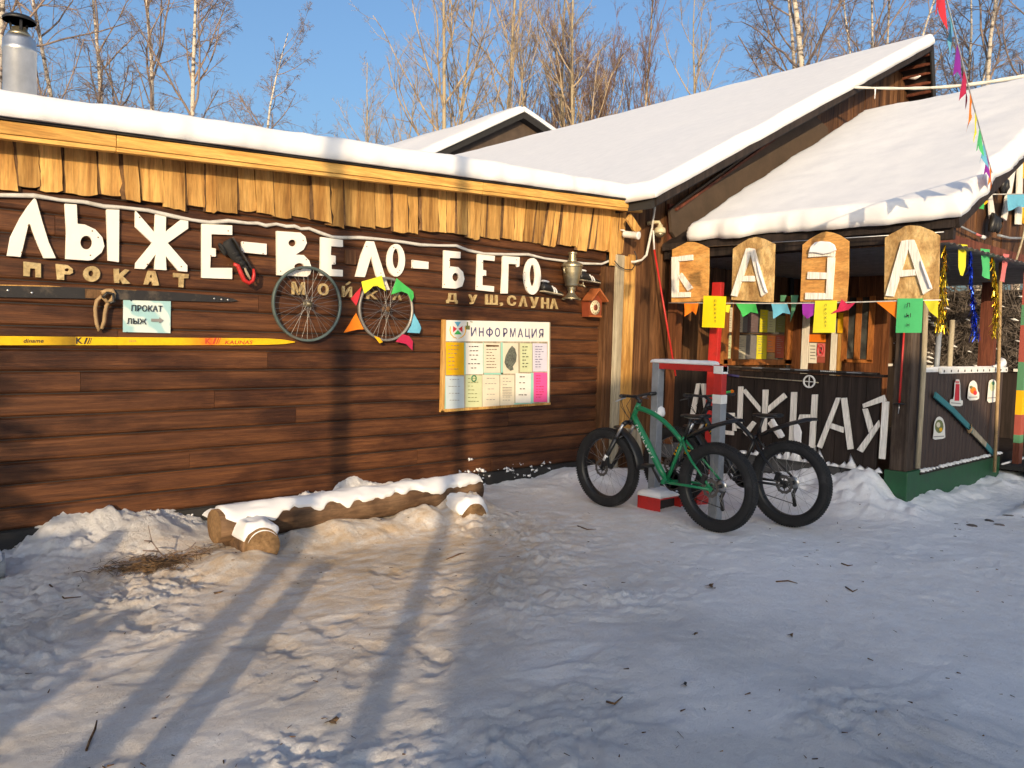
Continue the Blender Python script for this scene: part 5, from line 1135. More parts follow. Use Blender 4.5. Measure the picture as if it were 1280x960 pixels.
# ------------------------------------------------------------------ fat bikes
def fat_bike(x, y, lb, fm, style, steer=0.0, lean=0.0):
    r = thing('fat_bike', lb, 'bicycle', (x, y, 0), 'fat bikes leaning at the rack'); r.rotation_euler = (0, lean, math.radians(90)); r['org'] = (0, 0, 0)
    zh = .374; WB = 1.22; Y = lambda a, b, c=0: Vector((a, c, b))
    V = Vector
    def part(mb, name, mat, par=None, bevel=0): return mb.build(name, M[mat] if isinstance(mat, str) else mat, par or r, org=(0,0,0), bevel=bevel)
    def wheel(cx, front):
        c = V((cx, 0, zh)); R = .375; n = 72
        tube = .052; Rt = R-tube
        w = MB(); pr = [(R-.098, -.026), (R-.080, -.036), (R-.076, -.040), (R-.076, .040), (R-.080, .036), (R-.098, .026)]
        vs = [c+V((q*math.cos(2*math.pi*i/n), z, q*math.sin(2*math.pi*i/n))) for i in range(n) for q, z in pr]; k = len(pr)
        w.add(vs, [(i*k+j, i*k+(j+1) % k, ((i+1) % n)*k+(j+1) % k, ((i+1) % n)*k+j) for i in range(n) for j in range(k)], 0, True)
        wo = part(w, 'wheel', 'black')
        t = MB(); pr = [(Rt-.034, -.040), (Rt-.012, -.051), (Rt+.014, -.052), (Rt+.034, -.044), (R-.004, -.028), (R, 0), (R-.004, .028), (Rt+.034, .044), (Rt+.014, .052), (Rt-.012, .051), (Rt-.034, .040)]; k = len(pr); n2 = 96
        vs = [c+V((q*math.cos(2*math.pi*i/n2), z, q*math.sin(2*math.pi*i/n2))) for i in range(n2) for q, z in pr]
        t.add(vs, [(i*k+j, i*k+j+1, ((i+1) % n2)*k+j+1, ((i+1) % n2)*k+j) for i in range(n2) for j in range(k-1)], 0, True)
        for i in range(n2):                           # tread blocks
            for z, o_ in ((-.036, 0), (-.013, .5), (.013, 0), (.036, .5)):
                a = 2*math.pi*(i+o_)/n2; q = R-.0105*abs(z/.036)**2; u = V((math.cos(a), 0, math.sin(a))); tt = V((-math.sin(a), 0, math.cos(a)))
                t.beam(c+u*(q-.004)+V((0, z, 0)), c+u*(q+.0035)+V((0, z, 0)), .013, .017, tt)
        part(t, 'tyre', 'rubber', wo)
        Mh = Matrix(((1,0,0),(0,0,1),(0,-1,0))); hw = .065 if front else .085
        part(MB().lathe([(.009, -hw-.02), (.009, -hw), (.030, -hw+.004), (.030, -hw+.010), (.017, -hw+.02), (.017, hw-.02), (.030, hw-.01), (.030, hw-.004), (.009, hw), (.009, hw+.02)], c, 20, M=Mh), 'hub', 'black', wo)
        s = MB()
        for i in range(32):
            a = 2*math.pi*i/32+.05; sd = 1 if i % 2 else -1; a2 = a+(1.0 if (i//2) % 2 else -1.0)
            s.tube([c+V((.027*math.cos(a2), sd*(hw-.007), .027*math.sin(a2))), c+V(((R-.096)*math.cos(a), sd*.012, (R-.096)*math.sin(a)))], .0013, 4, cap=False)
        part(s, 'spokes', 'spoke', wo)
        d = MB(); q0, q1, n3 = .055, .080, 36; yy = hw+.008
        vs = []
        for i in range(n3):
            a = 2*math.pi*i/n3; e = .004*math.sin(i*math.pi*.66)
            for q, z in ((q0, yy), (q1+e, yy), (q1+e, yy+.002), (q0, yy+.002)): vs.append(c+V((q*math.cos(a), z, q*math.sin(a))))
        d.add(vs, [(i*4+j, i*4+(j+1) % 4, ((i+1) % n3)*4+(j+1) % 4, ((i+1) % n3)*4+j) for i in range(n3) for j in range(4)])
        for i in range(6):
            a = 2*math.pi*i/6; b = a+.5; d.beam(c+V((.02*math.cos(a), yy, .02*math.sin(a))), c+V((.06*math.cos(b), yy, .06*math.sin(b))), .002, .010, (0, 1, 0))
        part(d, 'brake_disc', 'discsteel', wo)
        return wo
    wr = wheel(0, False); wf = wheel(WB, True)
    Ht, Hb, BBp, Sc = Y(.86, 1.01), Y(.925, .865), Y(.515, .345), Y(.352, .73)
    def bez(a, b, c, n=10): return [a*(1-t)**2+b*2*t*(1-t)+c*t*t for t in [i/n for i in range(n+1)]]
    f = MB()
    f.tube([Ht+(Ht-Hb)*.05, Hb-(Ht-Hb)*.05], .024, 16)
    top = bez(Ht+(Hb-Ht)*.28, Y(.60, .95), Sc+Y(.012, -.02)); f.tube(top, [.024-.004*i/10 for i in range(11)], 14)
    dn = [Hb+(Ht-Hb)*.22, Y(.88, .84), Y(.74, .655), Y(.60, .45), BBp]; f.tube(dn, [.026, .030, .031, .029, .024], 14)
    f.tube([BBp, Sc+Y(-.010, .03)], .0175, 14)
    f.tube([BBp+V((0, -.06, 0)), BBp+V((0, .06, 0))], .024, 16)
    for s in (-1, 1):
        f.tube([Sc+V((-.005, s*.018, 0)), Y(.29, .655, s*.05), Y(.20, .57, s*.085), Y(0, .385, s*.105)], [.0115, .0115, .011, .010], 10)
        f.tube([BBp+V((-.01, s*.035, 0)), Y(.42, .350, s*.075), Y(.30, .358, s*.092), Y(0, .366, s*.105)], [.013, .013, .012, .011], 10)
        f.beam(Y(.03, .395, s*.105), Y(-.02, .355, s*.105), .045, .008, (1, 0, .6))
    part(f, 'frame', fm)
    # writing on the down tube: illegible pale marks
    mk = MB(); a, b = Y(.855, .81), Y(.63, .495); t = (b-a).normalized(); nrm = V((0, 1, 0)).cross(t)
    rg = random.Random(int(x*100)); q = 0.0; L = (b-a).length
    while q < L-.05:
        w = rg.uniform(.020, .032)
        for sd in (1, -1):
            p = a+t*q+V((0, sd*.0305, 0)); mk.beam(p+nrm*.010, p+t*rg.uniform(-.006, .006)-nrm*.012, .003, .007, (0, 1, 0)); mk.beam(p-nrm*.010*rg.choice((1, -1)), p+t*w*.7-nrm*.010*rg.choice((1, -1)), .003, .006, (0, 1, 0))
        q += w+.012
    part(mk, 'lettering', 'white' if style == 'green' else 'pgold')
    # fork
    cr = Y(.965, .815); ax_ = Y(WB, zh); fd = (ax_-cr).normalized()
    fo = MB(); fo.tube([Hb, cr], .022, 12)
    fo.tube([cr+V((0, -.085, -.005)), cr+V((0, -.05, .012)), cr+V((0, .05, .012)), cr+V((0, .085, -.005))], .022, 12)
    ep = Y(WB-.035, zh+.0)
    for s in (-1, 1):
        lo0 = cr+(ax_-cr)*.32
        fo.tube([lo0+V((0, s*.085, 0)), cr+(ax_-cr)*.80+V((0, s*.085, 0)), ax_+V((0, s*.080, 0))], [.024, .021, .016], 12)
    br = cr+(ax_-cr)*.36+V((-.055, 0, .02)); fo.tube([cr+(ax_-cr)*.36+V((0, -.085, 0)), br+V((0, -.05, .02)), br+V((0, .05, .02)), cr+(ax_-cr)*.36+V((0, .085, 0))], .013, 8)
    fk = part(fo, 'fork', 'bikeblack')
    stc = MB()
    for s in (-1, 1): stc.tube([cr+V((0, s*.085, 0)), cr+(ax_-cr)*.34+V((0, s*.085, 0))], .0155, 12)
    part(stc, 'stanchion', 'steel', fk)
    dc_ = MB()
    if style == 'green': dc_.tube([cr+(ax_-cr)*.70+V((0, .089, 0)), cr+(ax_-cr)*.82+V((0, .089, 0))], .0205, 12)
    else:
        for q in (.36, .43, .50, .57, .64, .71):
            for s in (-1, 1): dc_.tube([cr+(ax_-cr)*q+V((0, s*.0858, 0)), cr+(ax_-cr)*(q+.035)+V((0, s*.0858, 0))], .0232, 12)
    part(dc_, 'fork_decal', 'white' if style == 'green' else 'pgold', fk)
    cal = MB().beam(Y(WB-.06, zh+.11, .085), Y(WB-.075, zh+.03, .085), .05, .035, (1, 0, 0)); part(cal, 'brake_caliper', 'black', fk)
    # cockpit
    st = MB(); sp_ = Ht+(Ht-Hb).normalized()*.03; bc_ = sp_+Y(.055, .035); st.tube([Ht, sp_+(Ht-Hb).normalized()*.012], .021, 12); st.tube([sp_, bc_], .017, 12); sto = part(st, 'stem', 'black')
    sa = math.radians(steer)
    def bp(yy, back, up): return bc_+V((-back*math.cos(sa)+yy*math.sin(sa)*-1, yy*math.cos(sa)-back*math.sin(sa)*0, up))
    hb = MB(); hb.tube([bp(-.33, .05, .02), bp(-.16, .01, .012), bp(-.05, 0, 0), bp(.05, 0, 0), bp(.16, .01, .012), bp(.33, .05, .02)], .0125, 10); hbo = part(hb, 'handlebar', 'black')
    for s in (-1, 1): part(MB().tube([bp(s*.215, .022, .014), bp(s*.33, .05, .02), bp(s*.345, .054, .021)], [.0165, .0175, .016], 12), 'grip', 'black', hbo)
    lv = MB()
    for s in (-1, 1): lv.tube([bp(s*.19, .01, .0), bp(s*.20, -.035, -.02), bp(s*.30, -.03, -.035)], [.010, .008, .006], 8)
    part(lv, 'brake_lever', 'steel' if style == 'green' else 'black', hbo)
    cb = MB()
    for s, q in ((1, .06), (-1, .04), (1, .03)): cb.tube([bp(s*.18, -.01, 0), bp(s*.10, -.11, .02-q), bp(s*q, -.13, -.10), Hb+V((.05, s*.03, .03)), Y(.86, .80, s*.034)], .0028, 6)
    part(cb, 'cables', 'ink')
    if style == 'black':
        part(MB().tube([bp(-.02, .06, .01), bp(-.12, .10, .035), bp(-.20, .12, .05)], [.010, .012, .010], 8), 'green_strap', 'fgreen', hbo)
        part(MB().lathe([(0, -.018), (.018, -.010), (.020, .008), (0, .018)], bp(-.215, .125, .052), 12), 'reflector', 'forange', hbo)
    # saddle and post
    part(MB().tube([Sc+Y(-.008, .0), Y(.285, .925)], .0145, 12), 'seat_post', 'bikeblack')
    sd_ = MB(); n = 12; vs = []
    for fx, w, h, z in ((.14, .030, .02, .955), (.12, .068, .036, .958), (.16, .074, .040, .955), (.21, .060, .036, .950), (.27, .034, .032, .948), (.34, .022, .028, .948), (.385, .017, .022, .942), (.392, .006, .01, .940)):
        for j in range(n): a = 2*math.pi*j/n; vs.append(V((fx, w*math.cos(a), z+h*.5*math.sin(a))))
    sd_.add(vs, [(i*n+j, i*n+(j+1) % n, (i+1)*n+(j+1) % n, (i+1)*n+j) for i in range(7) for j in range(n)]+[tuple(range(n)), tuple(range(7*n, 8*n))], 0, True)
    so_ = part(sd_, 'saddle', 'black'); part(MB().tube([Y(.17, .938, .02), Y(.28, .925, .015), Y(.35, .935, .01)], .004, 6).tube([Y(.17, .938, -.02), Y(.28, .925, -.015), Y(.35, .935, -.01)], .004, 6), 'saddle_rail', 'steel', so_)
    # mudguards
    mg = MB(); pts = [Y(.31, .775), Y(.20, .835), Y(.05, .90), Y(-.12, .955), Y(-.20, .965)]; ws = [.03, .055, .075, .085, .06]; vs = []
    for p, w in zip(pts, ws):
        for yy, dz in ((-1, -.022), (-.6, 0), (0, .006), (.6, 0), (1, -.022)): vs.append(p+V((0, yy*w, dz)))
        for yy, dz in ((1, -.026), (.6, -.004), (0, .002), (-.6, -.004), (-1, -.026)): vs.append(p+V((0, yy*w, dz)))
    mg.add(vs, [(i*10+j, i*10+(j+1) % 10, (i+1)*10+(j+1) % 10, (i+1)*10+j) for i in range(4) for j in range(10)]+[tuple(range(10)), tuple(range(40, 50))], 0, True)
    part(mg, 'rear_mudguard', 'black')
    mg = MB(); vs = []; na = 9; R = .425
    for i in range(na):
        a = math.radians(105+70*i/(na-1)); c = V((WB+R*math.cos(a), 0, zh+R*math.sin(a))); u = V((math.cos(a), 0, math.sin(a))); w = .062-.02*abs(i/(na-1)-.6)
        for yy, d in ((-1, -.014), (-.6, 0), (.6, 0), (1, -.014)): vs.append(c+V((0, yy*w, 0))+u*d)
        for yy, d in ((1, -.018), (.6, -.004), (-.6, -.004), (-1, -.018)): vs.append(c+V((0, yy*w, 0))+u*d)
    mg.add(vs, [(i*8+j, i*8+(j+1) % 8, (i+1)*8+(j+1) % 8, (i+1)*8+j) for i in range(na-1) for j in range(8)]+[tuple(range(8)), tuple(range(8*(na-1), 8*na))], 0, True)
    part(mg, 'front_mudguard', 'black')
    # drivetrain on the right, derailleur and kickstand
    Mh = Matrix(((1,0,0),(0,0,1),(0,-1,0)))
    ck_ = MB(); ck_.lathe([(.075, -.082), (.095, -.082), (.097, -.080), (.095, -.078), (.075, -.078), (.075, -.082)], BBp, 40, M=Mh)
    for i in range(4): a = i*math.pi/2+.4; ck_.beam(BBp+V((0, -.08, 0)), BBp+V((.08*math.cos(a), -.08, .08*math.sin(a))), .004, .016, (0, 1, 0))
    cko = part(ck_, 'chainring', 'black')
    for s, a in ((-1, math.radians(235)), (1, math.radians(55))):
        e = BBp+V((.172*math.cos(a), s*.105, .172*math.sin(a))); ca = part(MB().beam(BBp+V((0, s*.095, 0)), e, .014, .026, (0, 1, 0), w2=.012, h2=.018), 'crank_arm', 'black', bevel=.003)
        part(MB().box(tuple(e+V((-.045, .0 if s > 0 else -.09, -.012))), tuple(e+V((.045, .09 if s > 0 else 0, .012)))), 'pedal', 'black', ca, bevel=.006)
    cs = MB(); 
    for i, rr_ in enumerate((.055, .048, .042, .036, .030, .025)): cs.lathe([(.02, -.062-i*.005), (rr_, -.062-i*.005), (rr_, -.060-i*.005), (.02, -.060-i*.005)], Y(0, zh), 24, M=Mh)
    part(cs, 'cassette', 'steel')
    part(MB().tube([Y(0, zh+.045, -.08), BBp+V((0, -.08, .095))], .004, 5).tube([Y(-.005, zh-.19, -.085), BBp+V((-.02, -.08, -.094))], .004, 5), 'chain', 'ink')
    dr = MB(); dr.beam(Y(-.01, zh-.04, -.10), Y(.015, zh-.10, -.10), .03, .02, (0, 1, 0)); dr.beam(Y(.015, zh-.09, -.09), Y(-.01, zh-.20, -.09), .012, .03, (0, 1, 0)); dr.lathe([(.02, -.004), (.02, .004)], Y(-.01, zh-.195, -.085), 12, M=Mh); part(dr, 'derailleur', 'black')
    part(MB().beam(Y(.05, zh+.10, .10), Y(.07, zh+.03, .10), .04, .03, (1, 0, 0)), 'rear_caliper', 'black')
    return r
fat_bike(5.67, 3.715, 'green fat bike with black tyres and white lettering on its frame', 'bikegreen', 'green', steer=10, lean=0)
fat_bike(6.37, 3.44, 'black fat bike with yellow fork decals and a green strap', 'bikeblack', 'black', steer=-8)

# ------------------------------------------------------------------ bicycle rack of grey posts with a red bar
XR = 6.02
rk = thing('bike_rack', 'grey and red painted frame rack with a red foot standing between the two fat bikes', 'bike rack', (XR, 4.3, 0))
pa, pb = on(0, XR, 817, 620), on(0, XR, 897, 560); zt_ = on(0, XR, 813, 453).z; ya, yb = pa.y, pb.y
MB().box((XR-.045, ya-.04, -.1), (XR+.045, ya+.04, zt_)).build('post', M['greymetal'], rk, bevel=.006)
zt2 = on(0, XR, 899, 354).z; zr = on(0, XR, 896, 500).z
MB().box((XR-.045, yb-.045, -.1), (XR+.045, yb+.045, zr-.03)).build('post', M['greymetal'], rk, bevel=.006)
pr_ = MB(); pr_.box((XR-.04, yb-.04, zr+.05), (XR+.04, yb+.04, zt_-.07)); pr_.build('red_upright', M['red'], rk, bevel=.006)
MB().box((XR-.047, yb-.047, zr-.03), (XR+.047, yb+.047, zr+.05)).box((XR-.046, yb-.046, zt_-.07), (XR+.046, yb+.046, zt_-.0)).build('white_band', M['white'], rk, bevel=.004)
MB().box((XR-.04, yb-.046, zt_-.055), (XR+.04, ya+.047, zt_+.005)).build('top_bar', M['red'], rk, bevel=.005)
snow_slab('bar_snow', (XR-.05, yb+.05, zt_+.002), (.10, 0, 0), (0, ya-yb+.01, 0), .035, M['snow'], rk, seed=91, step=.03, edge=.008, lump=.01)
mb = MB(); yf = ya-.20; fx0, fx1 = XR-.19, XR+.14
MB().box((fx0, yf-.02, -.05), (fx0+.012, yf+.24, .119)).build('foot_side', M['red'], rk); MB().box((fx1-.012, yf-.02, -.05), (fx1, yf+.24, .119)).build('foot_side', M['red'], rk)
MB().box((fx0, yf-.02, .12), (fx1, yf+.24, .134)).build('foot_top', M['red'], rk); MB().box((fx0+.013, yf+.05, -.05), (fx1-.013, yf+.06, .118)).build('foot_dark_plate', M['ink'], rk)  # black plate inside the foot paints the shade of its hollow
MB().box((fx1+.001, yf+.0, -.05), (6.29, yf+.06, .15)).build('foot_bar', M['red'], rk, bevel=.004); MB().box((6.45, yf+.0, -.05), (6.86, yf+.06, .16)).build('foot_bar', M['red'], rk, bevel=.004)
snow_slab('foot_snow', (fx0+.01, yf-.02, .135), (fx1-fx0-.02, 0, 0), (0, .26, 0), .06, M['snow'], rk, seed=93, step=.04, edge=.02, lump=.02)
mb = MB(); mb.lathe([(.05, 0), (.06, .03), (.05, .08), (.02, .10), (0, .105)], (XR+.01, ya-.02, on(0, XR, 818, 512).z-.06), 12); mb.build('clinging_snow', M['snow'], rk)
ru = thing('red_post', 'tall red painted post standing behind the first yellow sheet before the porch rail', 'post', (XP-.12, on(0, XP-.12, 893, 470).y, 0))
mb = MB(); q1, q0 = on(0, XP-.12, 898, 353), on(0, XP-.12, 889.5, 500); mb.beam(q0, q1, .125, .07, (0, 1, 0)); q2 = Vector((q0.x, q0.y-.02, -.1)); mb.beam(q2, q0, .12, .066, (0, 1, 0)); mb.build('shaft', M['red'], ru, bevel=.006)
# a white sheet box behind the rack
tag(MB().prism(onY(YG-.2, [(783, 535), (800, 538), (806, 588), (786, 585)]), (0, .02, 0)).build('pale_board', M['greyboard'], org=on(1, YG-.2, 795, 588)), 'pale grey board leaning at the corner behind the front wheel of the green bike', 'board')

# ------------------------------------------------------------------ the four lettered boards under the porch eave
XB = 7.79
def xprism(pts, X, th, mat, name, parent=None, bevel=0, org=None): return MB().prism(onX(X, pts), (th, 0, 0)).build(name, M[mat], parent, org=org, bevel=bevel)
def board(lb, mat, outline, strips, caps=()):
    c = on(0, XB, sum(p[0] for p in outline)/len(outline), max(p[1] for p in outline)); r = thing('letter_board', lb, 'sign board', c, 'lettered boards under the porch eave')
    xprism(outline, XB, .018, mat, 'panel', r, .002)
    for i, s in enumerate(strips): xprism(s, XB-.001-.0006*i, -.028, 'whitewood', 'letter_strip', r, .003)
    for q in caps: xprism(q, XB-.03, -.03, 'snow', 'snow_cap', r, .012)
board('orange plywood board with the white letter Б, farthest from the corner post', 'ply', [(840,312),(850,307),(859,302.5),(868,302.5),(877,305.5),(886,310),(886,340),(884.5,376.5),(839,378)],
      [[(841,321.5),(849.5,321),(849,372),(841,372)], [(849.8,320.5),(867,318.5),(867,325.5),(849.8,327)], [(849.3,346),(853,341),(867,360),(861,364)], [(849.3,365.5),(864,365),(864,371.5),(849.3,372)]])
board('chipboard board with a white letter А between the Б and З boards', 'osb', [(916,311),(925,304.5),(935,298.5),(945,296),(955,298.5),(968.5,305),(967.5,345),(966,378),(914,375)],
      [[(934,311),(938.5,310),(939.2,318),(922,371),(915,369.5)], [(938.8,310.5),(944,311),(960,366),(953,371),(939.6,318)], [(929.5,345),(944,345),(944.5,352),(928,352)]],
      [[(946,322),(949,330),(953,343),(957,356),(960.5,366),(958,366),(954,356),(949,340)]])
board('brown board with a white letter З capped with snow', 'ply', [(1003,306),(1011,299.5),(1020,294),(1027,290.5),(1033,289.5),(1042,291),(1050,294),(1061,301.5),(1060.5,345),(1058,377),(1000,377)],
      [[(1011.5,322),(1012.5,314),(1045,314),(1044,321.5),(1034,320.5)], [(1011,340),(1035,341),(1035,349),(1010,349)], [(1008,366),(1033.2,366.5),(1033.2,374.5),(1007.5,374.5)], [(1036,321.8),(1044.5,321.8),(1041,374.5),(1033.6,374.5)]],
      [[(1012,316),(1014,309),(1020,303),(1028,301.5),(1038,302.5),(1044,306),(1046.5,313),(1040,316),(1030,318),(1020,316)]])
board('large chipboard board with a white letter А nearest the corner post', 'osb', [(1106,297),(1115,291.5),(1125,286.5),(1131,282.5),(1138,281.5),(1150,282.5),(1165,288.5),(1174.5,294.5),(1173,376),(1105,374)],
      [[(1128,301.5),(1136.6,300),(1136.2,312),(1118,371),(1108,370)], [(1137,300),(1143.5,300),(1166,361),(1155,368.5),(1136.8,312)], [(1127.5,338),(1145,337),(1145.5,344.5),(1126,346.5)]],
      [[(1152,325),(1156,334),(1161,347),(1166,360),(1163,361),(1158,347),(1153,333)]])
tag(MB().tube([on(0, XB+.03, 838, 311), on(0, XB+.03, 1180, 290)], .006, 6).build('hanging_wire', M['steel'], org=on(0, XB, 1000, 300)), 'thin wire behind the tops of the lettered boards', 'wire')

# ------------------------------------------------------------------ ЛЫЖНАЯ made of pale planks on the dark panel
XL = XP-.014
def plank_letter(lb, strips, snow=()):
    c = on(0, XL, sum(p[0] for p in strips[0])/4, max(p[1] for p in strips[0])); r = thing('plank_letter', lb, 'letter', c, 'white plank letters on the dark porch panel')
    for i, s in enumerate(strips): xprism(s, XL-.001-.0008*i, -.022, 'whitewood', 'plank', r, .003)
    for i, q in enumerate(snow): xprism(q, XL-.02-.001*i, -.025, 'snow', 'clinging_snow', r, .01)
plank_letter('white plank letter Л behind the second rack post', [[(871.5,479.4),(876,479),(869.5,519),(863.5,518)], [(877.2,479.4),(883,479.4),(888.5,520),(882,521)]])
plank_letter('white plank letter Ы behind the saddle of the green bike', [[(900,481),(905.5,481),(903,541),(897.5,542)], [(904.6,516),(919,516),(919,520.5),(904.4,521)], [(903.4,537.5),(918,539),(918,544),(903.2,542.5)], [(916.5,521),(921,521),(921,538.5),(916.5,538.5)], [(924,483),(929.5,483),(928,536),(922,535)]])
plank_letter('white plank letter Ж behind the saddle of the black bike', [[(954.5,487),(961,487),(958.5,541),(953,542)], [(929,489),(932.5,486),(951.5,509),(951,515.5)], [(980.5,491),(984.5,496.5),(961,516),(960.8,508)], [(941.5,526),(946,529),(934.5,545),(930,540)], [(960.5,529),(965,525),(980,543),(974.5,548)]],
             [[(964,524),(968,523),(972,530),(978,538),(982,545),(977,548),(972,541),(968,534)]])
plank_letter('white plank letter Н with snow on its left plank', [[(990,490),(997,490),(994,555),(987,555)], [(1000.5,518),(1013.6,518),(1013.2,526),(998.5,524.5)], [(1016,493),(1023,493),(1019,560),(1012,559.5)]],
             [[(993,531),(996,528.5),(1000,532),(1003,540),(1002,551),(1004,560),(999,557),(994,553),(992.5,540)]])
plank_letter('white plank letter А between the plank letters Н and Я', [[(1046,497),(1051.5,497),(1028,560.5),(1022,558)], [(1052,497.5),(1059,497),(1067.5,561),(1060.5,562)], [(1040.5,529),(1055.2,534),(1055,541),(1038,535)]])
plank_letter('white plank letter Я next to the corner post', [[(1104,501.5),(1112,502),(1107,574),(1099.5,573)], [(1079,505),(1106,493.5),(1109,500.8),(1080,510)], [(1079,511),(1085,510.5),(1092,533),(1087,541)], [(1099.2,525),(1100.5,532.5),(1079,565.5),(1072,562)]])
# ski pole and ski on the porch rail
sp1 = thing('ski_pole', 'pale ski pole with a round white basket hung level under the porch rail', 'ski pole', on(0, XP, 960, 480))
a, b, d, e = [on(0, XP-.03, *q) for q in ((910,468.5),(924,470.5),(1012,477),(1023,478.3))]
MB().tube([a, b], .013, 8).build('grip', M['inkblue'], sp1); MB().tube([b, d, e], .006, 8).build('shaft', M['greyboard'], sp1)
mb = MB(); mb.tube([d+Vector((-.01, .062*math.cos(q*math.pi/10), .062*math.sin(q*math.pi/10))) for q in range(20)], .010, 6, closed=True)
for q in range(4): mb.beam(d+Vector((-.01, 0, 0)), d+Vector((-.01, .056*math.cos(q*math.pi/2), .056*math.sin(q*math.pi/2))), .01, .008, (1, 0, 0))
mb.build('basket', M['white'], sp1)
sk = thing('black_ski', 'scuffed black ski with pale marks laid on the porch rail', 'ski', on(0, XP, 1010, 462))
t0, t1 = on(0, XP-.02, 900, 454.5), on(0, XP-.02, 1115, 466); za = 1.306
MB().box((XP-.06, YN+.30, za), (XP+.03, min(t0.y, 6.0), za+.018)).build('blade', M['darkski'], sk, bevel=.004)
mb = MB(); rr = random.Random(15); y = YN+.45
while y < 4.9:
    L = rr.uniform(.03, .16)
    if rr.random() < .55: mb.box((XP-.0615, y, za+.004), (XP-.0603, y+L, za+.013)); mb.box((XP-.05, y, za+.0182), (XP-.01, y+L*.7, za+.0190))
    y += L+rr.uniform(.02, .12)
mb.build('print', M['greymetal'], sk)
mb = MB(); y = on(0, XP-.06, 1045, 464).y
for i in range(8): mb.box((XP-.0628, y+i*.022, za+.004), (XP-.0612, y+i*.022+.014, za+.0145))
mb.build('print', M['white'], sk)
rpole = thing('ski_pole', 'red ski pole hanging point down on the corner post below the green sheet', 'ski pole', on(0, XP, 1127, 515))
a, b, d = [on(0, XP-.05, *q) for q in ((1131,400),(1124,505),(1123,517))]
MB().tube([a, b], .010, 8).build('shaft', M['red'], rpole); MB().tube([b, d], [.008, .004], 6).build('tip', M['steel'], rpole)
mb = MB().lathe([(.055, 0), (.06, .004), (.02, .012)], b, 14); mb.build('basket', M['black'], rpole)
# long pale sticks
def stick(lb, pts, Y, r, mat, name='stick'): 
    p = [on(1, Y, *q) for q in pts]; tag(MB().tube(p, r, 8).build(name, M[mat], org=p[-1]), lb, 'stick', 'tall sticks and laths at the porch end')
stick('pale lath standing against the corner post beside the green sheet', [(1157.5,378),(1154,470),(1147,585)], YN-.06, .026, 'greyboard')
stick('tall thin stick rising from the end of the perforated strip', [(1251,318),(1249.5,400),(1248,470),(1243,590)], YN-.09, .020, 'strap')
stick('short pale lath leaning behind the corrugated panel under the blue tinsel', [(1190.5,400),(1186,470),(1185,480)], YN+.05, .028, 'greyboard')
stick('grey stick hidden behind the left gold tinsel at the panel top', [(1174,415),(1170,465),(1169.5,480)], YN+.05, .028, 'greymetal')

# ------------------------------------------------------------------ bunting and sheets along the porch front
XS = 7.72
strp = [on(0, XS, *q) for q in ((836,378.5),(900,379),(960,379.3),(1020,379),(1060,378),(1110,376.5),(1176,375))]
tag(MB().tube(strp, .006, 6).build('bunting_string', M['cable'], org=strp[3]), 'white string of bunting stretched under the lettered boards', 'string')
G3 = 'bunting along the porch front'
for pts, mt, lb, X in (
    ([(855,379),(873.5,379),(872.5,394),(865,389),(857,396)], 'forange', 'orange swallowtail flag left of the first yellow sheet', XS),
    ([(908,381),(913.5,381),(912,391),(908,390)], 'lemon', 'narrow yellow flag edge right of the first yellow sheet', XS+.01),
    ([(920,379.5),(945,379.8),(949,392),(938,390),(930,396.5),(926,388)], 'fgreen', 'green flag below the left А board', XS),
    ([(964,379.8),(984,379.8),(989,393),(978,391),(969,399)], 'fblue', 'light blue swallowtail flag right of the green one', XS),
    ([(1003.5,379.5),(1019.5,379.5),(1017,394),(1011,399),(1005,393)], 'fpurple', 'purple flag left of the second yellow sheet', XS),
    ([(1052,374),(1059,380),(1069,378),(1060,387),(1037,393),(1048,386)], 'crimson', 'crimson flag blown sideways over the second yellow sheet', XS-.03),
    ([(1095,377.5),(1121,377),(1121,399),(1110,389)], 'forange', 'orange triangular flag left of the green sheet', XS),
    ([(1155,376),(1173.5,376),(1172.5,398),(1162,389)], 'lemon', 'yellow triangular flag right of the green sheet', XS),
    ([(976,369),(984,369),(983,377),(977.5,377)], 'fdkgreen', 'dull green flag stub above the string right of the left А board', XS+.25),
    ([(989,369),(998,369),(992,392),(988.5,404)], 'fdkgreen', 'dull green hanging flag in front of the dark doorway', XS+.25)):
    flag('pennant', pts, X, mt, lb, G3, bend=.03, ax=0, seed=len(lb))
def xsheet(pts, X, mat, lb, word, boxes, ink, cat='sheet'):
    c = onX(X, pts); r = thing('hanging_sheet', lb, cat, c[3], 'coloured sheets hung on the bunting string')
    n = 8; P = np.zeros((n+1, n+1, 3))
    for i in range(n+1):
        for j in range(n+1):
            u, v = i/n, j/n; p = (c[0]*(1-u)+c[1]*u)*(1-v)+(c[3]*(1-u)+c[2]*u)*v; P[i, j] = (p.x-.012*math.sin(u*2.4)*v-.01*v, p.y, p.z)
    o = grid_mesh('paper', P, M[mat], r)
    mb = MB()
    for ch, (x0, y0, x1, y1) in zip(word, boxes): put_text(mb, ch, on(0, X-.036, x0, y0), on(0, X-.036, x1, y0), on(0, X-.036, x0, y1), (-.001, 0, 0), .01)
    mb.build('lettering', M[ink], r)
    return r
xsheet([(879.5,369.5),(908,370.5),(906.5,410),(878,409)], XS-.02, 'yellow', 'bright yellow sheet with a small column of letters hung before the red upright', 'ПРОКАТ', [(892.8,374.5+i*5.2,895.2,377.3+i*5.2) for i in range(6)], 'ink')
xsheet([(1019,376),(1046.5,375.5),(1045,416),(1016.5,416)], XS-.02, 'lemon', 'duller yellow sheet with a small column of letters hung below the З board', 'ПРОКАТ', [(1031,380+i*5.2,1033.2,382.8+i*5.2) for i in range(6)], 'ink')
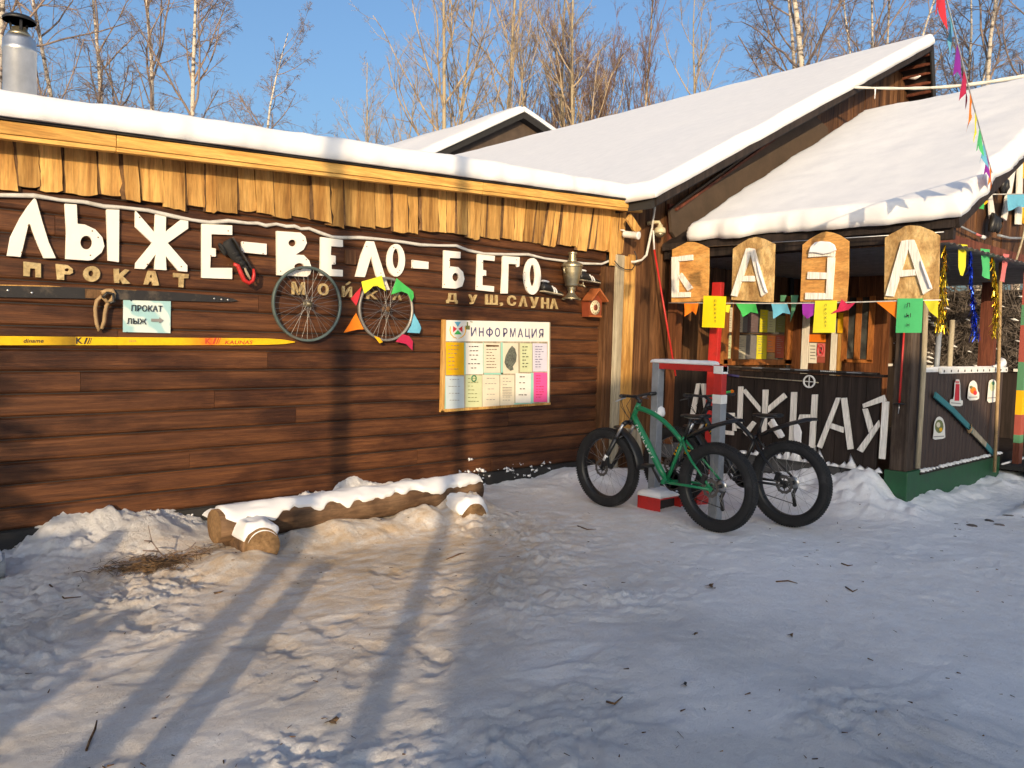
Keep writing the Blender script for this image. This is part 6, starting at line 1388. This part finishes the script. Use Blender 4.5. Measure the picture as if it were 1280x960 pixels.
xsheet([(1122,373),(1154,373),(1153,416),(1120,416)], XS-.02, 'sheetgreen', 'green sheet with the letters ЛЫЖ in a column on the corner post', 'ЛЫЖ', [(1133,378.5,1137.5,384), (1133,391.5,1138.5,396.5), (1132.5,404.5,1137.5,408)], 'ink')
cover('sheet_snow', on(0, XS-.03, 880, 370), on(0, XS-.03, 907.5, 371), .004, .02, (1.2, -1.2), bpy.data.objects['hanging_sheet'], 99) if False else None

# strips and tinsel at the porch end
G4 = 'paper strips hanging at the porch end'
for pts, mt, lb in (([(1198.5,305),(1209.5,306),(1205,330),(1202,345),(1198,344)], 'lemon', 'yellow paper strip hanging between gold and blue tinsel'), ([(1226,310.5),(1236.5,312),(1235,335),(1233.5,349),(1226.5,345)], 'mint', 'green paper strip hanging right of the blue tinsel'), ([(1254,317),(1261.5,318),(1258,336),(1255,353.5),(1250,351)], 'salmon', 'pink paper strip hanging at the top of the tall stick')):
    flag('paper_strip', pts, YN-.16, mt, lb, G4, bend=.02, seed=len(lb))
def tins(lb, pts, mat, wid):
    rg = random.Random(len(lb)); mb = MB(); n = len(pts); c = [on(1, YN-.18, *p) for p in pts]
    L = sum((b-a).length for a, b in zip(c[:-1], c[1:]))
    for i in range(420):
        f = rg.random(); k = min(int(f*(n-1)), n-2); q = f*(n-1)-k; p = c[k].lerp(c[k+1], q); w = wid[k]*(1-q)+wid[k+1]*q
        p = p+Vector((rg.uniform(-1, 1)*w, rg.uniform(-.8, .8)*w, 0)); d = Vector((rg.gauss(0, .25), rg.gauss(0, .25), -1)).normalized()*rg.uniform(.03, .09)
        s = Vector((rg.gauss(0, 1), rg.gauss(0, 1), rg.gauss(0, .4))).normalized()*.004
        mb.add([p-s, p+s, p+d+s*.6, p+d-s*.6], [(0, 1, 2, 3)])
    mb.tube(c, .004, 5)
    tag(mb.build('tinsel_garland', M[mat], org=c[-1], fix=False), lb, 'tinsel', 'tinsel garlands at the porch end')
tins('thick gold tinsel garland right beside the large letter А board', [(1181.5,305),(1179,350),(1177,385),(1176,412)], 'tgold', [.012, .035, .045, .06])
tins('blue tinsel garland between the yellow and green paper strips', [(1212.5,313),(1214.5,350),(1217,390),(1219.5,420)], 'tblue', [.012, .014, .02, .05])
tins('gold tinsel garland hanging by the rear post of the porch', [(1240.5,321),(1244,350),(1246,385),(1243.5,420)], 'tgold', [.012, .02, .03, .045])

# stickers and the pair of old skis on the corrugated panel
YS = YN-.022
G5 = 'food and drink stickers on the corrugated panel'
def sticker(lb, out, inner, base=None):
    r = thing('sticker', lb, 'sticker', on(1, YS, out[0][0], max(p[1] for p in out)), G5)
    MB().prism(onY(YS, rounded(out, 1)), (0, -.002, 0)).build('backing', M['pwhite'], r)
    for i, (mt, pts) in enumerate(inner): MB().prism(onY(YS-.0025-.0008*i, pts), (0, -.0007, 0)).build('picture', M[mt], r)
sticker('white sticker of a tall red drink on the corrugated panel', [(1193.5,474),(1200,474.5),(1200.5,500),(1203.5,500.5),(1203,508),(1187,507),(1187.5,499),(1192,499)], [('fred', [(1194.5,480),(1199.5,480),(1199,501),(1193,501)]), ('salmon', [(1194,476),(1199,476.5),(1199,479),(1194.5,479)]), ('greyink', [(1189,503),(1201,504),(1201,505),(1189,504)])])
sticker('rounded sticker of an orange and red dish, middle of the upper row on corrugated panel', [(1210,487),(1212,478),(1217,475),(1221,479),(1222,489),(1224,491),(1223.5,500),(1209,500.5)], [('forange', ell(1216.5, 488, 4, 4.5, 12)), ('fred', ell(1219, 491, 2.4, 3, 10)), ('olive', ell(1214, 484, 2, 2, 8)), ('greyink', [(1211,496),(1222,495.7),(1222,496.8),(1211,497)])])
sticker('rounded sticker of green leaves nearest the tall stick on the corrugated panel', [(1235,487),(1236,476),(1241,473.5),(1245.5,477),(1246,502),(1233.5,504)], [('pgreenish', ell(1240.5, 483, 3.6, 6, 12)), ('fdkgreen', ell(1241.5, 479, 2, 2.5, 10)), ('greyink', [(1235,497),(1245,496.5),(1245,497.5),(1235,498)])])
sticker('round topped sticker of a plate of food low on the corrugated panel', [(1167,541),(1167.5,529),(1171,521.5),(1175,520.5),(1179,524),(1181,532),(1181,541.5),(1181.5,548),(1165.5,550)], [('olive', ell(1174, 533, 5.4, 8.5, 14)), ('pcream', ell(1173, 531, 2.4, 3.4, 10)), ('pgold', ell(1176, 537, 2, 2.6, 10)), ('greyink', [(1167,545.3),(1180,544.6),(1180,545.8),(1167,546.5)])])
os_ = thing('wooden_ski', 'faded teal wooden ski tied aslant across the corrugated panel', 'ski', on(1, YN, 1208, 535))
P_ = [on(1, YN-.05, *q) for q in ((1168.5,493.5),(1190,512),(1215,538),(1232,556),(1244,569.5))]
for i in range(4): MB().beam(P_[i], P_[i+1]+(P_[i+1]-P_[i]).normalized()*.002, .016, .062, (0, 1, 0)).build('blade', M['teal' if i in (0, 3) else ('teal' if i == 1 else 'greyboard')], os_)
mb = MB(); q = on(1, YN-.06, 1212, 534)
for i in range(5): mb.tube([q+Vector((.03*math.cos(a)+.006*i-.01, .022*math.sin(a)-.0, .035*math.cos(a)-.008*i)) for a in [k*math.pi/5 for k in range(10)]], .004, 5, closed=True)
mb.build('cord', M['strap'], os_)
# white and yellow boards of the gable letter, black fittings
YM = YN-.135
gl = thing('plank_letter', 'tall white boards forming a letter on the porch gable above the teal flag', 'letter', on(1, YM, 1250, 275))
for i, q in enumerate(([(1234,237),(1237,238),(1242.5,274),(1235.5,274)], [(1265,194),(1271,192),(1256,276),(1251,272)], [(1271.5,191),(1277,190),(1275,281),(1268,280.5)], [(1284,180),(1290,178),(1290,285),(1284,284)])): MB().prism(onY(YM+.004-.0008*i, q), (0, -.02, 0)).build('board', M['whitewood'], gl, bevel=.002)
for i, q in enumerate(([(1277.5,187),(1279,186),(1279,223),(1276.5,223)], [(1277,244),(1279.5,243),(1280,280),(1275.5,279)])): MB().prism(onY(YM-.003-.001*i, q), (0, -.016, 0)).build('yellow_board', M['pgold'], gl)
fb = thing('black_cloth', 'pair of black cloth bundles hung on the porch gable boards', 'cloth', on(1, YM, 1240, 285))
for x, y, rx, ry in ((1252, 231, .11, .09), (1241, 280, .13, .10)):
    mb = MB(); c = on(1, YM-.05, x, y); rg = random.Random(int(x))
    for k in range(9): dx = rg.uniform(-1, 1)*rx*.8; mb.tube([c+Vector((dx*.3, 0, ry*1.1)), c+Vector((dx*.8, -.03, ry*.4)), c+Vector((dx, rg.uniform(-.05, .0), -ry*rg.uniform(.0, .5))), c+Vector((dx*1.15, rg.uniform(-.04, .0), -ry*rg.uniform(.7, 1.3)))], [.015, .035, .035, .012], 7)
    mb.build('bundle', M['leather'], fb)
p = [on(1, YM-.05, *q) for q in ((1193,279),(1215,290),(1230,297))]
h = thing('hockey_stick', 'thin stick with a pale red tipped end slanting across the gable boards', 'stick', p[1]); MB().tube(p[:2]+[p[1].lerp(p[2], .3)], .010, 8).build('shaft', M['greymetal'], h); MB().tube([p[1].lerp(p[2], .3), p[1].lerp(p[2], .75)], .012, 8).build('red_band', M['salmon'], h); MB().tube([p[1].lerp(p[2], .75), p[2]], [.014, .024], 8).build('pale_end', M['white'], h)
p = [on(1, YM-.05, *q) for q in ((1248,294),(1262,297.5),(1290,298))]; tag(MB().tube(p, .014, 8).build('grey_rod', M['greymetal'], org=p[1]), 'grey rod fixed level on the gable boards right of the slanting stick', 'rod')
p = [on(1, YM-.07, *q) for q in ((1284,270),(1278,300),(1270,326))]; tag(MB().tube(p, .012, 8).build('grey_rod', M['greyboard'], org=p[1]), 'pale rod sloping down at the right end of the gable boards', 'rod')
# short string with flags at the gable
q = [on(1, YM-.12, *p) for p in ((1222,243),(1290,242.5))]; tag(MB().tube(q, .006, 6).build('bunting_string', M['cable'], org=q[0]), 'short white string with two flags across the porch gable', 'string')
flag('pennant', [(1222,244.5),(1230,245),(1228.5,262),(1217,259),(1206,263),(1214,252)], YM-.13, 'fgreen', 'crumpled green flag at the tip of the porch roof snow', G3, seed=5)
flag('pennant', [(1258,243.5),(1288,243),(1288,262),(1273,258),(1259,264)], YM-.13, 'fblue', 'blue grey flag on the short string across the gable', G3, seed=6)
flag('pennant', [(1229,249),(1235,251),(1233,256),(1228,255)], YM-.14, 'pgold', 'small yellow flag scrap beside the crumpled green flag', G3, seed=7)
# ------------------------------------------------------------------ twisted bunting from the porch corner and the white cable
K0 = on(1, 2.64, 1240, 216)
def roof_hit(px, py):                     # a point of the porch roof's snow seen at a pixel
    d = ray(px, py); n = Vector((-rs, 0, 1)); p0 = Vector((7.9, 2.72, E0.z+.20)); return EYE+d*((p0-EYE).dot(n)/d.dot(n))
Sd = roof_hit(1031, 272)-roof_hit(1232, 222)
Dn = (ray(1240, 216).cross(ray(1190, 0))).cross(SUN_DIR.cross(Sd)).normalized()
if Dn.dot(CF) > 0: Dn = -Dn
LB = 9.0; nb = 40
def bpt(a): return K0+Dn*a+Vector((0, 0, -.10*math.sin(min(a/LB, 1)*math.pi)))
tb = [bpt(LB*i/nb) for i in range(nb+1)]
tag(MB().tube(tb, .005, 5).build('bunting_string', M['cable'], org=K0), 'string of twisted flags climbing from the porch roof corner into the sky', 'string')
cols = ['forange', 'fpurple', 'fblue', 'mint', 'lemon', 'forange', 'crimson', 'fpurple', 'fblue', 'fred', 'lemon', 'pcream', 'fgreen', 'forange', 'fblue', 'crimson', 'lemon', 'fgreen']
names = ['orange', 'purple', 'pale blue', 'mint green', 'yellow', 'orange', 'crimson', 'purple', 'blue', 'red', 'yellow', 'cream', 'green', 'orange', 'blue', 'crimson', 'yellow', 'green']
where = ['hanging right at the porch roof corner', 'just above the porch roof corner', 'third from the porch roof corner', 'below the yellow one over the roof snow', 'thin and twisted against the porch snow', 'large, against the porch snow below the cable', 'just under the white cable', 'crossing the white cable', 'long, just above the white cable', 'long, against the sky high above the cable', 'near the upper edge of the sky', 'topmost one in sight',
         'out beyond the top of the view', 'second beyond the top of the view', 'third beyond the top of the view', 'fourth beyond the top of the view', 'fifth beyond the top of the view', 'last on the string over the yard']
rg = random.Random(44)
hz = Vector((Dn.x, Dn.y, 0)).normalized(); sdv = Vector((-hz.y, hz.x, 0))
for i, (c_, nm_, wh) in enumerate(zip(cols, names, where)):
    a = .10+i*.46; w, h = .20, rg.uniform(.17, .22); mb = MB(); n = 8; V = []; tw = rg.uniform(-.55, .55)
    for iu in range(n+1):
        for iv in range(n+1):
            u, v = iu/n, iv/n; hh = h*v
            if v > .55: hh = h*(.55+(v-.55)*(abs(u-.5)*2*.9+.10))
            p = bpt(a+w*u)+Vector((0, 0, -hh))+sdv*(v*.05*tw*(u-.5)*2+.014*math.sin(u*5+i)*v)+hz*(.02*math.sin(v*4+i*2)*v)
            V.append(p)
    F = [(iu*(n+1)+iv, (iu+1)*(n+1)+iv, (iu+1)*(n+1)+iv+1, iu*(n+1)+iv+1) for iu in range(n) for iv in range(n)]
    o = mb.add(V, F, 0, True).build('pennant', M[c_], org=bpt(a))
    tag(o, nm_+' flag of the twisted string, '+wh, 'flag', 'flags on the twisted string')
ca, cb_ = on(1, YR-.02, 1064, 109), EYE+ray(1300, 91.5)*12.0
cp = [ca.lerp(cb_, i/24)+Vector((0, 0, -.10*math.sin(i/24*math.pi))) for i in range(25)]+[cb_+(cb_-ca)*.25]
wc = thing('cable', 'thick white cable running from the high gable to the right across the sky', 'cable', ca)
MB().tube(cp, [.017+.018*i/24+.004*math.sin(i*1.7) for i in range(len(cp))], 8).build('run', M['cable'], wc)
p = cp[3]; MB().tube([p, p+Vector((0, 0, -.16))], [.012, .005], 6).build('icicle', M['snow'], wc)

# ------------------------------------------------------------------ bare trees
def batch_tubes(mb_v, mb_f, P, R, n):
    """P (m,k,3) polylines, R (m,k) radii"""
    m, k = P.shape[:2]; T = np.gradient(P, axis=1); T /= np.linalg.norm(T, axis=2, keepdims=True)+1e-9
    ref = np.where(np.abs(T[..., 2:3]) < .9, np.array([0, 0, 1.0]), np.array([1.0, 0, 0])); Uv = np.cross(T, ref); Uv /= np.linalg.norm(Uv, axis=2, keepdims=True)+1e-9; Wv = np.cross(T, Uv)
    a = np.arange(n)*2*math.pi/n
    V = P[:, :, None, :]+R[:, :, None, None]*(Uv[:, :, None, :]*np.cos(a)[None, None, :, None]+Wv[:, :, None, :]*np.sin(a)[None, None, :, None])
    base = sum(len(x) for x in mb_v); mb_v.append(V.reshape(-1, 3)); idx = base+np.arange(m*k*n).reshape(m, k, n); r = np.roll(idx, -1, axis=2)
    F = np.stack([idx[:, :-1], r[:, :-1], r[:, 1:], idx[:, 1:]], -1).reshape(-1, 4); mb_f.append(F)
def tree_mesh(seed, H, stems, counts, ang, ratio, trop, droop, crown0, r0, spread=.12, tw=(.0055, .0032), wander=.10):
    rng = np.random.default_rng(seed); tv, tf, cv, cf = [], [], [], []
    k = 14; m = stems
    P = np.zeros((m, k, 3)); d = np.zeros((m, 3)); d[:, 2] = 1; d[:, :2] = rng.normal(0, spread, (m, 2)); d /= np.linalg.norm(d, axis=1, keepdims=True)
    L = H*rng.uniform(.8, 1.0, m); P[:, 0, :2] = rng.normal(0, .12*(m > 1), (m, 2))
    for i in range(1, k):
        d = d+rng.normal(0, wander*.35, (m, 3)); d[:, 2] += .06; d /= np.linalg.norm(d, axis=1, keepdims=True); P[:, i] = P[:, i-1]+d*(L/(k-1))[:, None]
    f = np.linspace(0, 1, k)[None]; R = (r0*(1-.88*f**.9)).repeat(m, 0)*rng.uniform(.75, 1, (m, 1)); batch_tubes(tv, tf, P, R, 9)
    ks = [8, 6, 5, 4]; ns = [6, 4, 3, 3]
    for lv, cnt in enumerate(counts):
        m0, k0 = P.shape[:2]; par = np.repeat(np.arange(m0), cnt); m = len(par)
        t = rng.uniform(crown0 if lv == 0 else .12, .98 if lv == 0 else 1.0, m); x = t*(k0-1); i0 = np.minimum(x.astype(int), k0-2); q = (x-i0)[:, None]
        st = P[par, i0]*(1-q)+P[par, i0+1]*q; pd = P[par, i0+1]-P[par, i0]; Ls = np.linalg.norm(pd, axis=1, keepdims=True); pd = pd/(Ls+1e-9)
        pl = Ls[:, 0]*(k0-1); rr_ = (R[par, i0]*(1-q[:, 0])+R[par, i0+1]*q[:, 0])
        rv = rng.normal(0, 1, (m, 3)); ax = np.cross(pd, rv); ax /= np.linalg.norm(ax, axis=1, keepdims=True)+1e-9; a = np.radians(rng.uniform(ang[lv][0], ang[lv][1], m))[:, None]
        d = pd*np.cos(a)+ax*np.sin(a); ln = pl*ratio[lv]*rng.uniform(.6, 1.15, m)*(1.15-.75*t if lv == 0 else 1.05-.45*t)
        k = ks[lv]; P2 = np.zeros((m, k, 3)); P2[:, 0] = st
        for i in range(1, k):
            d = d+rng.normal(0, wander, (m, 3)); d[:, 2] += trop[lv]-droop[lv]*i/k; d /= np.linalg.norm(d, axis=1, keepdims=True); P2[:, i] = P2[:, i-1]+d*(ln/(k-1))[:, None]
        rb = np.minimum(rr_*.6, (.032, .013, tw[0], tw[1])[lv]); f = np.linspace(0, 1, k)[None]; R2 = rb[:, None]*(1-.65*f); R2 = np.maximum(R2, .0024 if lv >= 2 else .0045)
        batch_tubes(cv, cf, P2, R2, ns[lv]); P, R = P2, R2
    def mk(nm, v, f, mats):
        me = bpy.data.meshes.new(nm); v = np.concatenate(v); f = np.concatenate(f); me.vertices.add(len(v)); me.vertices.foreach_set('co', v.ravel()); me.loops.add(len(f)*4); me.loops.foreach_set('vertex_index', f.ravel().astype(np.int32)); me.polygons.add(len(f))
        me.polygons.foreach_set('loop_start', np.arange(len(f), dtype=np.int32)*4); me.polygons.foreach_set('loop_total', np.full(len(f), 4, np.int32)); me.polygons.foreach_set('use_smooth', np.ones(len(f), bool)); me.update(calc_edges=True); me.materials.append(mats); return me
    return mk, tv, tf, cv, cf
KINDS = {
 'birch': (dict(H=15, stems=1, counts=(24, 9, 8, 7), ang=((35, 60), (25, 60), (20, 60), (15, 55)), ratio=(.30, .42, .45, .45), trop=(.10, .02, -.02, -.05), droop=(.05, .12, .20, .3), crown0=.22, r0=.14), 'birch', 'twig'),
 'multibirch': (dict(H=14, stems=4, counts=(18, 8, 7, 6), ang=((25, 50), (25, 60), (20, 60), (15, 55)), ratio=(.30, .42, .45, .45), trop=(.10, .03, -.02, -.04), droop=(.05, .10, .2, .25), crown0=.15, r0=.115, spread=.20), 'birch', 'twig'),
 'poplar': (dict(H=15, stems=2, counts=(20, 8, 6, 4), ang=((25, 48), (25, 55), (25, 55), (20, 55)), ratio=(.36, .40, .42, .42), trop=(.12, .10, .06, .03), droop=(0, 0, 0, 0), crown0=.15, r0=.13, spread=.16), 'palebark', 'twigpale'),
 'willow': (dict(H=14, stems=5, counts=(22, 9, 7, 4), ang=((14, 32), (14, 40), (15, 45), (15, 45)), ratio=(.34, .42, .45, .45), trop=(.12, .10, .07, .05), droop=(0, 0, 0, 0), crown0=.10, r0=.09, spread=.16), 'twigpale', 'twigred'),
}
protos = {}
def proto(kind, seed):
    if (kind, seed) not in protos:
        kw, tm, cm = KINDS[kind]; mk, tv, tf, cv, cf = tree_mesh(seed, **kw); protos[(kind, seed)] = (mk('trunk', tv, tf, M[tm]), mk('crown', cv, cf, M[cm]))
    return protos[(kind, seed)]
def plant(kind, seed, px, Y, s, rot, lb, loc=None, nm='bare_tree', grp='bare trees behind the roofs'):
    if loc is None: q = ray(px, 424); t = Y/(q.y if px < 640 else .744); loc = Vector((q.x*t, q.y*t, -.05))
    r = thing(nm, lb, 'tree', loc, grp); r.rotation_euler = (0, 0, rot); r.scale = (s, s, s); r['org'] = (0, 0, 0)
    for me, n_ in zip(proto(kind, seed), ('trunk', 'crown')):
        o = bpy.data.objects.new(n_, me); COL.objects.link(o); o.parent = r
    return r
plant('multibirch', 1, 160, 21, 1.05, .4, 'many stemmed white birch behind the left of the shed roof')
plant('birch', 2, -15, 19, 0.90, 2.0, 'birch at the left edge of the sky behind the steel chimney')
plant('birch', 3, 275, 33, 1.08, 1.2, 'slender far birch right of the many stemmed one')
plant('birch', 2, 60, 36, 1.12, 4.0, 'far thin birch between the chimney and the many stemmed birch')
plant('poplar', 4, 560, 27, 1.42, .9, 'pale spreading tree left of the smaller gabled roof')
plant('poplar', 5, 630, 30, 1.65, 2.6, 'pale tree standing straight behind the peak of the smaller gabled roof')
plant('poplar', 4, 700, 33, 1.80, 4.4, 'tall pale tree just right of the smaller gabled roof peak')
plant('willow', 6, 765, 33, 1.53, 1.0, 'dense reddish many stemmed tree behind the big snowy roof')
plant('willow', 6, 690, 40, 1.50, 3.0, 'far dense reddish tree behind the pale trees')
plant('poplar', 5, 868, 31, 1.50, .5, 'single pale tree with open branches over the big snowy roof')
plant('poplar', 4, 480, 33, 1.08, 5.5, 'low pale tree leaning over the middle of the shed roof')
plant('birch', 3, 1084, 26, 1.88, 3.3, 'white trunked birch behind the top of the big roof')
plant('birch', 3, 1040, 36, 1.80, .2, 'farther birch left of the white trunked one')
plant('multibirch', 1, 1255, 24, 1.72, 2.4, 'bare dark branched birch over the right end of the porch roof')
plant('birch', 2, 1330, 20, 1.65, .9, 'bare birch at the right edge of the sky')
plant('willow', 6, 830, 45, 1.50, 4.0, 'far reddish thicket tree beside the single pale tree')

plant('birch', 2, 1010, 30, 1.75, 2.2, 'hanging twigged birch over the upper half of the big roof')
plant('multibirch', 1, 1120, 29, 1.7, .8, 'many stemmed birch behind the apex of the big roof')
plant('willow', 6, 720, 36, 1.6, 5.2, 'farther reddish tree between the two pale trees')

# ------------------------------------------------------------------ the yard behind the viewpoint (it throws the shadows)
u2 = Vector((SUN_AZ[0], SUN_AZ[1], 0)).normalized(); v2 = Vector((u2.y, -u2.x, 0))
def VS(v, s, z=0.0): return v2*v+u2*s+Vector((0, 0, z))
cab = thing('yard_cabin', 'dark plank cabin standing behind the viewpoint across the yard', 'cabin', VS(3, -16))
prof = [(-.30, -.1), (-.30, 4.97), (.35, 5.13), (1.5, 5.51), (4.7, 5.47), (5.9, 4.86), (7.5, 4.6), (7.5, -.1)]
MB().prism([VS(v, -14, z) for v, z in prof], u2*-4).build('wall', M['dark'], cab)
mb = MB()
for (v0, za_), (v1, zb_) in zip(prof[1:6], prof[2:7]): mb.prism([VS(v0, -13.99, za_+.003), VS(v1, -13.99, zb_+.003), VS(v1, -13.99, zb_+.04), VS(v0, -13.99, za_+.04)], u2*-4.02)
mb.build('roof', M['snow'], cab)
MB().prism([VS(2, -13.995, 0), VS(2.9, -13.995, 0), VS(2.9, -13.995, 2), VS(2, -13.995, 2)], u2*.05).build('door', M['oldred'], cab)
def pole(v, s, h, r0, r1, lb, lean=(0, 0)):
    b = VS(v, s, -.1); t = b+Vector((lean[0], lean[1], h)); o = thing('wooden_pole', lb, 'pole', b, 'poles in the yard behind the viewpoint'); MB().tube([b, b.lerp(t, .5), t], [r0, (r0+r1)/2, r1], 14).build('shaft', M['postwood'], o)
    a = t+v2*.25+Vector((0, 0, -.15)); c_ = t-v2*.25+Vector((0, 0, -.15)); MB().beam(a, c_, .06, .06).build('crossarm', M['postwood'], o)
pole(-.575, -4.5, 7.6, .068, .055, 'tall pole behind the viewpoint whose shadow crosses the information board')
pole(-1.57, -5.0, 7.4, .082, .065, 'thicker tall pole behind the viewpoint left of the other one')
gp = thing('gate_post', 'stout short gate post in the yard behind the viewpoint', 'post', VS(-1.31, -1.6, 0)); MB().tube([VS(-1.31, -1.6, -.1), VS(-1.31, -1.6, 1.28)], [.085, .075], 14).build('shaft', M['postwood'], gp)
def spruce(v, s, H, R, lb):
    b = VS(v, s, -.1); r = thing('young_spruce', lb, 'tree', b, 'spruces behind the viewpoint'); rg = random.Random(int(H*100)); MB().tube([b, b+Vector((0, 0, H))], [.07, .01], 8).build('trunk', M['postwood'], r)
    mb = MB(); z = .35
    while z < H:
        rad = R*(1-z/H)+.05
        for j in range(int(9+rad*9)):
            a = rg.uniform(0, 6.28); d = Vector((math.cos(a), math.sin(a), -.25)); L = rad*rg.uniform(.75, 1.1); p = b+Vector((0, 0, z)); nrm = Vector((-d.y, d.x, 0))
            for kk in range(5):
                q0, q1 = p+d*L*kk/5, p+d*L*(kk+1.3)/5; w = .16*(1-kk/6); mb.add([q0-nrm*w, q1-nrm*w*.3, q1+nrm*w*.3, q0+nrm*w, q0+Vector((0, 0, -.1))], [(0,1,2,3),(0,1,4),(2,3,4)])
        z += .14
    mb.build('crown', M['spruce'], r)
shade_pile = thing('shade_woodpile', 'unseen stack of split logs added behind the viewpoint to shade the left of the snow', 'shade_woodpile', VS(-2.9, -2.6, 0)); rg = random.Random(19); kk = 0; mbl = MB(); mbe = MB()  # unseen pile added and stepped in height to shade the lower left snow
v = -4.6
while v < -1.92:
    top_ = 1.62 if v < -2.75 else (1.62-.40*(v+2.75)/.7 if v < -2.05 else 1.22)
    z = .05
    while z < top_-.05:
        r = rg.uniform(.055, .075); mbl.tube([VS(v+rg.uniform(-.01, .01), -2.9, z), VS(v, -2.45, z)], r, 9); z += r*1.75
    v += .13
mbl.build('stacked_logs', M['logend'], shade_pile)
MB().prism([VS(a_, -2.93, z_) for a_, z_ in ((-4.65, -.05), (-4.65, 1.58), (-2.8, 1.58), (-2.2, 1.2), (-1.95, 1.1), (-1.9, -.05))], u2*.02).build('shade_filler_board', M['dark'], shade_pile)  # added to close the gaps between logs so the shadow stays solid
spruce(-3.78, -5.0, 4.55, 1.28, 'young spruce behind the viewpoint to the left')
spruce(-5.6, -6.0, 5.2, 1.5, 'second young spruce farther left behind the viewpoint')

# ------------------------------------------------------------------ twigs, leaves and litter on the trodden snow
rg = random.Random(101)
tws = [('dark bent twig lying at the lower left of the snow', [(108,932),(112,920),(119,904),(121,896)]), ('small forked twig left of the twig heap shadow', [(62,735),(80,748),(104,752)]), ('thin twig in the middle of the shaded snow', [(558,700),(574,694),(585,690)]),
       ('thin twig by the rear wheel of the black bike', [(1052,702),(1060,706),(1066,705)]), ('short dark twig on the shaded snow at the lower middle', [(758,880),(768,884),(778,875)]), ('slender twig on the snow right of the green bike', [(970,726),(985,725),(997,728)]),
       ('thin curved twig in front of the green bike wheels', [(722,660),(734,665),(745,664)]), ('small twig pair on the snow at right centre', [(1057,733),(1066,738),(1072,735)])]
for lb, px in tws:
    p = [on(2, 0, *q) for q in px]; p = [Vector((q.x, q.y, GZ(q.x, q.y)+.006)) for q in p]; tag(MB().tube(p, [.005]*(len(p)-1)+[.002], 5).build('twig', M['bark'], org=p[0]), lb, 'twig', 'twigs lying on the snow')
def leaf(lb, px, py, r, mt='straw'):
    q = on(2, 0, px, py); z = GZ(q.x, q.y)+.008; mb = MB(); n = 9; V = [(q.x, q.y, z+.006)]
    for i in range(n): a = 2*math.pi*i/n; e = r*(1+.4*math.sin(3*a+px)); V.append((q.x+e*math.cos(a), q.y+e*math.sin(a)*.7, z+.006*math.sin(a*2+px)))
    mb.add(V, [(0, i+1, (i+1) % n+1) for i in range(n)]); o = mb.build('dry_leaf', M[mt], org=(q.x, q.y, z)); tag(o, lb, 'leaf', 'dry leaves on the snow')
leaf('curled brown leaf on the shaded snow below the rear wheels', 887, 733, .035, 'bark'); leaf('brown leaf near the pole shadow on the lit snow', 272, 742, .03); leaf('dark leaf on the snow at the lower right of the middle', 988, 797, .02, 'bark'); leaf('tan leaf on the lit snow left of the long pole shadow', 415, 902, .03); leaf('dark round leaf low in the shaded snow', 855, 864, .018, 'ink'); leaf('pale leaf lying left of the dark round one', 868, 797, .025)
mb = MB()
for i in range(270):
    px, py = rg.uniform(-20, 1290), rg.uniform(660, 990) if rg.random() < .75 else rg.uniform(640, 720); q = on(2, 0, px, py); z = GZ(q.x, q.y)+.003; a = rg.uniform(0, 6.28); L = rg.uniform(.004, .030)*(1 if rg.random() < .85 else 2); d = Vector((math.cos(a), math.sin(a), rg.uniform(-.1, .2)))*L; p = Vector((q.x, q.y, z)); r = rg.uniform(.0012, .004)
    mb.tube([p-d*.5, p+d*.5], [r, r*.5], 4)
o = mb.build('forest_litter', M['bark']); o['kind'] = 'stuff'
mb = MB()
for i in range(16):
    px = rg.uniform(1175, 1290); py = 664-(px-1185)*.24+rg.gauss(0, 4); q = on(2, 0, px, py); r = rg.uniform(.015, .06); z = GZ(q.x, q.y)-.012; mb.lathe([(r*.9, -.02), (r, r*.1), (r*.7, r*.35), (0, r*.4)], (q.x, q.y, z), 7, M=Matrix(((1, rg.uniform(-.4, .4), 0), (rg.uniform(-.3, .3), 1, 0), (0, 0, 1))))
o = mb.build('dirty_ice_clods', M['brush']); o['kind'] = 'stuff'
